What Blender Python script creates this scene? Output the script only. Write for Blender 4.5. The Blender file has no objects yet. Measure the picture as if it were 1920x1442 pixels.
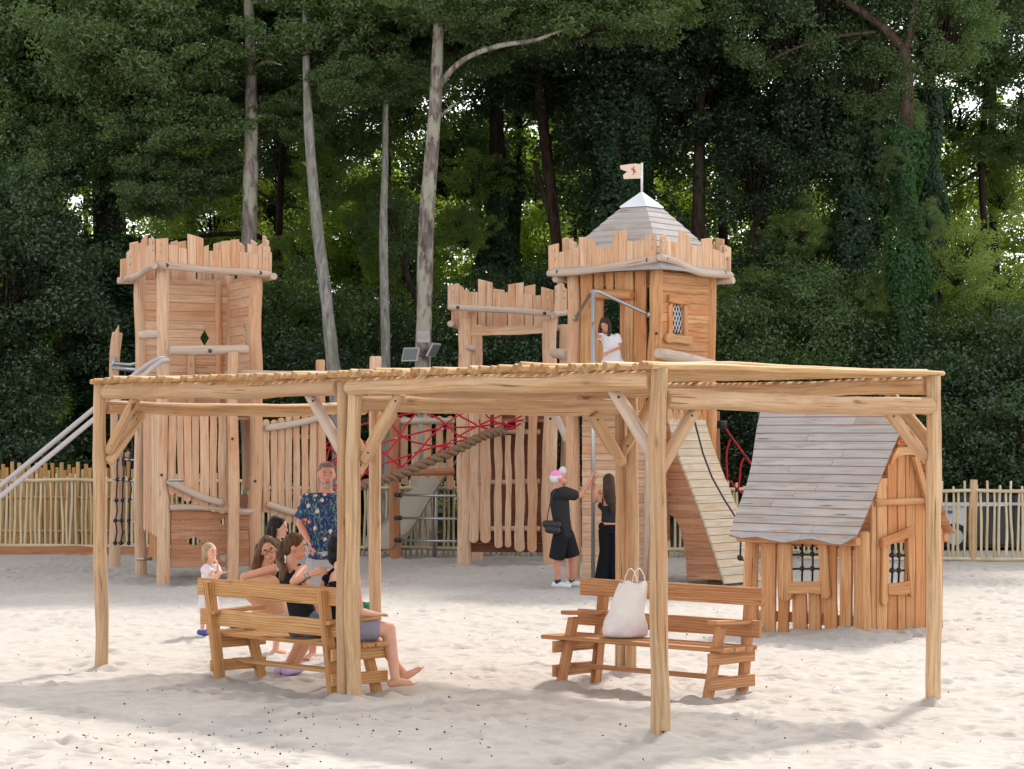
import bpy, math, random
import numpy as np
from mathutils import Vector, Matrix
from math import radians as R, sin, cos, pi

random.seed(11)
RNG = np.random.default_rng(11)
scene = bpy.context.scene
COL = scene.collection

# ------------------------------------------------------------------ camera, sky, sun, exposure
CAMH, F, HX, HY = 2.15, 4538.0, 960.0, 814.0      # eye height; focal length in photo pixels; principal column; horizon row
cam_d = bpy.data.cameras.new('camera')
cam = bpy.data.objects.new('camera', cam_d); COL.objects.link(cam)
cam.location = (0, 0, CAMH); cam.rotation_euler = (R(90), 0, 0)
cam_d.sensor_width = 36.0; cam_d.lens = 36.0 * F / 1920.0
cam_d.shift_y = (HY - 721.0) / 1920.0
cam_d.clip_start = 0.5; cam_d.clip_end = 2000
scene.camera = cam

SUN_AZ, SUN_EL = R(22), R(47)
world = bpy.data.worlds.new('World'); scene.world = world; world.use_nodes = True
wn = world.node_tree.nodes; wl = world.node_tree.links; wn.clear()
sky = wn.new('ShaderNodeTexSky'); sky.sky_type = 'NISHITA'; sky.sun_disc = False
sky.sun_elevation = SUN_EL; sky.sun_rotation = SUN_AZ
sky.air_density = 1.0; sky.dust_density = 1.5; sky.ozone_density = 1.0
hs = wn.new('ShaderNodeHueSaturation'); hs.inputs['Saturation'].default_value = 0.10
bgn = wn.new('ShaderNodeBackground'); bgn.inputs['Strength'].default_value = 0.15
wo = wn.new('ShaderNodeOutputWorld')
wl.new(sky.outputs[0], hs.inputs['Color']); wl.new(hs.outputs[0], bgn.inputs[0]); wl.new(bgn.outputs[0], wo.inputs[0])

sun_d = bpy.data.lights.new('sun', 'SUN'); sun_d.energy = 1.8; sun_d.angle = R(4); sun_d.color = (1.0, 0.93, 0.82)
sun = bpy.data.objects.new('sun', sun_d); COL.objects.link(sun)
sdir = Vector((sin(SUN_AZ) * cos(SUN_EL), cos(SUN_AZ) * cos(SUN_EL), sin(SUN_EL)))
sun.rotation_euler = sdir.to_track_quat('Z', 'Y').to_euler()

scene.view_settings.view_transform = 'Standard'
scene.view_settings.look = 'None'
scene.view_settings.gamma = 1.0
scene.view_settings.exposure = 1.2
scene.render.engine = 'CYCLES'
cy = scene.cycles
cy.max_bounces = 6; cy.diffuse_bounces = 3; cy.glossy_bounces = 2; cy.transmission_bounces = 4; cy.transparent_max_bounces = 8
cy.use_denoising = True

# ------------------------------------------------------------------ measuring helpers
def P(px, py, D):                       # point at distance D seen at photo pixel px, py
    return Vector(((px - HX) * D / F, D, CAMH - (py - HY) * D / F))
def G(px, py):                          # ground point seen at photo pixel
    D = CAMH * F / (py - HY)
    return Vector(((px - HX) * D / F, D, 0.0))
def V(*a): return Vector(a)

# ------------------------------------------------------------------ object helpers
def link(o, parent=None):
    COL.objects.link(o)
    if parent is not None: o.parent = parent
    return o
def thing(name, label, cat, loc=(0, 0, 0), rz=0.0, group=None, kind=None):
    o = bpy.data.objects.new(name, None); link(o)
    o.location = loc; o.rotation_euler = (0, 0, rz); o.empty_display_size = 0.2
    return tag(o, label, cat, group, kind)
def tag(o, label=None, cat=None, group=None, kind=None):
    if label: o['label'] = label
    if cat: o['category'] = cat
    if group: o['group'] = group
    if kind: o['kind'] = kind
    return o

class MB:
    """mesh builder: vertices, faces, per-corner uv, per-vertex tint, per-face material slot"""
    def __init__(s):
        s.v = []; s.f = []; s.uv = []; s.t = []; s.m = []; s.sm = []
    def add(s, verts, faces, uvs, tint=None, mat=0, smooth=False):
        b = len(s.v)
        if tint is None: tint = (random.random(), random.random(), random.random())
        s.v += [tuple(p) for p in verts]; s.t += [tint] * len(verts)
        for f, u in zip(faces, uvs):
            s.f.append([i + b for i in f]); s.uv += u; s.m.append(mat); s.sm.append(smooth)
    # tube swept along a path, optional flattened section
    def tube(s, pts, rad, seg=10, cap=True, tint=None, mat=0, flat=1.0, rough=0.0, smooth=True, up=None):
        pts = [Vector(p) for p in pts]; n = len(pts)
        if not hasattr(rad, '__len__'): rad = [rad] * n
        verts = []; L = [0.0]
        for i in range(1, n): L.append(L[-1] + (pts[i] - pts[i - 1]).length)
        u0 = random.random() * 20; v0 = random.random() * 20
        t0 = (pts[1] - pts[0]).normalized()
        a = Vector(up) if up is not None else (Vector((0, 0, 1)) if abs(t0.z) < 0.8 else Vector((1, 0, 0)))
        a = (a - t0 * a.dot(t0)).normalized()
        ph = [random.random() * 6.28 for _ in range(4)]
        for i in range(n):
            t = (pts[min(i + 1, n - 1)] - pts[max(i - 1, 0)]).normalized()
            a = (a - t * a.dot(t)).normalized(); b = t.cross(a)
            for k in range(seg):
                th = 2 * pi * k / seg
                rr = rad[i]
                if rough: rr *= 1 + rough * (0.6 * sin(2 * th + ph[0] + L[i] * 1.3) + 0.4 * sin(3 * th + ph[1] - L[i] * 2.1))
                verts.append(pts[i] + a * (cos(th) * rr * flat) + b * (sin(th) * rr))
        faces = []; uvs = []
        for i in range(n - 1):
            for k in range(seg):
                k2 = (k + 1) % seg
                faces.append([i * seg + k, i * seg + k2, (i + 1) * seg + k2, (i + 1) * seg + k])
                c = 2 * pi * max(rad) / seg
                uvs.append([(u0 + L[i], v0 + k * c), (u0 + L[i], v0 + (k + 1) * c), (u0 + L[i + 1], v0 + (k + 1) * c), (u0 + L[i + 1], v0 + k * c)])
        s.add(verts, faces, uvs, tint, mat, smooth)
        if cap:
            bb = len(s.v) - len(verts); tt = s.t[-1]
            for (i, sg) in ((0, 1), (n - 1, -1)):
                ring = [bb + i * seg + k for k in range(seg)]
                if sg > 0: ring = ring[::-1]
                s.f.append(ring); s.m.append(mat); s.sm.append(False)
                s.uv += [(u0 + 7 + 0.1 * cos(6.28 * k / seg), v0 + 0.1 * sin(6.28 * k / seg)) for k in range(seg)]
    def log(s, p0, p1, r0, r1=None, wob=0.007, rough=0.05, n=None, seg=12, tint=None, mat=0, round_end=True):
        p0 = Vector(p0); p1 = Vector(p1); r1 = r0 if r1 is None else r1
        L = (p1 - p0).length; d = (p1 - p0).normalized()
        n = n or max(5, int(L / 0.22))
        a = d.orthogonal().normalized(); b = d.cross(a)
        ph = [random.random() * 6.28 for _ in range(6)]
        pts = []; rad = []
        us = [i / (n - 1) for i in range(n)]
        e = min(0.16, 0.25 * r0 / L)
        if round_end: us = [0.0, e] + us[1:-1] + [1 - e, 1.0]
        for u in us:
            x = u * L
            o = a * (wob * (sin(x * 1.9 + ph[0]) + .6 * sin(x * 4.3 + ph[1]))) + b * (wob * (sin(x * 2.2 + ph[2]) + .6 * sin(x * 5.1 + ph[3])))
            pts.append(p0 + d * x + o)
            rr = r0 + (r1 - r0) * u
            rr *= 1 + rough * (sin(x * 6 + ph[4]) * .6 + sin(x * 13 + ph[5]) * .4)
            if round_end and u in (0.0, 1.0): rr *= 0.86
            rad.append(rr)
        s.tube(pts, rad, seg, True, tint, mat, 1.0, rough)
    # polygon outline in (U,V) coordinates extruded along N by t, edges chamfered
    def extrude(s, outline, O, U, Vv, N, t, ch=0.004, tint=None, mat=0, smooth=False, grain='u'):
        O = Vector(O); U = Vector(U); Vv = Vector(Vv); N = Vector(N)
        n = len(outline); cx = sum(p[0] for p in outline) / n; cy_ = sum(p[1] for p in outline) / n
        area = sum(outline[i][0] * outline[(i + 1) % n][1] - outline[(i + 1) % n][0] * outline[i][1] for i in range(n))
        if area < 0: outline = outline[::-1]
        if U.cross(Vv).dot(N) < 0: outline = outline[::-1]
        u0 = random.random() * 30; v0 = random.random() * 30
        rings = []
        ins = []
        for i in range(n):
            p = Vector(outline[i]); q = Vector(outline[i - 1]); r = Vector(outline[(i + 1) % n])
            e1 = (p - q); e2 = (r - p)
            if e1.length < 1e-9 or e2.length < 1e-9: ins.append(p); continue
            e1.normalize(); e2.normalize(); sgn = 1 if U.cross(Vv).dot(N) > 0 else -1
            n1 = Vector((-e1.y, e1.x)) * sgn; n2 = Vector((-e2.y, e2.x)) * sgn
            m = n1 + n2
            if m.length < 1e-6: m = n1
            m.normalize(); k = min(1.6, 1 / max(0.3, m.dot(n1)))
            ins.append(p + m * ch * k)
        def w(p, h): return O + U * p[0] + Vv * p[1] + N * h
        if ch > 0:
            levels = [(ins, 0), (outline, ch), (outline, t - ch), (ins, t)]
        else: levels = [(outline, 0), (outline, t)]
        verts = [w(p, h) for ring, h in levels for p in ring]
        faces = []; uvs = []
        def uvp(p, dv=0): return (u0 + p[0], v0 + p[1] + dv) if grain == 'u' else (u0 + p[1], v0 + p[0] + dv)
        for l in range(len(levels) - 1):
            for i in range(n):
                j = (i + 1) % n
                faces.append([l * n + i, l * n + j, (l + 1) * n + j, (l + 1) * n + i])
                a, b = uvp(outline[i], levels[l][1]), uvp(outline[j], levels[l][1])
                c, d = uvp(outline[j], levels[l + 1][1] + 1e-3), uvp(outline[i], levels[l + 1][1] + 1e-3)
                uvs.append([a, b, c, d])
        faces.append(list(range(n))[::-1]); uvs.append([uvp(outline[i], .3) for i in range(n)][::-1])
        k = (len(levels) - 1) * n
        faces.append([k + i for i in range(n)]); uvs.append([uvp(outline[i]) for i in range(n)])
        s.add(verts, faces, uvs, tint, mat, smooth)
    # plank from p0 to p1 (centre line of its back face), width along W, thickness along N
    def plank(s, p0, p1, W, N, w, t, end0='flat', end1='flat', wav=0.004, w1=None, tint=None, mat=0, ch=0.005, slant=0.0):
        p0 = Vector(p0); p1 = Vector(p1); d = p1 - p0; L = d.length; U = d / L
        W = Vector(W).normalized(); N = Vector(N).normalized(); w1 = w1 or w
        m = max(2, int(L / 0.18)); ph = [random.random() * 6.28 for _ in range(4)]
        def side(sg):
            o = []
            for i in range(m + 1):
                x = L * i / m; hw = (w + (w1 - w) * i / m) / 2
                q = wav * (sin(x * 5 + ph[0] + (1 if sg > 0 else 0)) + .6 * sin(x * 9 + ph[1] + sg))
                o.append((x, sg * hw + q))
            return o
        lo = side(-1); hi = side(1)
        def endcap(x, hw, sg, style):
            if style == 'round':
                return [(x + sg * hw * 0.9 * sin(a), -sg * -hw * -cos(a)) for a in (R(35), R(65), R(90), R(115), R(145))]
            if style == 'point':
                return [(x + sg * hw * 1.1, 0)]
            return []
        out = lo[:]
        if end1 == 'round':
            h = w1 / 2; out += [(L + h * .9 * sin(a), lo[-1][1] * cos(a) if cos(a) > 0 else -hi[-1][1] * cos(a)) for a in (R(30), R(60), R(90), R(120), R(150))]
        elif end1 == 'point': out += [(L + w1 * .45, 0)]
        elif end1 == 'slant':
            out[-1] = (L - slant / 2, out[-1][1]); hi[-1] = (L + slant / 2, hi[-1][1])
        out += hi[::-1]
        if end0 == 'round':
            h = w / 2; out += [(-h * .9 * sin(a), hi[0][1] * cos(a) if cos(a) > 0 else -lo[0][1] * cos(a)) for a in (R(30), R(60), R(90), R(120), R(150))]
        s.extrude(out, p0, U, W, N, t, ch, tint, mat)
    def box(s, c, U, Vv, N, lu, lv, ln, ch=0.004, tint=None, mat=0):
        o = [(-lu / 2, -lv / 2), (lu / 2, -lv / 2), (lu / 2, lv / 2), (-lu / 2, lv / 2)]
        s.extrude(o, Vector(c) - Vector(N) * ln / 2, U, Vv, N, ln, ch, tint, mat)
    def ball(s, c, r, seg=10, rings=7, scale=(1, 1, 1), M=None, tint=None, mat=0):
        verts = []; c = Vector(c)
        for i in range(rings + 1):
            ph = pi * i / rings
            for k in range(seg):
                th = 2 * pi * k / seg
                q = Vector((sin(ph) * cos(th) * scale[0] * r, sin(ph) * sin(th) * scale[1] * r, cos(ph) * scale[2] * r))
                if M is not None: q = M @ q
                verts.append(c + q)
        faces = []; uvs = []
        for i in range(rings):
            for k in range(seg):
                k2 = (k + 1) % seg
                faces.append([i * seg + k, (i + 1) * seg + k, (i + 1) * seg + k2, i * seg + k2])
                uvs.append([(k / seg, i / rings), (k / seg, (i + 1) / rings), ((k + 1) / seg, (i + 1) / rings), ((k + 1) / seg, i / rings)])
        s.add(verts, faces, uvs, tint, mat, True)
    def build(s, name, mats, parent=None, label=None):
        me = bpy.data.meshes.new(name)
        # parent sits at its own place: store vertices relative to it
        if parent is not None:
            top = parent; Mi = Matrix.Identity(4)
            chain = []
            while top is not None: chain.append(top); top = top.parent
            Mw = Matrix.Identity(4)
            for q in chain[::-1]:
                Mw = Mw @ Matrix.LocRotScale(q.location, q.rotation_euler, q.scale)
            Mi = Mw.inverted()
            vv = [tuple(Mi @ Vector(p)) for p in s.v]
        else: vv = s.v
        me.from_pydata(vv, [], s.f)
        if not isinstance(mats, (list, tuple)): mats = [mats]
        for m in mats: me.materials.append(m)
        me.polygons.foreach_set('material_index', s.m)
        me.polygons.foreach_set('use_smooth', s.sm)
        uvl = me.uv_layers.new(name='UVMap')
        uvl.data.foreach_set('uv', [c for p in s.uv for c in p])
        ca = me.color_attributes.new('tint', 'FLOAT_COLOR', 'POINT')
        ca.data.foreach_set('color', [c for p in s.t for c in (p[0], p[1], p[2], 1.0)])
        me.update()
        o = bpy.data.objects.new(name, me); link(o, parent)
        if label: o['label'] = label
        return o

# ------------------------------------------------------------------ material helpers
class NT:
    def __init__(s, name):
        s.mat = bpy.data.materials.new(name); s.mat.use_nodes = True
        s.n = s.mat.node_tree.nodes; s.l = s.mat.node_tree.links; s.n.clear()
        s.out = s.n.new('ShaderNodeOutputMaterial')
    def node(s, typ, **kw):
        n = s.n.new(typ)
        for k, v in kw.items():
            if k in n.inputs: n.inputs[k].default_value = v
            else: setattr(n, k, v)
        return n
    def link(s, a, b): s.l.new(a, b)
    def math(s, op, a, b=None, clamp=False):
        n = s.n.new('ShaderNodeMath'); n.operation = op; n.use_clamp = clamp
        for i, x in enumerate((a, b)):
            if x is None: continue
            if isinstance(x, (int, float)): n.inputs[i].default_value = x
            else: s.link(x, n.inputs[i])
        return n.outputs[0]
    def mix(s, fac, a, b, blend='MIX'):
        n = s.n.new('ShaderNodeMix'); n.data_type = 'RGBA'; n.blend_type = blend
        for sock, x in ((n.inputs[0], fac), (n.inputs[6], a), (n.inputs[7], b)):
            if isinstance(x, (int, float)): sock.default_value = x
            elif isinstance(x, (tuple, list)): sock.default_value = (*x[:3], 1)
            else: s.link(x, sock)
        return n.outputs[2]
    def ramp(s, fac, stops):
        n = s.n.new('ShaderNodeValToRGB'); s.link(fac, n.inputs[0])
        e = n.color_ramp.elements
        while len(e) < len(stops): e.new(0.5)
        for i, (p, c) in enumerate(stops):
            e[i].position = p; e[i].color = (*c, 1) if hasattr(c, '__len__') else (c, c, c, 1)
        return n.outputs[0]
    def noise(s, vec, scale, detail=3, rough=.55, dist=0):
        n = s.node('ShaderNodeTexNoise'); s.link(vec, n.inputs['Vector'])
        n.inputs['Scale'].default_value = scale; n.inputs['Detail'].default_value = detail
        n.inputs['Roughness'].default_value = rough; n.inputs['Distortion'].default_value = dist
        return n.outputs[0]
    def map(s, vec, sc=(1, 1, 1), loc=(0, 0, 0)):
        n = s.node('ShaderNodeMapping'); s.link(vec, n.inputs[0])
        n.inputs['Scale'].default_value = sc; n.inputs['Location'].default_value = loc
        return n.outputs[0]
    def principled(s, col, rough=.7, bump=None, bstr=.3, bdist=.01, spec=.3, metal=0.0):
        p = s.node('ShaderNodeBsdfPrincipled')
        if isinstance(col, (tuple, list)): p.inputs['Base Color'].default_value = (*col[:3], 1)
        else: s.link(col, p.inputs['Base Color'])
        if isinstance(rough, (int, float)): p.inputs['Roughness'].default_value = rough
        else: s.link(rough, p.inputs['Roughness'])
        p.inputs['Specular IOR Level'].default_value = spec; p.inputs['Metallic'].default_value = metal
        if bump is not None:
            b = s.node('ShaderNodeBump'); b.inputs['Strength'].default_value = bstr; b.inputs['Distance'].default_value = bdist
            s.link(bump, b.inputs['Height']); s.link(b.outputs[0], p.inputs['Normal'])
        s.link(p.outputs[0], s.out.inputs[0]); return p

def srgb(r, g, b):
    return tuple(((c / 255) / 12.92 if c / 255 <= 0.04045 else ((c / 255 + .055) / 1.055) ** 2.4) for c in (r, g, b))

def wood(name, ca, cb, dark, stain=None, stain_amt=0.0, knots=0.5, grain=0.5, var=0.25, grey=None, grey_amt=0.0, rough=.72, fig=0.0, blotch=.28):
    """sawn or peeled wood: grain runs along uv.x; tint attribute shifts each board"""
    m = NT(name)
    uv = m.node('ShaderNodeUVMap'); uv.uv_map = 'UVMap'; u = uv.outputs[0]
    at = m.node('ShaderNodeAttribute'); at.attribute_name = 'tint'
    sp = m.node('ShaderNodeSeparateColor'); m.link(at.outputs['Color'], sp.inputs[0])
    g1 = m.noise(m.map(u, (1.6, 38, 1)), 1.0, 4, .6, .6)
    g2 = m.noise(m.map(u, (.5, 9, 1), (3, 4, 0)), 1.0, 3, .5, 1.2)
    base = m.mix(m.ramp(g2, [(.3, 0.0), (.7, 1.0)]), ca, cb)
    base = m.mix(sp.outputs[0], m.mix(var, base, (.55, .5, .47), 'MULTIPLY'), m.mix(var * .5, base, (1.0, .97, .9), 'SCREEN') if False else base)
    base = m.mix(m.math('MULTIPLY', m.math('POWER', sp.outputs[2], 2.0), var * 1.1, True), base, stain or cb)
    bl = m.noise(m.map(u, (1.7, 4.5, 1), (6, 6, 0)), 1.0, 4, .65, .8)
    base = m.mix(m.math('MULTIPLY', m.ramp(bl, [(.52, 0.0), (.72, 1.0)]), blotch), base, dark)
    gl = m.ramp(g1, [(.36, 1.0), (.56, 0.0)])
    base = m.mix(m.math('MULTIPLY', gl, grain), base, dark)
    if fig > 0:
        w = m.node('ShaderNodeTexWave'); w.wave_type = 'BANDS'; w.bands_direction = 'Y'
        m.link(m.map(u, (.8, 6, 1)), w.inputs[0]); w.inputs['Scale'].default_value = 2.0; w.inputs['Distortion'].default_value = 7; w.inputs['Detail'].default_value = 2; w.inputs['Detail Scale'].default_value = .7
        base = m.mix(m.math('MULTIPLY', m.ramp(w.outputs[1], [(.55, 0.0), (.95, 1.0)]), fig), base, dark)
    if stain is not None:
        s1 = m.noise(m.map(u, (1.1, 5, 1), (9, 1, 0)), 1.0, 3, .6, .5)
        sf = m.math('MULTIPLY', m.ramp(s1, [(.5, 0.0), (.68, 1.0)]), m.math('MULTIPLY', m.math('ADD', sp.outputs[1], .2), stain_amt), True)
        base = m.mix(sf, base, stain)
    if grey is not None:
        s2 = m.noise(m.map(u, (.9, 3, 1), (2, 8, 0)), 1.0, 3, .6, .2)
        base = m.mix(m.math('MULTIPLY', m.math('ADD', m.ramp(s2, [(.35, 0.0), (.65, 1.0)]), sp.outputs[2]), grey_amt, True), base, grey)
    if knots > 0:
        vo = m.node('ShaderNodeTexVoronoi'); m.link(m.map(u, (2.6, 7.5, 1)), vo.inputs['Vector']); vo.inputs['Scale'].default_value = 1.0
        vs_ = m.node('ShaderNodeSeparateColor'); m.link(vo.outputs['Color'], vs_.inputs[0]); gate = m.ramp(vs_.outputs[0], [(.35, 0.0), (.9, 1.0)])
        kf = m.math('MULTIPLY', m.ramp(vo.outputs['Distance'], [(.08, 1.0), (.16, 0.0)]), gate)
        base = m.mix(m.math('MULTIPLY', kf, knots), base, tuple(c * .35 for c in dark))
        hal = m.math('MULTIPLY', m.ramp(vo.outputs['Distance'], [(.12, 1.0), (.3, 0.0)]), gate)
        base = m.mix(m.math('MULTIPLY', hal, knots * .3), base, dark)
    # drying cracks
    cr = m.noise(m.map(u, (1.2, 60, 1), (5, 2, 0)), 1.0, 2, .5, .3)
    cf = m.ramp(cr, [(.30, 1.0), (.33, 0.0)])
    base = m.mix(m.math('MULTIPLY', cf, .8), base, tuple(c * .4 for c in dark))
    h = m.math('SUBTRACT', g1, m.math('MULTIPLY', cf, .6))
    m.principled(base, rough, h, .5, .008, .2)
    return m.mat

def plain(name, col, rough=.6, metal=0.0, spec=.4, nscale=0, namt=.2, bump=0.0):
    m = NT(name)
    tc = m.node('ShaderNodeTexCoord')
    if nscale:
        nz = m.noise(tc.outputs['Object'], nscale, 4, .6)
        c = m.mix(m.math('MULTIPLY', m.ramp(nz, [(.35, 0.0), (.65, 1.0)]), namt), col, tuple(x * .5 for x in col))
        m.principled(c, rough, nz, bump, .01, spec, metal)
    else: m.principled(col, rough, spec=spec, metal=metal)
    return m.mat

# pergola: pale peeled chestnut; towers: pinkish robinia; warm robinia; bench: treated pine
W_PERG = wood('peeled_chestnut', srgb(228, 196, 156), srgb(210, 170, 122), srgb(146, 102, 62), srgb(184, 126, 72), .5, 1.0, .6, .5, srgb(196, 184, 168), .16, blotch=.42)
W_POLE = wood('peeled_pole', srgb(228, 200, 158), srgb(206, 170, 122), srgb(140, 98, 58), srgb(190, 126, 66), .4, .5, .4, .35)
W_TOW = wood('pale_robinia', srgb(236, 206, 176), srgb(224, 188, 156), srgb(170, 124, 94), srgb(208, 140, 92), .6, .4, .45, .4)
W_WARM = wood('warm_robinia', srgb(226, 182, 136), srgb(210, 158, 110), srgb(150, 94, 54), srgb(192, 112, 54), .7, .4, .5, .45)
W_GREYLOG = wood('weathered_log', srgb(218, 194, 174), srgb(202, 176, 156), srgb(150, 120, 98), None, 0, .4, .4, .3, srgb(192, 182, 174), .3)
W_SHING = wood('weathered_shingle', srgb(196, 188, 180), srgb(174, 166, 158), srgb(118, 104, 94), None, 0, .12, .55, .45, srgb(186, 184, 188), .35)
W_BROWN = wood('brown_board', srgb(206, 160, 130), srgb(184, 136, 104), srgb(118, 76, 52), srgb(180, 112, 66), .5, .3, .4, .5)
W_BENCH = wood('treated_pine_pale', srgb(224, 182, 130), srgb(208, 158, 104), srgb(140, 90, 44), srgb(180, 112, 52), .3, .45, .3, .3, fig=.45)
W_BENCH2 = wood('treated_pine_red', srgb(214, 166, 122), srgb(198, 144, 100), srgb(124, 72, 38), srgb(160, 90, 44), .3, .45, .3, .3, fig=.4)
W_FPALE = wood('pale_stick', srgb(236, 226, 198), srgb(220, 206, 172), srgb(160, 136, 98), srgb(190, 150, 90), .4, .4, .4, .4)
W_FYEL = wood('yellow_stave', srgb(220, 186, 132), srgb(196, 160, 104), srgb(100, 74, 38), srgb(200, 130, 60), .4, .4, .5, .5)
W_EDGE = wood('dark_shingle_edge', srgb(176, 140, 120), srgb(156, 120, 102), srgb(80, 56, 44), None, 0, .1, .4, .3)  # brown, less weathered edges; their dark tone also paints the rows' shadow lines
W_DARKB = wood('shaded_red_board', srgb(140, 92, 70), srgb(120, 74, 54), srgb(74, 44, 32), None, 0, .3, .4, .4)  # red-brown boards, colour darkened to paint the shade inside the gate tower
W_RAMP = wood('pale_ramp_board', srgb(216, 204, 186), srgb(204, 186, 162), srgb(150, 118, 84), srgb(196, 158, 108), .5, .15, .35, .2)
M_GALV = plain('galvanised_steel', srgb(176, 180, 184), .35, .9, .5, 30, .25)
M_PALEPIPE = plain('pale_grey_pipe', srgb(182, 174, 172), .45, .1, .5)
M_BLACK = plain('black_plastic', (.02, .02, .022), .45)
M_BOLT = plain('bolt_cap', (.035, .035, .04), .4)
M_RED = plain('red_rope', srgb(190, 24, 44), .7, 0, .3, 60, .3, .3)
def rope_mat():
    m = NT('brown_hemp_rope'); uv = m.node('ShaderNodeUVMap'); uv.uv_map = 'UVMap'; w = m.node('ShaderNodeTexWave'); w.wave_type = 'BANDS'; w.bands_direction = 'X'
    mp = m.node('ShaderNodeMapping'); m.link(uv.outputs[0], mp.inputs[0]); mp.inputs['Rotation'].default_value = (0, 0, R(38)); m.link(mp.outputs[0], w.inputs[0]); w.inputs['Scale'].default_value = 14; w.inputs['Distortion'].default_value = 1.0
    c = m.mix(w.outputs[1], srgb(112, 84, 64), srgb(190, 158, 130)); m.principled(c, .9, w.outputs[1], .9, .02, .1); return m.mat
M_ROPE = rope_mat()
M_WHITEMETAL = plain('white_metal', srgb(225, 228, 235), .35, .3, .5)
# ------------------------------------------------------------------ sand, forest floor
def vnoise(x, y, scale, seed):
    g = np.random.default_rng(seed); T = 256; tab = g.random((T, T))
    X = x / scale; Y = y / scale; xi = np.floor(X).astype(int); yi = np.floor(Y).astype(int)
    fx = X - xi; fy = Y - yi; fx = fx * fx * (3 - 2 * fx); fy = fy * fy * (3 - 2 * fy)
    a = tab[xi % T, yi % T]; b = tab[(xi + 1) % T, yi % T]; c = tab[xi % T, (yi + 1) % T]; d = tab[(xi + 1) % T, (yi + 1) % T]
    return (a * (1 - fx) + b * fx) * (1 - fy) + (c * (1 - fx) + d * fx) * fy - .5

def make_sand():
    xs = np.concatenate([[-160, -80, -40, -20, -12], np.linspace(-8, 8, 640), [12, 20, 40, 80, 160]])
    ys = [13.0]
    while ys[-1] < 46: ys.append(ys[-1] + 0.030 * max(1.0, (ys[-1] / 17.0)) ** 1.35)
    ys = np.concatenate([[-40, 0, 9, 12], np.array(ys), [50, 60, 80, 150, 300]])
    X, Y = np.meshgrid(xs, ys)
    Z = 0.04 * vnoise(X, Y, 1.7, 1) + 0.022 * vnoise(X + .3 * Y, Y, .55, 2) + 0.026 * vnoise(X, Y, .22, 3) + .020 * vnoise(X, Y, .10, 9)
    g = np.random.default_rng(5)
    # footprints: small dents with a rim
    n = 5200
    fx = g.uniform(-8, 8, n); fy = g.uniform(13, 44, n); fa = g.uniform(0, pi, n); fd = g.uniform(.010, .034, n)
    for i in range(n):
        r = .35; ix = np.searchsorted(xs, [fx[i] - r, fx[i] + r]); iy = np.searchsorted(ys, [fy[i] - r, fy[i] + r])
        sx = X[iy[0]:iy[1], ix[0]:ix[1]] - fx[i]; sy = Y[iy[0]:iy[1], ix[0]:ix[1]] - fy[i]
        u = sx * cos(fa[i]) + sy * sin(fa[i]); v = -sx * sin(fa[i]) + sy * cos(fa[i])
        q = (u / .10) ** 2 + (v / .055) ** 2
        Z[iy[0]:iy[1], ix[0]:ix[1]] += fd[i] * (-np.exp(-q) + .55 * np.exp(-((np.sqrt(q) - 1.6) / .5) ** 2))
    # hollows worn under the benches and in front of the towers
    for (hx, hy, hr, hd) in ((1.1, 20.1, .55, .06), (-4.7, 35.3, .9, .08), (2.4, 33.9, .8, .05), (3.2, 34.6, .6, .06), (-1.9, 20.6, .5, .03)):
        Z -= hd * np.exp(-(((X - hx) / hr) ** 2 + ((Y - hy) / (hr * .8)) ** 2))
    for (hx, hy) in ((1.045, 17.24), (3.39, 19.47), (-3.789, 22.28), (-1.30, 19.73), (-1.385, 19.81), (.99, 22.0), (1.08, 21.93), (-1.38, 24.5), (-2.609, 21.26), (-1.492, 20.03), (-2.30, 21.63), (-1.135, 20.2), (.39, 20.8), (1.569, 19.67), (.71, 21.3), (1.874, 19.9),
                     (-5.14, 35.6), (-5.67, 36.9), (-4.0, 36.1), (-4.05, 35.6), (.92, 35.8), (.6, 39.4), (-.79, 39.6), (-2.9, 36.7), (-1.95, 34.4), (-2.0, 41.5), (-6.43, 39.2)):
        ii = (np.abs(xs - hx) < .6).nonzero()[0]; jj = (np.abs(ys - hy) < .6).nonzero()[0]; sl = (slice(jj[0], jj[-1] + 1), slice(ii[0], ii[-1] + 1))
        d2 = np.sqrt((X[sl] - hx) ** 2 + (Y[sl] - hy) ** 2); an = np.arctan2(Y[sl] - hy, X[sl] - hx)
        Z[sl] += .022 * np.exp(-((d2 - .10) / .07) ** 2) * (1 + .5 * np.sin(an * 2 + hx * 9)) - .030 * np.exp(-((d2 - .32) / .10) ** 2) * (1 + .6 * np.sin(an + hy * 5))
    for (hx, hy, hr, hd) in ((3.7, 25.6, .35, .09), (3.3, 25.9, .4, .05), (4.3, 26.1, .3, .05)):
        Z += hd * np.exp(-(((X - hx) / hr) ** 2 + ((Y - hy) / hr) ** 2))
    far = (np.abs(X) > 8.5) | (Y > 48) | (Y < 12.5); Z[far] = -.02
    nx, ny = len(xs), len(ys)
    verts = np.stack([X.ravel(), Y.ravel(), Z.ravel()], 1)
    idx = np.arange(nx * ny).reshape(ny, nx)
    quads = np.stack([idx[:-1, :-1].ravel(), idx[:-1, 1:].ravel(), idx[1:, 1:].ravel(), idx[1:, :-1].ravel()], 1)
    return raw_mesh('sand_ground', verts, quads), (xs, ys, Z)

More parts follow.
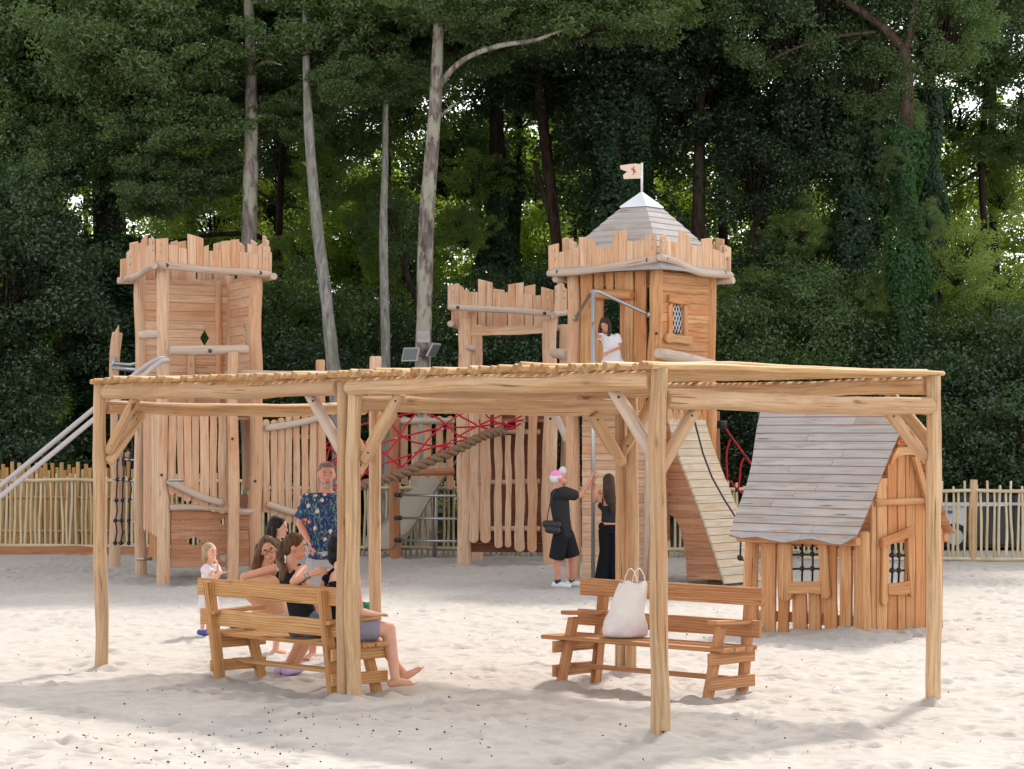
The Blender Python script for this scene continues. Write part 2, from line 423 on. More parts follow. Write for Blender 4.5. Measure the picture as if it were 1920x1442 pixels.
def raw_mesh(name, verts, faces, tint=None, smooth=True):
    me = bpy.data.meshes.new(name); n = len(verts); k = faces.shape[1]; m = len(faces)
    me.vertices.add(n); me.vertices.foreach_set('co', np.ascontiguousarray(verts, dtype=np.float32).ravel())
    me.loops.add(m * k); me.loops.foreach_set('vertex_index', np.ascontiguousarray(faces, dtype=np.int32).ravel())
    me.polygons.add(m); me.polygons.foreach_set('loop_start', np.arange(0, m * k, k, dtype=np.int32))
    me.polygons.foreach_set('use_smooth', np.full(m, smooth))
    if tint is not None:
        ca = me.color_attributes.new('tint', 'FLOAT_COLOR', 'POINT')
        c = np.ones((n, 4), np.float32); c[:, :3] = tint; ca.data.foreach_set('color', c.ravel())
    me.update(calc_edges=True); me.validate()
    return me

def mat_sand():
    m = NT('pale_sand'); tc = m.node('ShaderNodeTexCoord'); p = tc.outputs['Object']
    n1 = m.noise(p, .5, 4, .55); n2 = m.noise(p, 9, 5, .65); n3 = m.noise(p, 160, 2, .6)
    c = m.mix(m.ramp(n1, [(.3, 0.0), (.7, 1.0)]), SAND_A, SAND_B)
    c = m.mix(m.math('MULTIPLY', m.ramp(n2, [(.4, 0.0), (.7, 1.0)]), .25), c, SAND_C)
    c = m.mix(m.math('MULTIPLY', m.ramp(n3, [(.55, 0.0), (.75, 1.0)]), .25), c, SAND_C)
    h = m.math('ADD', m.math('MULTIPLY', n2, .7), m.math('MULTIPLY', n3, .12))
    m.principled(c, .95, h, .8, .035, .1); return m.mat
SAND_A, SAND_B, SAND_C = (.505, .465, .435), (.46, .418, .385), (.32, .275, .24)
sand_me, (SXS, SYS, SZ) = make_sand()
sand_me.materials.append(mat_sand())
sand = link(bpy.data.objects.new('sand_ground', sand_me)); tag(sand, kind='structure')
def gz(x, y):
    i = min(len(SXS) - 1, max(0, int(np.searchsorted(SXS, x)))); j = min(len(SYS) - 1, max(0, int(np.searchsorted(SYS, y))))
    return float(SZ[j, i])

def mat_floor():
    m = NT('forest_floor_soil'); tc = m.node('ShaderNodeTexCoord'); p = tc.outputs['Object']
    n1 = m.noise(p, 1.2, 5, .6); n2 = m.noise(p, 14, 4, .6)
    c = m.mix(m.ramp(n1, [(.35, 0.0), (.65, 1.0)]), (.05, .04, .028), (.045, .055, .022))
    c = m.mix(m.math('MULTIPLY', n2, .5), c, (.10, .08, .05)); m.principled(c, .95, n2, .6, .05, .1); return m.mat
mb = MB()
seg = 30
ys_ = [44.6, 46, 48, 52, 60, 80, 150, 300]
for i in range(len(ys_) - 1):
    for k in range(seg):
        xa, xb = -150 + 300 * k / seg, -150 + 300 * (k + 1) / seg
        mb.add([(xa, ys_[i], .004), (xb, ys_[i], .004), (xb, ys_[i + 1], .004), (xa, ys_[i + 1], .004)], [[0, 1, 2, 3]], [[(0, 0), (1, 0), (1, 1), (0, 1)]])
# lift clear of the sand relief
for i, v in enumerate(mb.v): mb.v[i] = (v[0], v[1], .06)
ff = mb.build('forest_ground', mat_floor()); tag(ff, kind='structure')

# scattered bits on the sand: crumbs of bark, small leaves
mb = MB()
rr = random.Random(4)
for i in range(700):
    x = rr.uniform(-5, 5); y = 14.5 + 27 * rr.random() ** 1.3
    if rr.random() < .35: x, y = rr.gauss(-2.4, 1.3), rr.uniform(14.6, 18.5)
    if abs(x) > y * .215: continue
    z = gz(x, y) + .006; s_ = rr.uniform(.0035, .0085) * (1.7 if rr.random() < .12 else 1)
    a = rr.random() * 6.28; l = rr.uniform(1, 2.2)
    c, s2 = cos(a) * s_, sin(a) * s_
    mb.add([(x - c * l, y - s2 * l, z), (x - s2 * .5, y + c * .5, z + s_ * .5), (x + c * l, y + s2 * l, z + s_ * .3), (x + s2 * .5, y - c * .5, z + s_ * .7), (x, y, z - .01)],
           [[0, 1, 2, 3], [0, 3, 4], [3, 2, 4], [2, 1, 4], [1, 0, 4]], [[(0, 0)] * 4] + [[(0, 0)] * 3] * 4)
def mat_bits():
    m = NT('bark_crumbs'); at = m.node('ShaderNodeAttribute'); at.attribute_name = 'tint'
    sp = m.node('ShaderNodeSeparateColor'); m.link(at.outputs['Color'], sp.inputs[0])
    m.principled(m.mix(sp.outputs[0], (.02, .015, .012), (.14, .08, .045)), .9); return m.mat
o = mb.build('sand_litter', mat_bits()); tag(o, 'scattered dark crumbs of bark and dry leaf lying over the pale sand', 'litter', kind='stuff')
mb = MB(); g = G(1568, 1297); gzz = gz(g.x, g.y)
mb.add([(g.x - .03, g.y - .02, gzz + .012), (g.x + .03, g.y - .015, gzz + .01), (g.x + .02, g.y + .03, gzz + .03), (g.x - .025, g.y + .02, gzz + .018), (g.x, g.y, gzz - .01)],
       [[0, 1, 2, 3], [0, 4, 1], [1, 4, 2], [2, 4, 3], [3, 4, 0]], [[(0, 0)] * 4] + [[(0, 0)] * 3] * 4)
tag(mb.build('plastic_scrap', plain('blue_plastic', srgb(40, 70, 190), .4)), 'tiny crumpled blue plastic scrap lying alone on the sand at right', 'litter')
# ------------------------------------------------------------------ pergola
pC = V(1.045, 17.24, 0); pM = V(-1.349, 19.75, 0); pL = V(-3.789, 22.28, 0)
uL = (pL - pC).normalized(); uR = V(3.39 - 1.045, 19.47 - 17.24, 0).normalized()
WD = 3.24
pR = pC + uR * WD; pB1 = pM + uR * WD; pB2 = pL + uR * WD
perg = thing('pergola', 'open pergola of peeled round logs with a roof of thin poles over two benches', 'pergola', (pM.x, pM.y, 0))
def pb(): return MB()
ZB, ZC, ZT = 2.535, 2.385, 2.66
def post(p, r, top=ZT - .03, lean=(0, 0)):
    mb = MB(); mb.log((p.x, p.y, -.15), (p.x + lean[0], p.y + lean[1], top), r * 1.05, r * .93, .008, .06, 18, 16, round_end=False); mb.build('post', W_PERG, perg)
for p, r in ((pC, .066), (pR, .062), (pL, .062)): post(p, r, 2.62)
post(pM + V(.055, -.02, 0), .061, 2.60); post(pM + V(-.036, .06, 0), .052, 2.58)
post(pB1 + V(-.005, .03, 0), .055, 2.5); post(pB1 + V(.088, -.05, 0), .052, 2.5); post(pB2 + V(.06, 0, 0), .055, 2.5)
def beam(a, b, r, z0, z1=None, off=V(0, 0, 0)):
    mb = MB(); z1 = z1 or z0
    mb.log(V(a.x, a.y, z0) + off, V(b.x, b.y, z1) + off, r, r * .95, .007, .06, 18, 16); mb.build('beam', W_PERG, perg)
ex = uL * .09
beam(pC + uL * .07, pM - uL * .02, .073, ZB); beam(pM + uL * .10, pL - uL * .07, .070, ZB - .005)
beam(pR + uL * .07, pB1 - uL * .02, .07, ZB); beam(pB1 + uL * .02, pB2 - uL * .06, .068, ZB)
beam(pC + uR * .07, pR - uR * .05, .073, ZC + .01, ZC - .02); beam(pM + uR * .09, pB1 - uR * .06, .072, ZC + .01, ZC)
beam(pL + uR * .07, pB2 - uR * .06, .062, ZC, ZC + .01)
# diagonal braces
def brace(p, d, ztop, drop=.47, run=.45, side=0.0, grey=False, r=.05):
    sd = V(-d.y, d.x, 0) * side
    a = V(p.x, p.y, ztop - drop) + d * .055 + sd; b = V(p.x, p.y, ztop) + d * run + sd
    mb = MB(); mb.log(a, b, r, r, .003, .04, 5, 12)
    c1 = a + (b - a) * .12; c2 = a + (b - a) * .88
    for c in (c1, c2):
        mb.ball(c + V(0, -r * 1.0, 0), .011, 8, 5, mat=1)
    mb.build('brace', [W_GREYLOG if grey else W_PERG, M_BOLT], perg)
zl, zc = ZB - .05, ZC - .05
brace(pL, -uL, zl, .50, .48, .06); brace(pL, uR, zc, .45, .42, -.055)
brace(pM + V(-.036, .06, 0), uL, zl, .5, .5, -.055, True); brace(pM + V(.055, -.02, 0), -uL, zl, .55, .5, .07); brace(pM, uR, zc, .5, .45, -.055)
brace(pC, uL, zl, .55, .52, -.07, True); brace(pC, uR, zc, .45, .45, .05)
brace(pR, -uR, zc, .36, .52, -.055); brace(pR, uL, zl, .42, .48, -.05)
brace(pB1, uL, zl, .5, .48, .05); brace(pB1, -uR, zc, .45, .42, .06); brace(pB1, -uL, zl, .5, .45, -.04)
brace(pB2, -uR, zc, .45, .42, .05); brace(pB2, -uL, zl, .45, .42, -.04)
W_POLE_END = wood('sawn_pole_end', srgb(196, 158, 112), srgb(176, 136, 92), srgb(110, 74, 44), None, 0, .2, .5, .5)
# roof poles laid side by side across the two long beams
LT = (pL - pC).length + .06
s_ = -.03; i = 0
rp = random.Random(21)
while s_ < LT:
    r = rp.uniform(.020, .034)
    ov = rp.uniform(.05, .14)
    a = pC + uL * s_ - uR * ov; b = pR + uL * (s_ + rp.uniform(-.02, .02)) + uR * rp.uniform(.03, .15)
    za = ZB + .073 + r + rp.uniform(-.002, .006) + (.016 if rp.random() < .13 else 0); zb = ZB + .072 + r + rp.uniform(-.003, .012)
    mb = MB()
    mb.log(V(a.x, a.y, za), V(b.x, b.y, zb), r, r * .85, .006, .09, 15, 8)
    for q in (len(mb.m) - 1, len(mb.m) - 2): mb.m[q] = 1
    mb.build('roof_pole', [W_POLE, W_POLE_END], perg)
    s_ += 2 * r * 1.40; i += 1
print('poles', i)

# ------------------------------------------------------------------ benches
def bench(name, O, ux, uf, label, m1, m2, Ln=2.02):
    """O = ground point under the middle of the rear legs line; ux along the bench; uf towards the sitter's knees"""
    t = thing(name, label, 'bench', tuple(O), group='wooden benches under the pergola')
    up = V(0, 0, 1)
    def W(x, f, z): return O + ux * x + uf * f + up * z
    half = .81
    for sx in (-1, 1):
        x = sx * half
        mb = MB(); mb.plank(W(x, .03, -.12), W(x, -.10, .86), uf, ux, .095, .06, wav=.001); mb.build('leg', m2, t)
        mb = MB(); mb.plank(W(x, .50, -.12), W(x, .30, .57), uf, ux, .09, .06, wav=.001); mb.build('leg', m2, t)
        mb = MB(); mb.plank(W(x + .065, -.10, .575), W(x + .065, .45, .60), ux, up, .10, .035, wav=.001); mb.build('armrest', m1, t)
        for z in (.325, .12):
            mb = MB(); mb.plank(W(x + .075 if sx > 0 else x - .016, -.06, z), W(x + .075 if sx > 0 else x - .016, .53, z), up, ux, .10, .035, wav=.001); mb.build('cross_rail', m2, t)
    for k in range(3):
        mb = MB(); f = .10 + k * .15
        mb.plank(W(-Ln / 2, f, .38), W(Ln / 2, f, .38), uf, up, .135, .036, wav=.0015); mb.build('seat_plank', m1, t)
    for z, f in ((.545, -.035), (.81, -.065)):
        mb = MB()
        mb.plank(W(-Ln / 2, f - .0, z), W(Ln / 2, f - .0, z), up, uf, .14 if z < .7 else .15, .036, wav=.0015); mb.build('back_plank', m1, t)
    mb = MB(); mb.plank(W(-half - .05, .25, .135), W(half + .05, .25, .135), uf, up, .09, .035, wav=.001); mb.build('stretcher', m1, t)
    return t, W
ux1 = V(1.117, -1.23, 0).normalized(); uf1 = V(-ux1.y, ux1.x, 0)
O1 = (V(-2.609, 21.26, 0) + V(-1.492, 20.03, 0)) / 2
b1, W1 = bench('bench', O1, ux1, uf1, 'pale wooden bench seen from behind with people seated on it', W_BENCH, W_BENCH)
ux2 = V(1.18, -1.13, 0).normalized(); uf2 = V(ux2.y, -ux2.x, 0)
O2 = V(.39 + 1.569, 20.8 + 19.67, 0) / 2 - uf2 * .47
b2, W2 = bench('bench', O2, ux2, uf2, 'reddish brown wooden bench seen from the front holding only a white bag', W_BENCH2, W_BENCH2)
# ------------------------------------------------------------------ woodland
def leaf_mat(name, refl, trans, tr=.5, var=.5, hue2=None, gl=.07):
    m = NT(name); at = m.node('ShaderNodeAttribute'); at.attribute_name = 'tint'
    sp = m.node('ShaderNodeSeparateColor'); m.link(at.outputs['Color'], sp.inputs[0])
    f = m.ramp(sp.outputs[0], [(0, 1 - var), (1, 1 + var * .6)]) if False else None
    c1 = m.mix(sp.outputs[0], tuple(c * (1 - var) for c in refl), tuple(c * (1 + var * .7) for c in refl))
    c1 = m.mix(m.math('MULTIPLY', m.math('POWER', sp.outputs[1], 3.0), .5), c1, hue2 or (refl[0] * 2.2, refl[1] * 1.5, refl[2]))
    d = m.node('ShaderNodeBsdfDiffuse'); m.link(c1, d.inputs[0])
    t = m.node('ShaderNodeBsdfTranslucent'); t.inputs[0].default_value = (*trans, 1)
    mx = m.node('ShaderNodeMixShader'); mx.inputs[0].default_value = tr; m.link(d.outputs[0], mx.inputs[1]); m.link(t.outputs[0], mx.inputs[2])
    g = m.node('ShaderNodeBsdfGlossy'); g.inputs['Roughness'].default_value = .38; g.inputs[0].default_value = (.9, 1, 1, 1)
    m2 = m.node('ShaderNodeMixShader'); m2.inputs[0].default_value = gl; m.link(mx.outputs[0], m2.inputs[1]); m.link(g.outputs[0], m2.inputs[2])
    m.link(m2.outputs[0], m.out.inputs[0]); return m.mat
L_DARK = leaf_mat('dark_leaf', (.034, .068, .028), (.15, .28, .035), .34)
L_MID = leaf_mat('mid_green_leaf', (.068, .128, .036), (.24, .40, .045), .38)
L_LIT = leaf_mat('sunlit_leaf', (.10, .17, .04), (.52, .68, .07), .5)  # sun glow put into a brighter, yellower leaf colour
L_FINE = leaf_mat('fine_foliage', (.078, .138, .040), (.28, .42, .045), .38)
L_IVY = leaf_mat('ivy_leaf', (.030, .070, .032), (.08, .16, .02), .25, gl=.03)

def leaf_quads(c, nrm, s, w=.62, g=RNG, tint_clump=None):
    n = len(c); a = g.normal(size=(n, 3)); nrm /= np.linalg.norm(nrm, axis=1)[:, None]
    a -= nrm * np.sum(a * nrm, 1)[:, None]; a /= np.linalg.norm(a, axis=1)[:, None]; b = np.cross(nrm, a)
    s = s[:, None]; fold = nrm * s * .18
    v = np.stack([c - a * s * .5, c - b * s * .5 * w + fold, c + a * s * .5, c + b * s * .5 * w + fold], 1).reshape(-1, 3)
    f = np.arange(4 * n).reshape(n, 4)
    t = g.random((n, 3)); 
    if tint_clump is not None: t[:, 0] = np.clip(t[:, 0] * .6 + tint_clump * .5, 0, 1)
    return v, f, np.repeat(t, 4, 0)
def twig_tubes(paths, r):
    V_, F_ = [], []; b = 0
    for p in paths:
        p = np.array(p); n = len(p)
        for i, q in enumerate(p):
            rr = r * (1 - .75 * i / (n - 1))
            for k in range(4): V_.append(q + rr * np.array([cos(k * pi / 2), sin(k * pi / 2), .3 * cos(k * pi / 2)]))
        for i in range(n - 1):
            for k in range(4): F_.append([b + i * 4 + k, b + i * 4 + (k + 1) % 4, b + (i + 1) * 4 + (k + 1) % 4, b + (i + 1) * 4 + k])
        b += 4 * n
    return np.array(V_), np.array(F_)
BARK_D = None
def mat_bark(name, ca, cb, lichen=None, lamt=0.0, vs=1.0):
    m = NT(name); tc = m.node('ShaderNodeTexCoord'); p = tc.outputs['Object']
    n1 = m.noise(m.map(p, (14, 14, 3)), vs, 5, .65, .5); n2 = m.noise(m.map(p, (5, 5, 2.2), (4, 4, 4)), 1, 4, .6)
    c = m.mix(m.ramp(n1, [(.35, 0.0), (.62, 1.0)]), ca, cb)
    if lichen is not None: c = m.mix(m.math('MULTIPLY', m.ramp(n2, [(.46, 0.0), (.56, 1.0)]), lamt), c, lichen)
    m.principled(c, .95, n1, .8, .04, .1); return m.mat
B_DARK = mat_bark('dark_bark', (.016, .012, .010), (.055, .042, .034))
B_PINE = mat_bark('lichen_pine_bark', (.09, .07, .062), (.30, .25, .23), (.46, .45, .36), .75)
B_GREY = mat_bark('grey_bark', (.15, .14, .13), (.42, .40, .38), (.24, .25, .17), .5)
B_RED = mat_bark('reddish_bark', (.04, .022, .018), (.11, .066, .052), (.12, .12, .09), .4)

def crown_mesh(name, seed, Rr=2.6, Hh=2.4, ncl=70, nl=380, leaf=.085, w=.62, mat=None, flat=.55, cr=(.45, .95), shell=.55, droop=.0, limbs=True):
    g = np.random.default_rng(seed)
    u = g.normal(size=(ncl, 3)); u /= np.linalg.norm(u, axis=1)[:, None]
    rad = shell + (1 - shell) * g.random(ncl) ** .5; rad *= g.random(ncl) ** .15; rad *= np.where(g.random(ncl) < .15, 1.25, 1.0)
    C = u * rad[:, None] * np.array([Rr, Rr, Hh]); lob = 1 + .38 * np.sin(3 * np.arctan2(u[:, 1], u[:, 0]) + seed) ; C[:, :2] *= lob[:, None]
    cs = []; nr = []; ct = []
    for i in range(ncl):
        r = g.uniform(*cr); k = int(nl * (r / np.mean(cr)) ** 2)
        q = g.normal(size=(k, 3)); q /= np.linalg.norm(q, axis=1)[:, None]; q *= (g.random(k) ** .45)[:, None]
        q *= np.array([r, r, r * flat]); q[:, 2] -= droop * (q[:, 0] ** 2 + q[:, 1] ** 2)
        tl = g.normal(size=3) * .25; q[:, 2] += q[:, 0] * tl[0] + q[:, 1] * tl[1]
        cs.append(C[i] + q); n_ = g.normal(size=(k, 3)) * .8 + np.array([0, 0, .75]) + q * .6; nr.append(n_)
        ct.append(np.full(k, g.random()))
    c = np.concatenate(cs); n_ = np.concatenate(nr); t = np.concatenate(ct)
    s = leaf * g.uniform(.6, 1.35, len(c))
    v, f, tt = leaf_quads(c, n_, s, w, g, t)
    mi = np.zeros(len(f), np.int32)
    if limbs:
        paths = []
        for i in range(0, ncl, 2):
            e = C[i]; m_ = e * .5 + g.normal(size=3) * .25 + np.array([0, 0, -.25])
            paths.append([np.array([0, 0, -Hh * .7]), e * .25 + np.array([0, 0, -Hh * .4]), m_, e * .8 + g.normal(size=3) * .12, e])
        tv, tf = twig_tubes(paths, .045)
        f = np.concatenate([f, tf + len(v)]); v = np.concatenate([v, tv]); tt = np.concatenate([tt, np.full((len(tv), 3), .5)])
        mi = np.concatenate([mi, np.ones(len(tf), np.int32)])
    me = raw_mesh(name, v, f, tt, False); me.materials.append(mat); me.materials.append(B_DARK)
    me.polygons.foreach_set('material_index', mi)
    return me
def recol(me, mat):
    m2 = me.copy(); m2.materials[0] = mat; return m2
CR = {}
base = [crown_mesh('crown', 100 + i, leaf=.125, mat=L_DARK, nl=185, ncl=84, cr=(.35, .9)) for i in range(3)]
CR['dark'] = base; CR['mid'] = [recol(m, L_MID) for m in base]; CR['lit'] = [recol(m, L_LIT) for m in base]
CR['fine'] = [crown_mesh('crown', 200 + i, Rr=1.9, Hh=1.0, ncl=70, nl=330, leaf=.115, w=.42, mat=L_FINE, flat=.42, cr=(.28, .7), shell=.3) for i in range(3)]
CR['sparse'] = [crown_mesh('crown', 500 + i, Rr=2.7, Hh=2.5, ncl=64, nl=105, leaf=.13, mat=L_LIT, cr=(.3, .8), shell=.4) for i in range(2)]
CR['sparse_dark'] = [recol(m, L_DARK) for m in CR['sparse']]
CR['canopy'] = [crown_mesh('crown', 300 + i, Rr=3.4, Hh=2.6, ncl=60, nl=95, leaf=.24, mat=L_MID, cr=(.6, 1.2)) for i in range(2)]
sh = [crown_mesh('foliage', 400 + i, Rr=1.7, Hh=1.5, ncl=56, nl=300, leaf=.075, mat=L_DARK, cr=(.35, .7), shell=.5) for i in range(2)]
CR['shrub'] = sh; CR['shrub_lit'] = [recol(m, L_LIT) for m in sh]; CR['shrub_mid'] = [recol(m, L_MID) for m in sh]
def ivy_mesh(seed, rad, H, n, leaf=.085, mat=L_IVY):
    g = np.random.default_rng(seed); th = g.random(n) * 2 * pi; z = g.random(n) * H
    bul = 1 + .28 * np.sin(z * 2.3 + seed) + .22 * np.sin(th * 3 + z * 1.7) + .15 * np.sin(z * 5.1 + th * 2)
    r = rad * bul * (.75 + .35 * g.random(n)); c = np.stack([np.cos(th) * r, np.sin(th) * r, z], 1)
    nr = np.stack([np.cos(th), np.sin(th), np.full(n, .25)], 1) + g.normal(size=(n, 3)) * .45
    v, f, t = leaf_quads(c, nr, leaf * g.uniform(.6, 1.3, n), .85, g, .5 + .5 * np.sin(z * 3 + th * 2))
    me = raw_mesh('ivy', v, f, t, False); me.materials.append(mat); return me
CR['ivy'] = [ivy_mesh(1, .36, 8.5, 21000), ivy_mesh(2, .36, 8.5, 21000)]
CR['ivy_mid'] = [recol(CR['ivy'][0], leaf_mat('green_ivy_leaf', (.038, .098, .034), (.12, .28, .03), .3, gl=.02))]

fr = random.Random(77)
def put(kind, parent, loc, sc=1.0, name=None):
    """loc in world space"""
    me = fr.choice(CR[kind]); o = bpy.data.objects.new(name or me.name.split('.')[0], me)
    link(o, parent)
    o.location = Vector(loc) - (parent.location if parent else Vector((0, 0, 0)))
    o.rotation_euler = (fr.uniform(-.12, .12), fr.uniform(-.12, .12), fr.uniform(0, 6.28)) if 'ivy' not in kind else (0, 0, fr.uniform(0, 6.28))
    o.scale = (sc, sc, sc * fr.uniform(.85, 1.1)) if not hasattr(sc, '__len__') else sc
    return o
def trunk_mb(mb, pts, rad, mat=0, seg=12):
    # resample smoothly, add bark unevenness
    pts = [Vector(p) for p in pts]; out = []; rr = []
    for i in range(len(pts) - 1):
        for k in range(5):
            a = k / 5
            p0 = pts[max(i - 1, 0)]; p1 = pts[i]; p2 = pts[i + 1]; p3 = pts[min(i + 2, len(pts) - 1)]
            out.append(.5 * ((2 * p1) + (-p0 + p2) * a + (2 * p0 - 5 * p1 + 4 * p2 - p3) * a * a + (-p0 + 3 * p1 - 3 * p2 + p3) * a ** 3))
            rr.append((rad[i] + (rad[i + 1] - rad[i]) * a) * (1 + fr.uniform(-.05, .05)))
    out.append(pts[-1]); rr.append(rad[-1])
    mb.tube(out, rr, seg, True, rough=.08)
def tree(name, label, D, trunk, w, bark, branches=(), crowns=(), ivy=None, group=None, cat='tree'):
    """trunk: photo pixels; w: widths in photo pixels; branches [(pts, widths)] ; crowns [(kind, px, py, dD, scale)]"""
    s = F / D
    base = P(trunk[0][0], trunk[0][1], D); base.z = 0
    t = thing(name, label, cat, tuple(base), group=group)
    mb = MB(); pts = [P(x, y, D) for x, y in trunk]; pts[0] = V(pts[0].x, pts[0].y, -.3)
    trunk_mb(mb, pts, [q / s / 2 for q in w]); tk = mb.build('trunk', bark, t)
    for bp, bw in branches:
        mb = MB(); n = len(bp); dd = fr.uniform(-1.2, 1.2)
        trunk_mb(mb, [P(q[0], q[1], D + dd * i / (n - 1)) for i, q in enumerate(bp)], [q / s / 2 for q in bw], seg=8); mb.build('branch', bark, t)
    for kd, px, py, dD, sc in crowns:
        put(kd, t, P(px, py, D + dD), sc)
    if ivy:
        for (kd, px, z0, sc) in ivy: put(kd, t, (P(px, 0, D).x, D, z0), sc, 'ivy')
    return t

TG = 'trees along the near edge of the woodland'
# -- named front trees
tree('pine_tree', 'tall straight pine with lichen spotted trunk rising behind the left tower', 46.5,
     [(470, 1010), (467, 600), (467, 450), (471, 250), (470, 100), (466, 0), (464, -400), (470, -900)], [32, 31, 29, 24, 22, 20, 15, 6], B_PINE,
     [([(470, 165), (448, 150), (422, 152)], [7, 5, 2]), ([(470, 60), (430, 45), (395, 62)], [6, 4, 2]), ([(472, 75), (500, 68), (530, 66)], [5, 4, 2]), ([(472, 130), (500, 115), (528, 122)], [7, 5, 2]), ([(466, 5), (520, 3), (560, 6), (590, -10)], [6, 5, 4, 2])],
     [('fine', 230, 60, -1.0, .95), ('fine', 330, 120, -.5, .8), ('fine', 240, 180, .2, .9), ('fine', 380, 30, 2.0, .9), ('fine', 320, 240, -.2, .75), ('fine', 560, 90, 2.4, .9), ('fine', 560, 10, 2.4, 1.0), ('fine', 190, 260, 1, .6),
      ('fine', 300, 340, .6, .6), ('fine', 300, -20, 2.6, 1.1), ('fine', 430, 200, 2.6, .8), ('fine', 380, 330, 1.4, .55), ('canopy', 420, -330, 0, 1.0), ('canopy', 500, -620, 0, .8), ('canopy', 250, -250, 1, .8)], group=TG)
tree('slim_tree', 'slim grey trunked tree leaning left just right of the left tower', 45.6,
     [(645, 1010), (632, 760), (624, 680), (612, 560), (594, 420), (579, 240), (574, 120), (570, -60)], [28, 27, 26, 24, 21, 18, 14, 6], B_GREY,
     [([(592, 330), (574, 308), (566, 304)], [9, 7, 4])], [('fine', 585, 140, 2.2, .7), ('fine', 650, 50, .3, .85), ('fine', 660, 150, .3, .55), ('fine', 540, 215, 1.2, .5)], group=TG)
tree('thin_tree', 'thin straight grey tree between the two bigger pines', 47.0,
     [(722, 1010), (723, 700), (721, 560), (719, 420), (722, 300), (723, 200), (726, 60)], [20, 18, 17, 15, 13, 11, 5], B_GREY, [], [('mid', 660, 215, 4.5, .42), ('lit', 735, 200, 5.0, .45), ('lit', 610, 330, 5.5, .4), ('fine', 705, 110, .8, .7), ('fine', 755, 50, 1.6, .8), ('mid', 720, 40, 1.5, .5)], group=TG)
tree('pine_tree', 'big pine with one long pale branch reaching right, lamps fixed to its trunk', 44.6,
     [(795, 1010), (793, 760), (794, 640), (799, 440), (808, 300), (817, 180), (822, 60), (828, -60), (835, -500), (840, -900)], [36, 33, 31, 28, 27, 25, 19, 17, 12, 6], B_PINE,
     [([(822, 165), (848, 130), (882, 105), (935, 86), (1000, 76), (1040, 62), (1070, 52)], [13, 11, 10, 10, 8, 5, 3]), ([(820, 225), (840, 205), (860, 190)], [5, 4, 2])],
     [('fine', 900, 5, .6, .8), ('fine', 990, 10, .3, .75), ('fine', 1090, 25, .2, .8), ('fine', 845, 5, -.6, .55), ('fine', 745, 140, 2.8, .6), ('fine', 1150, 10, .8, .9), ('fine', 960, -60, 0, 1.1), ('canopy', 820, -330, 0, 1.0), ('canopy', 1000, -260, .5, .8), ('fine', 730, 0, 3.0, .9), ('mid', 900, 60, 2.5, .4)], group=TG)
tree('forked_tree', 'reddish trunk forking high at right above a thick green ivy sleeve', 47.5,
     [(1706, 1000), (1704, 700), (1700, 420), (1702, 220), (1697, 120), (1694, 92)], [34, 32, 30, 26, 26, 24], B_RED,
     [([(1694, 95), (1664, 58), (1625, 28), (1585, 2), (1540, -25)], [20, 18, 17, 14, 12]), ([(1697, 95), (1712, 40), (1720, -40), (1730, -300), (1735, -800)], [17, 15, 14, 12, 6]),
      ([(1640, 60), (1560, 70), (1480, 95), (1420, 130)], [8, 6, 5, 2])],
     [('mid', 1480, 40, .6, .55), ('mid', 1760, 60, .4, .5), ('mid', 1640, 150, .8, .35), ('mid', 1700, 235, .2, .20), ('mid', 1672, 300, -.3, .14), ('mid', 1735, 420, -.2, .16), ('canopy', 1700, -330, 0, 1.1), ('dark', 1560, -40, 1, .8)], ivy=[('ivy_mid', 1700, 0, (.85, .85, .95))], group=TG)
tree('ivy_clad_tree', 'black ivy covered trunk standing at centre between castle towers', 53, [(940, 980), (938, 500), (930, 200), (925, -50), (925, -700)], [40, 34, 26, 20, 8], B_DARK, [],
     [('dark', 980, 110, .5, .7), ('lit', 870, 430, -1.6, .26), ('sparse', 890, 330, -.8, .3), ('canopy', 930, -250, 0, 1.2)], ivy=[('ivy', 938, 0, (1.05, 1.05, .95))], group=TG)
tree('leaning_tree', 'dark bare trunk leaning left, lichen patched, right of the ivy clad trunk', 52, [(1062, 980), (1050, 560), (1040, 420), (1024, 280), (1012, 160), (1008, 20), (1000, -500)], [30, 24, 21, 20, 18, 14, 6], B_RED, [([(1040, 430), (1015, 350), (1000, 300)], [14, 10, 6])],
     [('dark', 1060, 130, .5, .6), ('mid', 1000, 80, 1.0, .6), ('canopy', 1040, -300, 2, 1.0)], group=TG)
tree('ivy_clad_tree', 'broad dark ivy covered tree directly behind the roofed tower flag', 50, [(1150, 980), (1150, 600), (1155, 300), (1160, 0), (1165, -700)], [44, 40, 36, 30, 10], B_DARK, [],
     [('dark', 1200, 90, .4, .75), ('dark', 1280, 180, 1.2, .7), ('dark', 1150, 240, 1.5, .6), ('dark', 1230, 20, -.3, .8), ('canopy', 1160, -280, 0, 1.2)], ivy=[('ivy', 1150, 0, (1.35, 1.35, 1.1)), ('ivy', 1190, 1.5, (1.0, 1.0, .9))], group=TG)
tree('twin_trunk_tree', 'dark twin trunked tree just right of the pointed tower roof', 51, [(1318, 980), (1312, 600), (1310, 440), (1312, 250), (1318, 60), (1320, -600)], [30, 26, 24, 22, 18, 8], B_RED,
     [([(1312, 430), (1335, 470), (1350, 560), (1360, 800), (1362, 960)], [14, 15, 16, 18, 20]), ([(1328, 300), (1355, 260), (1376, 235)], [7, 5, 3])], [('dark', 1340, 60, .6, .7), ('dark', 1400, 150, 1.2, .6), ('canopy', 1330, -300, 0, 1.1)], group=TG)
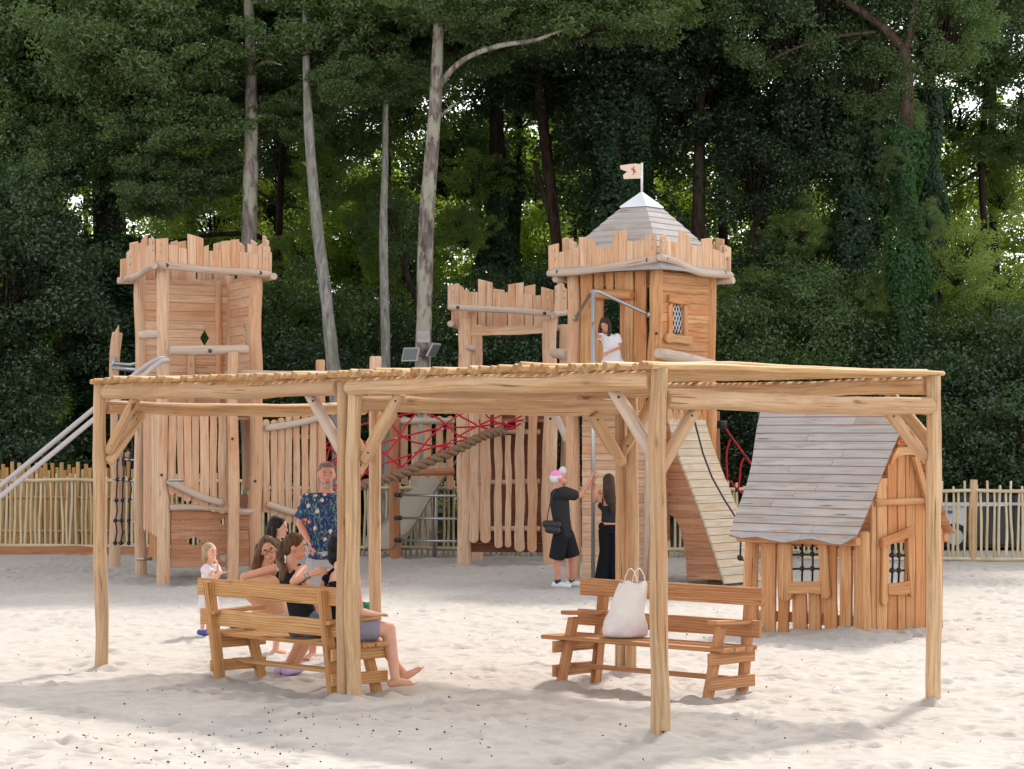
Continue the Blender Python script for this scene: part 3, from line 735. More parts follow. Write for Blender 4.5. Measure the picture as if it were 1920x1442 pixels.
tree('curved_tree', 'crooked dark trunk above the playhouse with thin bare twigs', 50, [(1400, 980), (1405, 760), (1415, 600), (1430, 500), (1412, 440), (1440, 370), (1462, 330)], [22, 20, 18, 16, 15, 13, 8], B_DARK,
     [([(1460, 330), (1425, 310), (1402, 270), (1400, 245), (1432, 225), (1455, 212), (1500, 210), (1560, 192)], [3, 3, 3, 3, 3, 3, 3, 2])],
     [('dark', 1420, 330, .6, .55), ('dark', 1480, 520, .8, .6), ('shrub_mid', 1450, 600, -1.0, .9), ('sparse', 1400, 540, -1.6, .28), ('lit', 1500, 440, -.6, .24)], group=TG)
tree('ivy_clad_tree', 'tall dark ivy covered trunk left of the forked trunk at right', 49.5, [(1606, 980), (1606, 600), (1600, 200), (1590, -50), (1585, -700)], [36, 34, 28, 22, 8], B_DARK, [],
     [('dark', 1560, 150, .5, .75), ('dark', 1500, 260, .9, .6), ('dark', 1640, 280, 1.5, .5), ('canopy', 1590, -280, 0, 1.2)], ivy=[('ivy', 1606, 0, (1.1, 1.1, 1.05))], group=TG)
tree('ivy_clad_tree', 'black ivy covered trunk close behind the forked trunk at right', 50.5, [(1750, 980), (1745, 500), (1742, 100), (1742, -600)], [30, 26, 22, 8], B_DARK, [],
     [('canopy', 1742, -300, 0, 1.1), ('lit', 1665, 560, -2.6, .22), ('sparse', 1790, 480, -2.0, .38), ('sparse', 1660, 640, -2.6, .26), ('dark', 1780, 20, 1, .6)], ivy=[('ivy', 1744, 0, (.75, .75, 1.1))], group=TG)
tree('slender_tree', 'slender dark trunk with pale glowing leaves at the far right edge', 55, [(1865, 980), (1855, 650), (1848, 480), (1840, 300), (1850, 150), (1860, -300)], [20, 18, 15, 12, 10, 4], B_DARK, [([(1842, 320), (1800, 345), (1760, 370)], [6, 5, 2]), ([(1848, 520), (1800, 550), (1770, 570)], [6, 5, 2])],
     [('mid', 1860, 60, .5, .8), ('lit', 1880, 330, 2, .5), ('mid', 1900, 230, -.5, .5), ('sparse', 1860, 560, -6.5, .40), ('sparse', 1790, 800, -8.0, .3), ('canopy', 1860, -300, 0, 1.0)], group=TG)
tree('ivy_clad_tree', 'very wide blackish ivy covered trunk left of the left tower', 49, [(205, 980), (203, 600), (198, 330), (195, 100), (190, -700)], [70, 60, 50, 40, 10], B_DARK, [([(200, 340), (190, 310), (180, 290)], [10, 8, 4]), ([(205, 360), (222, 340), (240, 325)], [8, 6, 3])],
     [('canopy', 195, -300, 0, 1.2), ('dark', 120, 110, 1, .8)], ivy=[('ivy', 200, 0, (1.9, 1.9, .70)), ('ivy', 200, 0, (1.7, 1.7, .72))], group=TG)
tree('broadleaf_tree', 'dense dark leafy tree filling the left edge above the fence', 47.5, [(40, 980), (38, 500), (35, 100), (30, -600)], [40, 36, 30, 10], B_DARK, [],
     [('mid', 60, 90, .3, .75), ('mid', 20, 240, -.3, .7), ('dark', 100, 180, .6, .65), ('dark', 60, 380, 0, .75), ('dark', -10, 520, -.5, .8), ('dark', 50, 620, .4, .6), ('dark', 10, 760, -.2, .75), ('mid', 90, 320, -1.0, .4), ('dark', 20, -60, 1, 1.0), ('canopy', 30, -330, 0, 1.2)], group=TG)
tree('dark_tree', 'dark crooked tree with low limbs beside the tall lichen pine', 53, [(522, 980), (524, 600), (523, 430), (527, 330), (530, 200), (535, -400)], [18, 16, 14, 12, 9, 4], B_DARK,
     [([(522, 385), (500, 370), (482, 358)], [9, 7, 4]), ([(527, 392), (550, 388), (575, 395)], [5, 4, 2]), ([(522, 460), (470, 440), (400, 440), (340, 450), (300, 455)], [10, 9, 8, 6, 3]), ([(527, 340), (515, 300), (500, 270)], [6, 5, 3])],
     [('lit', 400, 400, 3, .55), ('sparse', 420, 520, -.5, .35), ('lit', 560, 480, -.8, .28), ('sparse', 545, 610, -1.6, .3), ('dark', 550, 260, 1, .55), ('canopy', 530, -260, 1, 1.0)], group=TG)
tree('thin_leaning_tree', 'thin dark trunk leaning left between thin grey tree and big pine', 50, [(800, 980), (785, 620), (765, 520), (742, 440), (728, 400), (715, 340)], [14, 13, 12, 11, 8, 3], B_DARK, [], [('shrub_mid', 745, 430, .5, .5), ('lit', 760, 500, 3.0, .35), ('lit', 700, 380, 3.5, .3)], group=TG)

# -- understorey shrubs right behind the fence
i = 0
SG = 'shrubs along the foot of the woodland'
for px, py, D, kd, sc in [(-20, 850, 47, 'shrub', 1.1), (345, 800, 50, 'shrub', .9), (300, 640, 50, 'shrub_lit', .7), (420, 780, 49, 'shrub', 1.0), (540, 740, 48.5, 'shrub', 1.0), (530, 600, 50, 'shrub_mid', .8), (640, 760, 49, 'shrub', 1.0),
                          (680, 630, 50, 'shrub_mid', .75), (750, 760, 49, 'shrub', 1.0), (860, 760, 49, 'shrub', 1.1), (905, 630, 50, 'shrub', .9), (1000, 720, 49.5, 'shrub', 1.0), (1000, 570, 51, 'shrub', .8), (1100, 820, 49, 'shrub', 1.0), (1390, 780, 49, 'shrub', 1.1),
                          (1400, 640, 48.5, 'shrub_mid', .9), (1500, 700, 48, 'shrub_mid', .9), (1560, 580, 48.5, 'shrub_mid', .85), (1640, 680, 48.5, 'shrub', 1.1), (1790, 740, 48, 'shrub', .9), (1870, 630, 48.5, 'shrub_mid', .8), (1800, 830, 47.5, 'shrub', 1.1), (1900, 820, 47, 'shrub', 1.2), (1950, 740, 47.5, 'shrub', 1.2), (1500, 840, 48, 'shrub', 1.0)]:
    c = P(px, py, D); t = thing('shrub', 'dense dark green shrub of the leafy bank rising behind the fence', 'shrub', (c.x, c.y, 0), group=SG)
    put(kd, t, c, sc)
    mb = MB()
    for k in range(3): mb.tube([V(c.x + .1 * k, c.y, -.2), V(c.x + .25 * (k - 1), c.y + .1, c.z * .5), c + V(.5 * (k - 1), 0, 0)], [.05, .035, .015], 6)
    mb.build('stem', B_DARK, t)
# -- deeper wood: sunlit understorey, dark trunks, high canopy
BG = 'trees deep inside the woodland'
def deep(px, D, kinds, zs, top, w=24, lab='sunlit leafy tree deep inside the woodland behind the castle', g=BG):
    x = (px - HX) * D / F; t = thing('woodland_tree', lab, 'tree', (x, D, 0), group=g)
    mb = MB(); l = fr.uniform(-.6, .6); r = w * D / F / 2
    trunk_mb(mb, [V(x, D, -.3), V(x + l * .3, D, 4), V(x + l, D, 9), V(x + l * .7, D, top)], [r, r * .85, r * .6, r * .2], seg=8); mb.build('trunk', B_DARK, t)
    for kd, z, sc in zip(kinds, zs, [None] * 99):
        put(kd, t, (x + fr.uniform(-1, 1), D + fr.uniform(-.8, .8), z), fr.uniform(.75, 1.05))
for px in range(-60, 2100, 105):
    j = fr.uniform(-35, 35)
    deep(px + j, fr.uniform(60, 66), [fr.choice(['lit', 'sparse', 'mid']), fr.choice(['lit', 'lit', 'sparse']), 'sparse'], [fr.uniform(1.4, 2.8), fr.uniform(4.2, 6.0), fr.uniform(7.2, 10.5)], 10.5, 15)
for px in range(-100, 2150, 215):
    j = fr.uniform(-60, 60)
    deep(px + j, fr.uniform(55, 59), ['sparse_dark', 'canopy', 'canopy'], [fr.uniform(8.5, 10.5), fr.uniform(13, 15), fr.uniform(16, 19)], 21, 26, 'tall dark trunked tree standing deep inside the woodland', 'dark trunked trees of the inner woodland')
for px in range(-200, 2300, 190):
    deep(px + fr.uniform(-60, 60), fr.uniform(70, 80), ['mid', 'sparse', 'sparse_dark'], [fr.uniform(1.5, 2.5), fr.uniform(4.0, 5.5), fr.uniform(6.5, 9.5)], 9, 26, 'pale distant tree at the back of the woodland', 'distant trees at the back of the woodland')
# ------------------------------------------------------------------ play castle
UP = V(0, 0, 1)
class Face:
    """vertical plane through A along direction u; outward normal n; pixels are read off the photo onto it"""
    def __init__(s, A, u, n):
        s.A = Vector(A); s.u = Vector(u).normalized(); s.n = Vector(n).normalized()
    def p(s, px, py, off=0.0):
        d = V((px - HX) / F, 1, -(py - HY) / F); o = V(0, 0, CAMH); q = s.A + s.n * off
        k = (q - o).dot(s.n) / d.dot(s.n); return o + d * k
    def t(s, px, off=0.0): return (s.p(px, HY, off) - s.A - s.n * off).dot(s.u)
    def w(s, t, z, off=0.0): return s.A + s.u * t + s.n * off + UP * z
def vplank(mb, f, x0, x1, yt, yb, off=0.0, t=.035, e0='flat', e1='flat', yt2=None, mat=0, taper=1.0, wav=.004, zb=None, zt=None):
    """vertical plank between pixel columns x0..x1, top row yt (yt2 at the right edge), bottom row yb"""
    xm = (x0 + x1) / 2; a = f.p(xm, yb, off); b = f.p(xm, (yt + (yt2 if yt2 is not None else yt)) / 2, off)
    if zb is not None: a.z = zb
    if zt is not None: b.z = zt
    w = abs(f.t(x1, off) - f.t(x0, off)) * .97
    sl = 0
    if yt2 is not None:
        e1 = 'slant'; sl = (yt - yt2) / F * b.y
        if f.u.x < 0: sl = -sl
    mb.plank(a, b, f.u, f.n, w, t, e0, e1, wav, w * taper, mat=mat, slant=sl)
def hwall(mb, f, t0, t1, z0, z1, h, off=0.0, t=.03, holes=(), jit=.012, mats=(0,), gap=.004, fn0=None, fn1=None):
    """wall of horizontal boards; holes = [(tc, zc, zh, halfwidth function of (z-zc)/zh)]"""
    z = z0
    while z < z1 - .02:
        zz = min(z1, z + h * random.uniform(.85, 1.15)); za, zb = z + gap / 2, zz - gap / 2
        m = random.choice(mats); tint = (random.random(),) * 1 + (random.random(), random.random())
        a0 = t0 + random.uniform(-jit, jit); a1 = t1 + random.uniform(-jit, jit)
        L = [(a0 if fn0 is None else fn0(q), q) for q in np.linspace(za, zb, 5 if fn0 else 2)]
        Rr = [(a1 if fn1 is None else fn1(q), q) for q in np.linspace(za, zb, 5 if fn1 else 2)]
        cut = [H for H in holes if H[1] - H[2] < zb and H[1] + H[2] > za]
        if not cut:
            mb.extrude(L[::-1] + Rr, f.w(0, 0, off), f.u, UP, f.n, t, .004, tint, m)
        else:
            H = cut[0]; qs = np.linspace(za, zb, 6)
            hw = [H[3](max(-1, min(1, (q - H[1]) / H[2]))) if abs((q - H[1]) / H[2]) < 1 else 0.0008 for q in qs]
            mb.extrude(L[::-1] + [(H[0] - w_, q) for w_, q in zip(hw, qs)], f.w(0, 0, off), f.u, UP, f.n, t, .002, tint, m)
            mb.extrude([(H[0] + w_, q) for w_, q in zip(hw, qs)][::-1] + Rr, f.w(0, 0, off), f.u, UP, f.n, t, .002, tint, m)
        z = zz
def tpost(p, r, top, par, mat=W_TOW, base=-.2, wob=.012, lean=(0, 0), rend=True, bolts=()):
    mb = MB(); mb.log((p.x, p.y, base), (p.x + lean[0], p.y + lean[1], top), r * 1.06, r * .95, wob, .04, 16, 14, round_end=rend)
    for z in bolts: mb.tube([V(p.x, p.y - r * .9, z), V(p.x, p.y - r * 1.12, z)], .022, 10, mat=1)
    return mb.build('post', [mat, M_BOLT], par)
def flog(par, pts, r, name='rail', mat=W_GREYLOG, bolt=False, wob=.006):
    pts = [Vector(q) for q in pts]; mb = MB()
    if len(pts) == 2: mb.log(pts[0], pts[1], r, r, wob, .05, 10, 12)
    else:
        n = len(pts); out = []
        for i in range(n - 1):
            for k in range(4):
                a = k / 4; p0 = pts[max(i - 1, 0)]; p1 = pts[i]; p2 = pts[i + 1]; p3 = pts[min(i + 2, n - 1)]
                out.append(.5 * ((2 * p1) + (-p0 + p2) * a + (2 * p0 - 5 * p1 + 4 * p2 - p3) * a * a + (-p0 + 3 * p1 - 3 * p2 + p3) * a ** 3))
        out.append(pts[-1]); mb.tube(out, [r * .85] + [r] * (len(out) - 2) + [r * .85], 12, rough=.05)
    if bolt:
        for k in (.09, .91):
            c = pts[0] + (pts[-1] - pts[0]) * k; mb.tube([c + V(0, -r * .8, 0), c + V(0, -r * 1.1, 0)], .03, 10, mat=1)
    return mb.build(name, [mat, M_BOLT], par)
def crown(par, f, rows, logp, off, scale, ox, oy, mat=W_TOW, inner=(), r=.055, bolt=True):
    """battlement: rows = [(x0,x1,ytl,ytr)] in zoomed pixels; logp = list of log points in zoomed pixels"""
    X = lambda x: ox + x / scale
    Y = lambda y: oy + y / scale
    mb = MB()
    lx = [q[0] for q in logp]; ly = [q[1] for q in logp]
    for (x0, x1, a, b) in rows:
        yb = np.interp((x0 + x1) / 2, lx, ly)
        vplank(mb, f, X(x0), X(x1), Y(a), Y(yb) + 3, off, .035, yt2=Y(b), wav=.002)
    for (x0, x1, a, b) in inner:
        yb = np.interp((x0 + x1) / 2, lx, ly); vplank(mb, f, X(x0), X(x1), Y(a), Y(yb), off - .05, .035, yt2=Y(b), wav=.002)
    for (x0, x1, a, b) in (rows[0], rows[-1]):
        for dy in (30, 85):
            c = f.p(X((x0 + x1) / 2), Y(a + dy), off + .035); mb.tube([c, c + f.n * .02], .016, 8, mat=1)
    mb.build('battlement', [mat, M_GALV], par)
    flog(par, [f.p(X(x), Y(y), off + .05) for x, y in logp], r, 'crown_log', W_GREYLOG if mat is W_TOW else mat, bolt)
def side_crown(par, f, t0, t1, z, mat, off=.15):
    mb = MB(); t = t0; k = 0
    while t < t1:
        w = random.uniform(.11, .16); h = .36 + (.22 if k % 5 in (1, 2) else 0) + random.uniform(-.03, .05)
        mb.plank(f.w(t, z - .03, off), f.w(t, z + h, off), f.u, f.n, w * .95, .035, 'flat', 'slant', .002, slant=.03); t += w; k += 1
    mb.build('battlement', [mat], par); flog(par, [f.w(t0 - .1, z, off + .05), f.w(t1 + .1, z, off + .05)], .055, 'crown_log', W_GREYLOG)

# ---------------- left open tower
lA = V(-5.14, 35.6, 0); lr = V(.927, .375, 0); ll = V(-.375, .927, 0); S = 1.42
lB = lA + lr * S; lC = lA + ll * S; lD = lA + (lr + ll) * S
FR = Face(lA, lr, V(.375, -.927, 0)); FL = Face(lA, ll, V(-.927, -.375, 0))
FBD = Face(lB, ll, V(.927, .375, 0)); FCD = Face(lC, lr, V(-.375, .927, 0))
T1 = thing('play_tower', 'open roofless wooden play tower with jagged battlement at left of the castle', 'play tower', tuple(lA), group='timber towers of the play castle')
tpost(lA, .095, 4.62, T1, bolts=(1.55,)); tpost(lB, .10, 4.55, T1, bolts=(1.45,), wob=.012); tpost(lC, .085, 4.6, T1, wob=.01); tpost(lD, .075, 4.6, T1)
mp = FR.p(437, HY, .30); mp.z = 0; tpost(mp, .082, 3.36, T1, bolts=(2.08,), wob=.01)
mp2 = lD + V(-.17, -.1, 0); mb = MB(); mb.log((mp2.x, mp2.y, 2.3), (mp2.x, mp2.y, 4.5), .055); mb.build('post', W_TOW, T1)
Z1 = dict(scale=3.794, ox=160, oy=400)
crown(T1, FR, [(497, 588, 185, 175), (590, 655, 225, 232), (657, 722, 250, 252), (724, 785, 147, 162), (785, 838, 162, 180), (838, 875, 240, 225), (877, 905, 268, 268), (905, 965, 268, 262), (965, 1032, 200, 195), (1032, 1093, 190, 185), (1093, 1155, 275, 280), (1155, 1225, 290, 292), (1225, 1258, 235, 212), (1258, 1312, 235, 240)],
      [(510, 365), (700, 385), (900, 405), (1100, 415), (1318, 432)], .15, inner=[(1100, 1130, 262, 240), (1152, 1187, 215, 235)], **Z1)
crown(T1, FL, [(307, 333, 275, 260), (335, 350, 290, 290), (348, 390, 210, 220), (388, 412, 278, 278), (412, 445, 185, 157), (445, 465, 235, 230), (465, 497, 175, 185)], [(290, 465), (380, 440), (440, 395), (492, 372)], .15, **Z1)
side_crown(T1, FBD, -.15, S + .2, 4.5, W_TOW); side_crown(T1, FCD, -.2, S + .1, 4.5, W_TOW)
diam = lambda q: .075 * (1 - abs(q))
arch = lambda q: .085 * (1 if q < .2 else math.sqrt(max(0, 1 - ((q - .2) / .8) ** 2)))
mb = MB(); tc = FCD.t(383); zc = FCD.p(383, 634).z
hwall(mb, FCD, .02, S - .05, 2.42, 4.5, .135, -.03, .03, [(tc, zc, .13, diam)])
mb.plank(FCD.w(FCD.t(356), 2.42, -.065), FCD.w(FCD.t(356), 3.45, -.065), lr, -FCD.n, .11, .03, 'flat', 'flat')
mb.build('wall', [W_TOW], T1)
mb = MB(); tc = FBD.t(452); zc = FBD.p(452, 632).z
hwall(mb, FBD, .05, S - .05, 2.42, 4.5, .135, -.03, .03, [(S * .35, zc, .2, arch)]); mb.build('wall', [W_TOW], T1)
mb = MB(); hwall(mb, FBD, .05, S * .9, .55, 1.25, .135, -.03, .03); mb.build('wall', [W_BROWN], T1)
mb = MB(); c = lA + (lr + ll) * (S / 2)
for k in range(10):
    a = lA + ll * (.07 + k * .142); mb.plank(V(a.x, a.y, 2.36) + lr * .03, V(a.x, a.y, 2.36) + lr * (S - .03), ll, UP, .13, .04)
for k in range(9):
    a = lA + ll * (.07 + k * .142); mb.plank(V(a.x, a.y, .98) + lr * .03, V(a.x, a.y, .98) + lr * (S - .03), ll, UP, .13, .04)
mb.build('deck', [W_BROWN], T1)
# front slats with rounded feet
Xz = lambda x: 160 + x / 3.2
Yz = lambda y: 680 + y / 3.2
mb = MB()
for (xc, w, yb) in ((520, 45, 775), (568, 38, 790), (612, 45, 815), (657, 42, 835), (713, 54, 862), (765, 40, 878), (818, 44, 888)):
    vplank(mb, FR, Xz(xc - w / 2), Xz(xc + w / 2), 762, Yz(yb), .06, .03, e0='round', taper=1.05, wav=.006)
mb.build('slat_screen', [W_TOW], T1)
mb = MB()
for k in range(5):
    x = 366 + k * 16; vplank(mb, FL, Xz(x - 7), Xz(x + 7), 768, Yz(985 + k * 9), .03, .03, e0='round')
mb.build('slat_screen', [W_TOW], T1)
mb = MB()
for k in range(5):
    x = 950 + k * 18; vplank(mb, FBD, Xz(x - 9), Xz(x + 9), 768, Yz(735 + k * 8), .03, .03, e0='round')
mb.build('slat_screen', [W_TOW], T1)
flog(T1, [FR.p(Xz(495), Yz(708), .14), FR.p(Xz(600), Yz(762), .15), FR.p(Xz(720), Yz(815), .15), FR.p(Xz(828), Yz(843), .14)], .052)
flog(T1, [FR.p(318, 657, .20), FR.p(465, 657, .20)], .068, bolt=False)
mb = MB(); c = FR.p(394, 658, .27); mb.tube([c, c + V(0, -.02, 0)], .03, 10); mb.build('bolt', M_BOLT, T1)
flog(T1, [FL.p(266, 628, .1), FL.p(300, 627, .05)], .07)
mb = MB()
tA, tB = FR.t(320, -.0), FR.t(466, -.0); zb_, zt_ = FR.p(400, 1063).z, FR.p(400, 957).z
oval = lambda q: .105 * math.sqrt(max(0, 1 - q * q)); oval2 = lambda q: .07 * math.sqrt(max(0, 1 - q * q))
hwall(mb, FR, tA, tB, zb_, zt_, .145, .0, .03, [(FR.t(363), FR.p(363, 1015).z, .05, oval), (FR.t(421), FR.p(425, 978).z, .055, oval2), (FR.t(420), FR.p(420, 1044).z, .06, oval2)], jit=.008)
mb.build('counter_wall', [W_BROWN], T1)
flog(T1, [FR.p(318, 952, .04), FR.p(380, 951, .05), FR.p(430, 957, .05), FR.p(465, 960, .06), FR.p(487, 953, .05)], .05)
mb = MB()
for (x, y) in ((270, 1048), (330, 900)):
    c = FL.p(x, y, .0); mb.tube([c + V(-.1, -.05, 0), c + V(.12, .0, 0)], .025, 8)
mb.build('bracket', M_GALV, T1)
mb = MB(); vplank(mb, FL, 284, 296, 990, 1050, -.15, .04); mb.build('board', W_WARM, T1)

# outer post with rope ladder
T1p = thing('leaning_post', 'lone tall post with slant cut top at the far left of the castle', 'post', (-6.43, 39.2, 0))
mb = MB(); q = P(216, 814, 39.2); mb.log((q.x, q.y, -.2), (q.x + .02, q.y, 3.8), .095, .085, .02, .04, 14, 12)
b = V(q.x + .02, q.y, 3.8)
mb.build('trunk', W_TOW, T1p)
mb = MB(); mb.plank(P(216, 680, 39.1) , P(216, 622, 39.1), V(1, 0, 0), V(0, -1, 0), .16, .06, 'flat', 'slant', .003, .12, slant=.22); mb.build('cap_board', W_TOW, T1p)
mb = MB(); a = P(213, 682, 39.0); mb.tube([a + V(0, 0, .1), a - V(0, 0, .1)], .03, 8); mb.tube([a, P(245, 684, 38.5), P(285, 676, 37.5)], .028, 8); mb.build('bracket', M_GALV, T1p)
NL = thing('rope_ladder', 'black rope climbing net with steel rungs between two posts at left', 'climbing net', tuple(P(235, 1018, 38.2)))
mb = MB(); mbr = MB(); mbj = MB()
xs3 = [(222, 38.6), (233, 38.2), (247, 37.8)]
ysn = [820, 860, 899, 938, 976, 1018]
for i, (x, D) in enumerate(xs3):
    pts = []
    for k, y in enumerate(ysn):
        pts.append(P(x - k * 1.2 + random.uniform(-1, 1), y, D)); mbj = MB(); mbj.ball(pts[-1], .038, 8, 6); mbj.build('knot', M_BLACK, NL)
        if k < len(ysn) - 1: pts.append(P(x - k * 1.2 + random.uniform(-2, 2), (y + ysn[k + 1]) / 2, D))
    pts.insert(0, P(x + 2, 690, D)); mb.tube(pts, .013, 6)
for y in ysn[1:]: mbr.tube([P(212, y, 39.0), P(222, y, 38.6), P(268, y + 4, 37.0)], .012, 6)
for y in (690,): mbr.tube([P(212, y, 39.0), P(268, y + 4, 37.0)], .03, 6)
mb.build('rope', M_BLACK, NL); mbr.build('rung', M_GALV, NL)
# gliding rails
for k, (pts, lab) in enumerate(((((312, 672, 35.3), (296, 673, 35.25), (278, 683, 35.15), (255, 700, 35.0), (230, 722, 34.8), (0, 912, 33.2), (-260, 1120, 31.4)), 'upper of the two pale slanting pipes running down left from the open tower'),
                                (((318, 676, 35.1), (303, 677, 35.05), (285, 690, 34.95), (262, 712, 34.8), (240, 733, 34.6), (0, 932, 33.0), (-260, 1145, 31.2)), 'lower of the two pale slanting pipes running down left from the open tower'))):
    mb = MB(); mb.tube([P(*q) for q in pts], .036, 12, tint=(.5, .5, .5)); o = mb.build('slide_rail', M_PALEPIPE); tag(o, lab, 'slide rail', 'gliding rails of the open tower')

# ---------------- roofed tower
rA = V(2.08, 34.95, 0); rl = V(-.803, .596, 0); rr_ = V(.596, .803, 0); S2 = 1.46
rC = rA + rl * S2; rB = rA + rr_ * S2; rD = rA + (rl + rr_) * S2
GL = Face(rA, rl, V(-.596, -.803, 0)); GR = Face(rA, rr_, V(.803, -.596, 0)); GBD = Face(rB, rl, V(.596, .803, 0)); GCD = Face(rC, rr_, V(-.803, .596, 0))
T2 = thing('play_tower', 'tall wooden play tower with pointed shingle roof, battlement and a flag', 'play tower', tuple(rA), group='timber towers of the play castle')
tpost(rA, .10, 4.62, T2, W_WARM, wob=.02, bolts=(3.6,)); tpost(rC, .10, 4.6, T2, W_TOW, bolts=(2.9,)); tpost(rB, .10, 4.6, T2, W_WARM); tpost(rD, .09, 4.6, T2, W_WARM)
gp = GL.p(1214, HY, .06); gp.z = 0; tpost(gp, .045, 2.5, T2, W_GREYLOG)
Z2 = dict(scale=3.3545, ox=980, oy=290)
crown(T2, GL, [(168, 230, 572, 560), (230, 270, 615, 610), (268, 320, 603, 597), (320, 368, 590, 585), (358, 412, 518, 520), (412, 460, 530, 530), (458, 523, 575, 582), (523, 575, 580, 575), (573, 612, 500, 485), (612, 658, 483, 470), (658, 703, 540, 547), (703, 735, 545, 540), (735, 780, 545, 535), (778, 845, 500, 498)],
      [(160, 748), (350, 735), (600, 700), (848, 655)], .17, inner=[(298, 345, 535, 555)], **Z2)
crown(T2, GR, [(860, 893, 515, 500), (893, 925, 540, 542), (925, 950, 545, 548), (950, 978, 550, 552), (978, 1018, 475, 490), (1018, 1047, 500, 508), (1047, 1085, 575, 575), (1085, 1118, 575, 580), (1118, 1182, 535, 520), (1182, 1230, 595, 603), (1230, 1262, 615, 620), (1262, 1300, 570, 585)],
      [(858, 645), (950, 668), (1060, 722), (1150, 745), (1308, 756)], .17, inner=[(1232, 1258, 572, 575)], **Z2)
side_crown(T2, GBD, -.2, S2 + .2, 4.45, W_TOW); side_crown(T2, GCD, -.1, S2 + .2, 4.45, W_TOW)
X2 = lambda x: 980 + x / 3.3545
Y2 = lambda y: 290 + y / 3.3545
mb = MB()
for (x0, x1, yt, yb) in ((372, 445, 740, 1500), (458, 515, 735, 1500), (530, 575, 725, 870), (587, 642, 715, 870), (645, 702, 705, 1500), (712, 785, 700, 1500)):
    vplank(mb, GL, X2(x0), X2(x1), Y2(yt), Y2(yb), -.02, .04, wav=.005, zt=4.52, zb=2.5 if yb > 1000 else None)
mb.build('plank_screen', [W_WARM], T2)
mb = MB()
for (x0, x1) in ((618, 645),): vplank(mb, GL, X2(x0), X2(x1), Y2(860), 760, -.12, .03)
mb.build('plank_screen', [W_WARM], T2)
flog(T2, [GL.p(X2(440), Y2(880), .07), GL.p(X2(690), Y2(878), .07)], .075, 'lintel_log', W_WARM)
# back walls: loose slats so the wood shows through
mb = MB()
for k in range(7):
    t = .1 + k * .2
    if k > 1: continue
    mb.plank(GCD.w(t, 2.6, -.02), GCD.w(t, 4.5, -.02), GCD.u, GCD.n, .13, .03)
for k in range(7):
    t = .1 + k * .2
    if k > 1: continue
    mb.plank(GBD.w(t, 2.6, -.02), GBD.w(t, 4.5, -.02), GBD.u, GBD.n, .15, .03)
mb.build('back_screen', [W_WARM], T2)
# right face upper wall with lattice window
wt = GR.t(1266); wz = (GR.p(1266, 567).z + GR.p(1266, 625).z) / 2; wh = abs(GR.p(1266, 567).z - GR.p(1266, 625).z) / 2; hwid = (GR.t(1277) - GR.t(1256)) / 2
archw = lambda q: hwid * (1 if q < .3 else math.sqrt(max(0, 1 - ((q - .3) / .7) ** 2)))
mb = MB(); hwall(mb, GR, .06, S2 - .06, 2.95, 4.5, .14, .0, .035, [(wt, wz, wh, archw)], jit=.02); mb.build('wall', [W_WARM], T2)
mb = MB()
z0w, z1w = wz - wh, wz + wh
mb.plank(GR.w(wt - hwid - .06, z0w - .05, .035), GR.w(wt - hwid - .05, z1w - .08, .035), GR.u, GR.n, .11, .03, 'flat', 'round', .008)
mb.plank(GR.w(wt + hwid + .06, z0w - .05, .035), GR.w(wt + hwid + .05, z1w - .08, .035), GR.u, GR.n, .10, .03, 'flat', 'round', .008)
mb.plank(GR.w(wt - hwid - .16, z0w - .09, .04), GR.w(wt + hwid + .18, z0w - .09, .04), UP, GR.n, .13, .05, 'round', 'flat', .01)
mb.plank(GR.w(wt - hwid - .12, z1w + .05, .04), GR.w(wt + hwid + .12, z1w + .02, .04), UP, GR.n, .11, .04, 'flat', 'round', .015)
wf = mb.build('window_frame', [W_WARM], T2)
mb = MB()
for k in range(-9, 10):
    for sg in (-1, 1):
        pts = []
        for q in np.linspace(-1, 1, 25):
            z = wz + q * wh; x = sg * (z - wz) * .55 + k * hwid * .5
            if abs(x) <= archw(q): pts.append(GR.w(wt + x, z, .018 + .004 * sg))
        if len(pts) > 1: mb.tube([pts[0], pts[-1]], .007, 5)
mb.build('lattice', M_WHITEMETAL, wf)
flog(T2, [GR.p(1234, 662, .2), GR.p(1290, 673, .2), GR.p(1345, 688, .2)], .085, bolt=True)
mb = MB()
for k in range(8): mb.plank(GR.w(.15 + k * .16, 2.3, .0), GR.w(.15 + k * .16, 2.88, .0), GR.u, GR.n, .12, .035)
mb.build('slat_screen', [W_WARM], T2)
# left face lower wall
mb = MB(); hwall(mb, GL, .12, GL.t(1093), .07, 2.5, .113, -.01, .035, jit=.004); mb.build('wall', [W_BROWN if False else W_TOW], T2)
mb = MB(); hwall(mb, GR, .08, .34, .6, 2.3, .113, -.01, .035, jit=.004); mb.build('wall', [W_BROWN], T2)
mb = MB()
for k in range(10):
    a = rA + rl * (.08 + k * .143); mb.plank(V(a.x, a.y, 2.5) - rr_ * (.42 if k > 2 else -.03), V(a.x, a.y, 2.5) + rr_ * (S2 - .03), rl, UP, .135, .045)
mb.build('deck', [W_BROWN], T2)
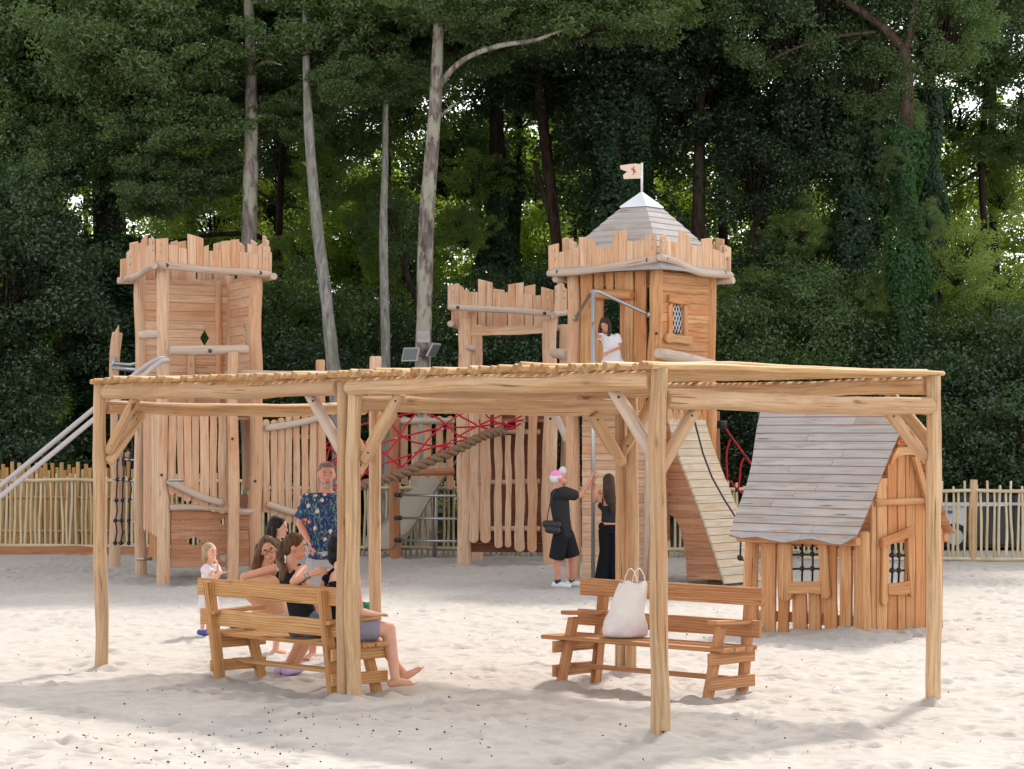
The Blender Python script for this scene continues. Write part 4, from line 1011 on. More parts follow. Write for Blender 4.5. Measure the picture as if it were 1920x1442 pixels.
# pyramid roof
cen = rA + (rl + rr_) * (S2 / 2); zap = 5.73
rf = None; mb = MB(); N = 10
def zz(h): return zap - 1.0 * h - .22 * h * h
hs_ = np.linspace(.20, .98, N + 1)
for fi in range(4):
    a, b = ((-rl, rr_), (rr_, rl), (rl, -rr_), (-rr_, -rl))[fi]       # outward direction a, sideways b
    for i in range(N):
        h0, h1 = hs_[i], hs_[i + 1] + .012
        tint = (random.random(), random.random(), random.random()); lift = .018
        p = [cen + a * h0 + b * h0 + UP * zz(h0), cen + a * h0 - b * h0 + UP * zz(h0), cen + a * h1 - b * h1 + UP * (zz(h1) + lift), cen + a * h1 + b * h1 + UP * (zz(h1) + lift)]
        q = [v - UP * .028 for v in p]; u0 = random.random() * 20; w_ = 2 * h1
        mb.add(p + q, [[0, 1, 2, 3], [7, 6, 5, 4], [3, 2, 6, 7], [1, 0, 4, 5], [0, 3, 7, 4], [2, 1, 5, 6]],
               [[(u0, 0), (u0 + w_, 0), (u0 + w_, .1), (u0, .1)]] + [[(u0, .2), (u0 + w_, .2), (u0 + w_, .3), (u0, .3)]] * 5, tint)
roof = mb.build('roof', [W_SHING], T2)
mb = MB(); h = .235
p = [cen + UP * (zap + .03)] + [cen + s1 * h + s2 * h + UP * (zz(.22) + .03) for s1, s2 in ((rl, rr_), (rl, -rr_), (-rl, -rr_), (-rl, rr_))]
p += [v - UP * .02 for v in p]
mb.add(p, [[0, 1, 2], [0, 2, 3], [0, 3, 4], [0, 4, 1], [5, 7, 6], [5, 8, 7], [5, 9, 8], [5, 6, 9], [1, 6, 7, 2], [2, 7, 8, 3], [3, 8, 9, 4], [4, 9, 6, 1]], [[(0, 0)] * 3] * 8 + [[(0, 0)] * 4] * 4)
mb.build('roof_cap', M_WHITEMETAL, roof)
mb = MB(); fx = P(1199, 0, cen.y).x
mb.tube([V(cen.x, cen.y, zap - .02), V(cen.x, cen.y, 6.18)], .018, 10); fp = mb.build('flagpole', M_WHITEMETAL, T2)
mb = MB(); zf = 6.16
ol = [(0, 0), (.0, -.21), (-.25, -.22), (-.265, -.16), (-.20, -.11), (-.30, -.075), (-.31, -.02), (-.18, 0), (-.08, .01)]
mb.extrude(ol, V(cen.x - .015, cen.y - .012, zf), V(1, 0, 0), UP, V(0, 1, 0), .022, .003); fl = mb.build('flag', plain('cream_board', srgb(232, 212, 192), .7, 0, .2, 8, .15), fp)
mb = MB(); o_ = V(cen.x - .125, cen.y - .016, zf - .10)
M_REDP = plain('red_paint', srgb(196, 16, 30), .5)
def stroke(a, b, r): mb.tube([o_ + V(a[0], 0, a[1]), o_ + V(b[0], 0, b[1])], r, 6)
stroke((0, .035), (.008, -.005), .009); stroke((.008, -.005), (-.002, -.06), .006); stroke((.008, -.005), (.042, -.02), .008); stroke((0, .03), (-.03, .035), .005); stroke((0, .028), (.03, .012), .005); stroke((-.03, .03), (-.012, .012), .005)
mb.ball(o_ + V(.004, 0, .056), .011, 8, 6); mb.build('emblem', M_REDP, fl)
# steel fireman pole with two arms
FPo = thing('fireman_pole', 'steel sliding pole with two angled arms in front of the roofed tower', 'fireman pole', tuple(P(1113, 1090, 34.5)))
mb = MB(); pp = P(1112, 545, 34.5); mb.tube([V(pp.x, pp.y, -.1), pp], .03, 12); mb.build('pole', M_GALV, FPo)
for (x, y, D) in ((1079, 597, 35.7), (1217, 590, 34.95)):
    mb = MB(); e = P(x, y, D); mb.tube([pp + V(0, 0, -.01), pp + (e - pp) * .12 + V(0, 0, .02), pp + (e - pp) * .9, e], .026, 10); mb.ball(e, .045, 10, 8); mb.build('arm', M_GALV, FPo)

# ---------------- curved climbing ramp beside the roofed tower
ro = rA + rr_ * .30; rn = GR.n
prof = [(-.05, 2.62), (0, 2.5), (.126, 1.93), (.354, 1.47), (.56, 1.03), (.72, .62), (.86, .26), (.97, .0)]
def rp_(z):
    zs = [q[1] for q in prof][::-1]; us = [q[0] for q in prof][::-1]; return float(np.interp(z, zs, us))
zs_ = np.array([q[1] for q in prof][::-1]); us_ = np.array([q[0] for q in prof][::-1])
co = np.polyfit(zs_, us_, 4)
ru = lambda z: float(np.polyval(co, z))
RP = thing('climbing_ramp', 'steep curved ramp of pale boards leaning on the right side of the roofed tower', 'climbing ramp', tuple(ro))
mb = MB(); nb = 22; W_ = 1.0
for i in range(nb):
    za, zb2 = 2.5 * i / nb, 2.5 * (i + 1) / nb - .006
    a = ro + rn * ru(za) + UP * za; b = ro + rn * ru(zb2) + UP * zb2
    d = (b - a); L = d.length; d.normalize(); n_ = rr_.cross(d).normalized()
    if n_.dot(rn) < 0: n_ = -n_
    mb.extrude([(-.02, 0), (W_ + random.uniform(-.01, .01), 0), (W_ + .0, L), (-.02, L)], a, rr_, d, n_, .035, .003)
mb.build('ramp_boards', [W_RAMP], RP)
FS = Face(ro, rn, -rr_)                        # side wall plane, faces the camera-left
cavz = lambda z: 0.02 if z > .98 else .30 * math.sqrt(max(0.0, 1 - (z / .98) ** 2)) + .05
mb = MB(); hwall(mb, FS, 0, 0, .06, 2.45, .115, .0, .03, fn0=lambda z: cavz(z), fn1=lambda z: ru(z) - .004, jit=0); mb.build('side_wall', [W_BROWN], RP)
FS2 = Face(ro + rr_ * .95, rn, rr_)
mb = MB(); hwall(mb, FS2, 0, 0, .06, 2.45, .115, -.03, .03, fn0=lambda z: cavz(z), fn1=lambda z: ru(z) - .004, jit=0); mb.build('side_wall', [W_BROWN], RP)
mb = MB(); q = ro + rn * .45 + rr_ * .5; mb.log((q.x, q.y, -.1), (q.x, q.y, 1.1), .07); mb.build('strut', W_BROWN, RP)
CRp = MB(); pts = [(1296, 760, 35.3), (1305, 800, 35.25), (1318, 850, 35.15), (1335, 895, 35.0), (1357, 935, 34.85), (1378, 968, 34.7), (1389, 1015, 34.6), (1388, 1040, 34.6)]
CRp.tube([P(*q) for q in pts], .014, 8); e = P(1388, 1046, 34.6); CRp.ball(e, .045, 8, 6); CRp.tube([e + V(-.04, 0, .03), e + V(.05, 0, -.04)], .015, 6)
tag(CRp.build('climbing_rope', M_BLACK), 'black climbing rope hanging down the pale curved ramp, knotted at its end', 'rope')

# ---------------- gate tower in the middle
gA = V(.60, 39.4, 0); gl = V(-.99, .14, 0); gr = V(.14, .99, 0); S3 = 1.40
HL = Face(gA, gl, V(-.14, -.99, 0)); HR = Face(gA, gr, V(.99, -.14, 0))
gC = gA + gl * S3; gB = gA + gr * S3; gD = gA + (gl + gr) * S3
T3 = thing('play_tower', 'low wooden gateway tower with jagged battlement between the two taller towers', 'play tower', tuple(gA), group='timber towers of the play castle')
tpost(gA - gl * 0.02, .12, 4.02, T3, bolts=(2.4,), wob=.02); tpost(gC, .115, 4.05, T3, bolts=(1.9,), wob=.02); tpost(gB + V(.1, 0, 0), .09, 4.0, T3); tpost(gD, .09, 4.0, T3)
Z3 = dict(scale=4.174, ox=640, oy=480)
crown(T3, HL, [(833, 925, 230, 215), (925, 1000, 262, 268), (1000, 1072, 282, 282), (1072, 1135, 180, 195), (1135, 1185, 195, 210), (1185, 1250, 290, 290), (1250, 1308, 285, 285), (1308, 1365, 225, 215), (1365, 1427, 215, 207), (1427, 1500, 295, 298), (1500, 1565, 310, 308), (1565, 1665, 240, 268)],
      [(838, 400), (1100, 415), (1400, 430), (1665, 455)], .16, inner=[(925, 960, 225, 250), (1180, 1280, 255, 268), (1430, 1520, 240, 222)], **Z3)
crown(T3, HR, [(1668, 1690, 240, 220), (1690, 1710, 215, 235), (1710, 1730, 212, 220), (1730, 1750, 245, 255)], [(1660, 462), (1700, 450), (1765, 440)], .16, bolt=False, **Z3)
side_crown(T3, Face(gC, gr, -HR.n), -.1, S3, 3.95, W_TOW)
side_crown(T3, Face(gD, -gl, -HL.n), -.1, S3, 3.95, W_TOW)
mb = MB(); mb.plank(HL.w(.05, 3.86, -.02), HL.w(S3 - .05, 3.82, -.02), UP, HL.n, .14, .04); mb.build('header_board', W_TOW, T3)
mb = MB(); vplank(mb, HL, 877, 884, 585, 760, -.02, .03); vplank(mb, HL, 885, 893, 585, 760, -.02, .03); mb.build('plank_screen', W_TOW, T3)
flog(T3, [HL.p(876, 652, .05), HL.p(892, 653, .1)], .055)
flog(T3, [P(1040, 663, 38.5), P(1066, 665, 37.8)], .085)
X5 = lambda x: 620 + x / 3.794
Y5 = lambda y: 700 + y / 3.794
mb = MB()
for (x0, x1, yb, yt) in ((985, 1055, 1175, 240), (1065, 1140, 1175, 240), (1165, 1220, 1220, 240), (1243, 1287, 1220, 440), (1312, 1382, 1240, 240), (1402, 1470, 1245, 240)):
    vplank(mb, HL, X5(x0), X5(x1), Y5(yt), Y5(yb), .05, .035, e0='round', wav=.009, taper=.95)
mb.build('slat_screen', [W_TOW], T3)
for y in (415, 770, 1105):
    flog(T3, [HL.p(X5(980), Y5(y), .0), HL.p(X5(1490), Y5(y), .0)], .04, 'batten', W_TOW)
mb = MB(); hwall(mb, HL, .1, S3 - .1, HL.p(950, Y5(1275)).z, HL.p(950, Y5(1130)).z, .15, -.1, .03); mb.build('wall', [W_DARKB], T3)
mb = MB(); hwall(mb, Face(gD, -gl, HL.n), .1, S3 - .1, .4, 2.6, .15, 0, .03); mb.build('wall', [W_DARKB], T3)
mb = MB()
for k in range(9):
    a = gA + gr * (.08 + k * .15); mb.plank(V(a.x, a.y, 2.35) + gl * .03, V(a.x, a.y, 2.35) + gl * (S3 - .03), gr, UP, .14, .04)
mb.build('deck', [W_BROWN], T3)

# ---------------- palisades, posts and rails between the towers
def stand_post(px, D, ytop, r, lab, mat=W_TOW):
    q = P(px, ytop, D); mb = MB(); mb.log((q.x, q.y, -.2), q, r * 1.03, r * .96, .012, .04, 14, 12); o = mb.build('timber_post', mat); tag(o, lab, 'post', 'timber posts between the castle towers'); return o
stand_post(601, 36.7, 675, .075, 'slim timber post left of the man, second post right of the open tower')
stand_post(703, 34.4, 668, .088, 'round topped timber post rising above the pergola roof left of the big pine')
stand_post(740, 41.5, 782, .095, 'short brown timber post carrying the left ends of the steel bars', W_BROWN)
FP = Face(lB, (P(601, 814, 36.7) - P(480, 814, lB.y)).normalized() * 1, V(0, 0, 0)) if False else None
pa = V(lB.x, lB.y, 0); pe = P(601, 814, 36.7); pe.z = 0; pu = (pe - pa).normalized(); FPa = Face(pa, pu, V(pu.y, -pu.x, 0))
PAL = thing('palisade', 'bridge side of round topped slats between the open tower and the slim post', 'palisade', tuple(pa))
mb = MB()
for x, yt, yb in ((498, 787, 955), (513, 788, 965), (526, 784, 972), (540, 780, 976), (555, 778, 980), (571, 775, 984), (586, 775, 988)):
    vplank(mb, FPa, x - 6.2, x + 6.2, yt + 5, yb, .0, .03, e0='round', e1='round', wav=.005)
mb.build('slats', W_TOW, PAL)
for a, b in (((497, 803), (598, 784)), ((500, 945), (585, 968))):
    flog(PAL, [FPa.p(*a, .09), FPa.p((a[0] + b[0]) / 2, (a[1] + b[1]) / 2 + 2, .09), FPa.p(*b, .09)], .052)
for z in (1.25, 2.1): flog(PAL, [FPa.w(0, z, -.05), FPa.w(pu.dot(pe - pa), z, -.05)], .035, 'batten', W_TOW)
PAL2 = thing('palisade', 'short row of slats with a log rail between steel barred post and gateway tower', 'palisade', tuple(V(-1.5, 41.3, 0)))
fq = Face(V(-1.9, 41.6, 0), V(1, -.1, 0), V(-.1, -1, 0))
mb = MB()
for x, yt, yb in ((758, 787, 903), (778, 786, 895), (801, 786, 890), (824, 786, 895), (844, 786, 912)):
    vplank(mb, fq, x - 7, x + 7, yt, yb, 0, .03, e0='round', e1='round', wav=.006)
mb.build('slats', W_TOW, PAL2); flog(PAL2, [fq.p(745, 790, .08), fq.p(852, 789, .08)], .055); flog(PAL2, [fq.p(745, 886, .02), fq.p(852, 884, .02)], .06, 'beam', W_BROWN)
BARS = thing('steel_bars', 'three level steel bars joining a brown post to the gateway tower', 'climbing bars', tuple(P(800, 1040, 40.6)))
for y in (928, 971, 1013):
    mb = MB(); a, b = P(742, y, 41.3), P(856, y + 2, 39.7); mb.tube([a, b], .021, 8); mb.tube([a, a + (b - a) * .09], .04, 8, mat=1); mb.build('bar', [M_GALV, M_BLACK], BARS)
for (a, b, lab) in (((425, 702, 36.0), (690, 703, 34.7), 'long weathered handrail log showing just above the pergola roof'), ((1040, 771, 38.9), (1064, 828, 38.0), 'pale steel brace slanting down right of the gateway tower')):
    mb = MB(); mb.log(P(*a), P(*b), .058, .055, .01, .04, 14, 10); tag(mb.build('handrail' if 'handrail' in lab else 'brace_bar', W_GREYLOG), lab, 'rail')
# slide chute behind the bars
SL = thing('slide', 'beige plastic slide chute curving down behind the steel bars', 'slide', tuple(P(735, 1035, 41.9)))
mb = MB(); cl = [(826, 868, 42.6), (800, 905, 42.4), (772, 948, 42.2), (748, 990, 42.0), (728, 1018, 41.9), (708, 1028, 41.8)]
c_ = [P(*q) for q in cl]; vs = []; sec = [(-.54, .22), (-.50, .05), (-.4, 0), (.4, 0), (.50, .05), (.54, .22)]
dirw = V(.55, -.83, 0)
for q in c_:
    for (a, h) in sec: vs.append(q + dirw * a + V(.35, 0, .94) * h)
nv = len(vs); vs2 = [v - V(0, 0, .02) for v in vs]; fs = []
for i in range(len(c_) - 1):
    for k in range(5): fs.append([i * 6 + k, i * 6 + k + 1, (i + 1) * 6 + k + 1, (i + 1) * 6 + k]); fs.append([nv + j for j in fs[-1][::-1]])
mb.add(vs + vs2, fs, [[(0, 0)] * 4] * len(fs), smooth=True); mb.build('chute', plain('beige_plastic', srgb(172, 160, 146), .5), SL)
for x in (745, 815):
    mb = MB(); q = P(x, 1000 if x < 780 else 900, 42.2); mb.tube([V(q.x, q.y + .1, -.1), q + V(0, .1, -.1)], .03, 8); mb.build('leg', M_GALV, SL)

# ---------------- red net over a thick twisted rope
def cat(ps, n):
    ps = [Vector(q) for q in ps]; out = []
    m = len(ps) - 1
    for i in range(n):
        s_ = i / (n - 1) * m; k = min(int(s_), m - 1); a = s_ - k; p0 = ps[max(k - 1, 0)]; p1 = ps[k]; p2 = ps[k + 1]; p3 = ps[min(k + 2, m)]
        out.append(.5 * ((2 * p1) + (-p0 + p2) * a + (2 * p0 - 5 * p1 + 4 * p2 - p3) * a * a + (-p0 + 3 * p1 - 3 * p2 + p3) * a ** 3))
    return out
bot = cat([P(605, 928, 36.0), P(650, 918, 36.2), P(690, 907, 36.5), P(740, 893, 37.0), P(800, 868, 37.7), P(860, 842, 38.3), P(905, 818, 38.8), P(942, 808, 39.1)], 60)
top = cat([P(605, 842, 37.2), P(640, 815, 37.4), P(700, 785, 37.8), P(770, 778, 38.4), P(850, 768, 38.9), P(920, 772, 39.2), P(1000, 768, 39.3)], 60)
TR = thing('thick_rope', 'thick twisted brown rope sloping up to the gateway tower under the red net', 'rope', tuple(bot[0]))
for k in range(3):
    mb = MB(); pts = []
    for i in range(59 * 4 + 1):
        s_ = i / 4; j = min(int(s_), 58); q = bot[j] + (bot[j + 1] - bot[j]) * (s_ - j); ph = -s_ * 1.05 + k * 2.094
        tg = (bot[min(j + 1, 59)] - bot[j]).normalized(); a = tg.cross(UP).normalized(); b = a.cross(tg)
        pts.append(q + a * .042 * cos(ph) + b * .042 * sin(ph))
    mb.tube(pts, .042, 8, tint=(.5, .5, .5)); mb.build('strand', M_ROPE, TR)
mb = MB()
for k in range(24):
    d = V(random.uniform(-.3, 1), random.uniform(-.4, .4), random.uniform(-.6, .8)).normalized(); mb.tube([bot[-1], bot[-1] + d * random.uniform(.05, .12)], [.014, .006], 5)
mb.build('frayed_end', M_ROPE, TR)
NET = thing('climbing_net', 'red rope net stretched above the thick brown rope between the towers', 'climbing net', tuple(bot[20]))
def patch(u, v):
    u = max(0, min(1, u)) * 59; i = min(int(u), 58); a = u - i
    b_ = bot[i] + (bot[i + 1] - bot[i]) * a; t_ = top[i] + (top[i + 1] - top[i]) * a
    return b_ + (t_ - b_) * v + V(0, 0, -.10 * sin(pi * v))
mb = MB()
for k in range(-2, 8):
    for sg in (1, -1):
        pts = []
        for v in np.linspace(-.04, 1, 9):
            u = (k + .5 + .2 * sin(k * 5)) / 6.5 + sg * (v - .5) * .34 + .02 * sin(v * 7 + k * 2)
            if 0 <= u <= 1: pts.append(patch(u, v))
        if len(pts) > 2: mb.tube(pts, .0145, 6)
for v in (.36, .7, 1.0):
    mb.tube([patch(u, v + .03 * sin(u * 14)) for u in np.linspace(0, 1, 22)], .015, 6)
for k in range(10):                                    # loops round the thick rope
    i = 4 + k * 5
    if i > 58: break
    q = bot[i]; mb.tube([q + V(.075 * cos(a) * .3, -.075 * sin(a), .075 * cos(a)) for a in np.linspace(0, 6.28, 12)], .012, 6)
mb.build('mesh', M_RED, NET)
for k in range(7):
    for v in (.36, .7): mb = MB(); mb.ball(patch((k + .5 + .2 * sin(k * 5)) / 6.5 + (v - .5) * .34, v), .024, 8, 6); mb.build('clamp', M_GALV, NET)
# ropes and winch drum right of the ramp
RN = thing('climbing_net', 'few red ropes hanging behind the ramp beside the playhouse roof', 'climbing net', tuple(P(1380, 900, 37)))
mb = MB()
for pts in (((1353, 790, 37), (1362, 806, 37), (1372, 820, 37), (1385, 838, 37), (1398, 856, 37), (1420, 885, 37)), ((1370, 822, 37), (1363, 845, 37), (1362, 870, 37), (1364, 900, 37)), ((1396, 857, 37), (1389, 872, 37), (1387, 895, 37), (1384, 918, 37)), ((1370, 902, 37), (1377, 912, 37), (1388, 922, 37), (1400, 932, 37))):
    mb.tube(cat([P(*q) for q in pts], 16), .015, 6)
mb.build('rope', M_RED, RN)
for q in ((1371, 821, 37), (1397, 856, 37), (1382, 919, 37)): mb = MB(); mb.ball(P(*q), .032, 8, 6); mb.build('clamp', M_BLACK, RN)
mb = MB(); mb.tube([P(1344, 796, 36.8), P(1363, 796, 36.8)], .062, 14); tag(mb.build('drum', M_BLACK), 'short black drum sticking out behind the right side of the roofed tower', 'drum')
BT = thing('timber_post', 'reddish timber post group partly hidden behind the right edge of the ramp', 'post', (3.1, 36.9, 0), group='timber posts between the castle towers')
for (x, w_, D) in ((1322, 12, 37), (1334, 10, 37.1), (1345, 9, 37.2)):
    q = P(x, 700, D); mb = MB(); mb.plank(V(q.x, q.y, 0), V(q.x, q.y, 2.5), V(1, 0, 0), V(0, -1, 0), w_ / 122, .04); mb.build('board', W_BROWN, BT)
# ------------------------------------------------------------------ playhouse
hA = V(3.70, 25.6, 0); he = V(-.7071, .7071, 0); hg = V(.7071, .7071, 0); LE, LG = 1.5, 1.35
E = Face(hA, he, V(-.7071, -.7071, 0)); Gf = Face(hA, hg, V(.7071, -.7071, 0))
HO = thing('playhouse', 'small wooden playhouse with grey shingle roof and rope netted windows', 'playhouse', tuple(hA))
Xh = lambda x: 1340 + x / 3.004
Yh = lambda y: 740 + y / 3.004
zr, ze = 2.52, 1.0
def hprof(k): return .925 * (k ** 1.18) * (1 + .02 * sin(k * 7)), zr - (zr - ze) * k, .40 - .29 * k + .02 * sin(k * 9)
def hz_roof(h, m=.045): # height of the roof underside at offset h from the ridge line
    k = (min(.92, h + m) / .925) ** (1 / 1.18); return zr - (zr - ze) * k - .085
def post_h(q, r, top, mat=W_WARM):
    mb = MB(); mb.log((q.x, q.y, -.15), (q.x, q.y, top), r * 1.15, r * .9, .01, .05, 10, 14); mb.build('corner_post', mat, HO)
for q_, r_ in ((hA, .09), (hA + he * LE, .085), (hA + hg * LG, .075), (hA + he * LE + hg * LG, .08)): post_h(q_, r_, 1.12)
mb = MB()
for (x0, x1, yt, yb) in ((270, 352, 835, 1340), (365, 425, 835, 1350), (447, 525, 1120, 1350), (540, 605, 1120, 1350), (628, 695, 835, 1345), (713, 780, 835, 1335)):
    vplank(mb, E, Xh(x0), Xh(x1), Yh(yt), Yh(yb), 0, .04, e0='round' if False else 'flat', wav=.006)
mb.plank(E.w(.1, .16, -.04), E.w(LE - .1, .16, -.04), UP, E.n, .12, .03); mb.plank(E.w(.1, .98, -.04), E.w(LE - .1, .98, -.04), UP, E.n, .1, .03)
mb.build('eave_wall', [W_WARM], HO)
mb = MB()
vplank(mb, E, Xh(372), Xh(442), Yh(840), Yh(1125), .05, .035, e0='round', wav=.01, taper=1.05)
mb.plank(E.p(Xh(632), Yh(1125), .05), E.p(Xh(614), Yh(840), .05), he, E.n, .105, .035, 'round', 'flat', .008)
mb.plank(E.p(Xh(425), Yh(1087), .055), E.p(Xh(610), Yh(1088), .055), UP, E.n, .125, .04, wav=.006)
wf = mb.build('window_frame', [W_WARM], HO)
mb = MB()
for x in (492, 550): mb.tube([E.p(Xh(x), Yh(840), .01), E.p(Xh(x + 3), Yh(940), .01), E.p(Xh(x), Yh(1060), .01)], .012, 6)
for y in (900, 980): mb.tube([E.p(Xh(440), Yh(y + 2), .01), E.p(Xh(605), Yh(y), .01)], .012, 6)
for x in (492, 550):
    for y in (900, 980): mb.ball(E.p(Xh(x), Yh(y), .01), .03, 8, 6)
mb.build('rope_grid', M_BLACK, wf)
# gable wall: planks reach up to the roof line
mb = MB()
for (x0, x1, yb, w1) in ((868, 893, 1325, 0), (900, 958, 1350, 0), (960, 1010, 1355, 1), (1016, 1058, 1340, 1), (1063, 1112, 1340, 0), (1115, 1170, 1330, 0), (1174, 1212, 1320, 0)):
    t = Gf.t((Xh(x0) + Xh(x1)) / 2); zt = min(hz_roof(abs(t - LG / 2)), 2.35)
    if w1:   # split round the window
        vplank(mb, Gf, Xh(x0), Xh(x1), 900, Yh(yb), 0, .04, zt=Gf.p(Xh(1000), Yh(1062)).z)
        vplank(mb, Gf, Xh(x0), Xh(x1), 900, Yh(835), 0, .04, zt=zt)
    else: vplank(mb, Gf, Xh(x0), Xh(x1), 900, Yh(yb), 0, .04, zt=zt, wav=.006)
mb.plank(Gf.w(.08, .16, -.04), Gf.w(LG - .08, .16, -.04), UP, Gf.n, .12, .03)
mb.build('gable_wall', [W_WARM], HO)
mb = MB()
mb.plank(Gf.p(Xh(948), Yh(1165), .05), Gf.p(Xh(950), Yh(840), .05), hg, Gf.n, .10, .035, 'round', 'flat', .008)
mb.plank(Gf.p(Xh(1098), Yh(1120), .05), Gf.p(Xh(1090), Yh(790), .05), hg, Gf.n, .08, .035, 'round', 'flat', .008)
mb.plank(Gf.p(Xh(932), Yh(835), .075), Gf.p(Xh(1098), Yh(765), .075), UP, Gf.n, .10, .04, wav=.01)
mb.plank(Gf.p(Xh(965), Yh(1092), .06), Gf.p(Xh(1085), Yh(1088), .06), UP, Gf.n, .12, .04, wav=.01)
wf2 = mb.build('window_frame', [W_WARM], HO)
mb = MB()
for x in (998, 1035): mb.tube([Gf.p(Xh(x), Yh(830), .01), Gf.p(Xh(x + 6), Yh(940), .01), Gf.p(Xh(x), Yh(1060), .01)], .012, 6)
for y in (905, 990): mb.tube([Gf.p(Xh(968), Yh(y + 2), .01), Gf.p(Xh(1075), Yh(y), .01)], .012, 6)
for x in (1000, 1037):
    for y in (905, 990): mb.ball(Gf.p(Xh(x), Yh(y), .01), .032, 8, 6)
mb.build('rope_grid', M_BLACK, wf2)
mb = MB(); mb.log(Gf.p(Xh(905), Yh(606), .06), Gf.p(Xh(1168), Yh(600), .06), .04, .04, .006, .08, 9, 12); mb.build('cross_log', W_WARM, HO)
mb = MB(); mb.plank(Gf.p(Xh(1122), Yh(350), .08), Gf.p(Xh(1205), Yh(645), .08), hg, Gf.n, .085, .04); mb.build('brace_board', W_WARM, HO)
# arched lintel board and name board
mb = MB(); tc = Gf.t(1692); zc = Gf.p(1692, Yh(380)).z
ol = [(-.32, -.02), (-.28, .05), (-.19, .16), (.19, .16), (.28, .05), (.32, -.02)] + [(.27 * cos(a), .10 * sin(a) - .02 + .0) for a in np.linspace(0, pi, 11)]
mb.extrude(ol, Gf.w(tc, zc, .045), hg, UP, Gf.n, .035, .003); mb.build('arch_board', W_WARM, HO)
mb = MB(); zs2 = Gf.p(1692, Yh(285)).z
mb.extrude([(-.19, .0), (-.08, .16), (0, .24), (.08, .16), (.19, .0)], Gf.w(tc, zs2 + .01, .045), hg, UP, Gf.n, .035, .003); nb_ = mb.build('name_board', W_WARM, HO)
fc = bpy.data.curves.new('lettering', 'FONT'); fc.body = 'KOMPAN'; fc.size = .080; fc.extrude = .003; fc.align_x = 'CENTER'; fc.offset = .0022; fc.space_character = .92
fo = bpy.data.objects.new('tmp', fc); COL.objects.link(fo); bpy.context.view_layer.update()
me = bpy.data.meshes.new_from_object(fo.evaluated_get(bpy.context.evaluated_depsgraph_get())); bpy.data.objects.remove(fo)
lo = bpy.data.objects.new('lettering', me); link(lo, nb_); me.materials.append(plain('red_letter', srgb(214, 24, 34), .5))
Mx = Matrix((( hg.x, 0, Gf.n.x, 0), (hg.y, 0, Gf.n.y, 0), (0, 1, 0, 0), (0, 0, 0, 1)))
wp = Gf.w(tc + .01, zs2 + .022, .084)
lo.matrix_local = Matrix.Translation(wp - HO.location) @ Mx
# roof: two slopes of stepped shingle boards, bell curved
M_UNDER = W_WARM
c0 = hA + hg * (LG / 2)
for side in (-1, 1):
    mb = MB(); n = 17
    for i in range(n):
        k0, k1 = i / n, (i + 1) / n + .006
        h0, z0, o0 = hprof(k0); h1, z1, o1 = hprof(min(1, k1)); lift = .014
        split = random.uniform(.25, .75); segs = [(0, split), (split + .002, 1)] if random.random() < .8 else [(0, 1)]
        for (sa, sb) in segs:
            def pt(h, z, o, s):
                orr = .085 + .10 * max(0, 1 - h / .5) ** 2
                return c0 + hg * (side * h) + he * (-orr + (LE + orr + o) * s) + UP * z
            tint = (random.random(), random.random(), random.random()); u0 = random.random() * 30
            m_ = 5 if i == n - 1 else 1; ss = [sa + (sb - sa) * q / m_ for q in range(m_ + 1)]
            for q in range(m_):
                s0, s1 = ss[q], ss[q + 1]
                wv = (lambda s: .025 * sin(s * 14) + (-.06 if (s < .02 or s > .98) else 0)) if i == n - 1 else (lambda s: 0)
                top_ = [pt(h0, z0, o0, s0), pt(h0, z0, o0, s1), pt(h1 + wv(s1) * .5, z1 - wv(s1) + lift, o1, s1), pt(h1 + wv(s0) * .5, z1 - wv(s0) + lift, o1, s0)]
                bt = [v - UP * .019 for v in top_]; L0, L1 = s0 * 2.3, s1 * 2.3
                fcs = [[0, 1, 2, 3], [7, 6, 5, 4], [3, 2, 6, 7], [1, 0, 4, 5], [0, 3, 7, 4], [2, 1, 5, 6]]
                if side > 0: fcs = [f[::-1] for f in fcs]
                uvq = [(u0 + L0, 0), (u0 + L1, 0), (u0 + L1, .1), (u0 + L0, .1)]
                b_ = len(mb.v); mb.add(top_ + bt, fcs, [uvq] * 6, tint)
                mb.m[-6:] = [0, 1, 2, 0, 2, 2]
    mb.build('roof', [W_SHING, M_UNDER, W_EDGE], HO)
mb = MB(); h, z, o = hprof(0); mb.log(c0 - he * .19 + UP * (z - .02), c0 + he * (LE + o + .02) + UP * (z - .02), .05); mb.build('ridge_log', W_GREYLOG, HO)
mb = MB()
for s_ in (-1, 1): mb.log(c0 + hg * (s_ * .80) - he * .05 + UP * (ze + .02), c0 + hg * (s_ * .80) + he * (LE + .08) + UP * (ze + .02), .05)
mb.build('eave_log', W_WARM, HO)
mb = MB(); mb.box(E.p(1428, 1172, .02), he, UP, E.n, .1, .04, .06); mb.box(Gf.w(LG, .22, 0), hg, UP, Gf.n, .1, .04, .06); mb.build('bracket', M_GALV, HO)

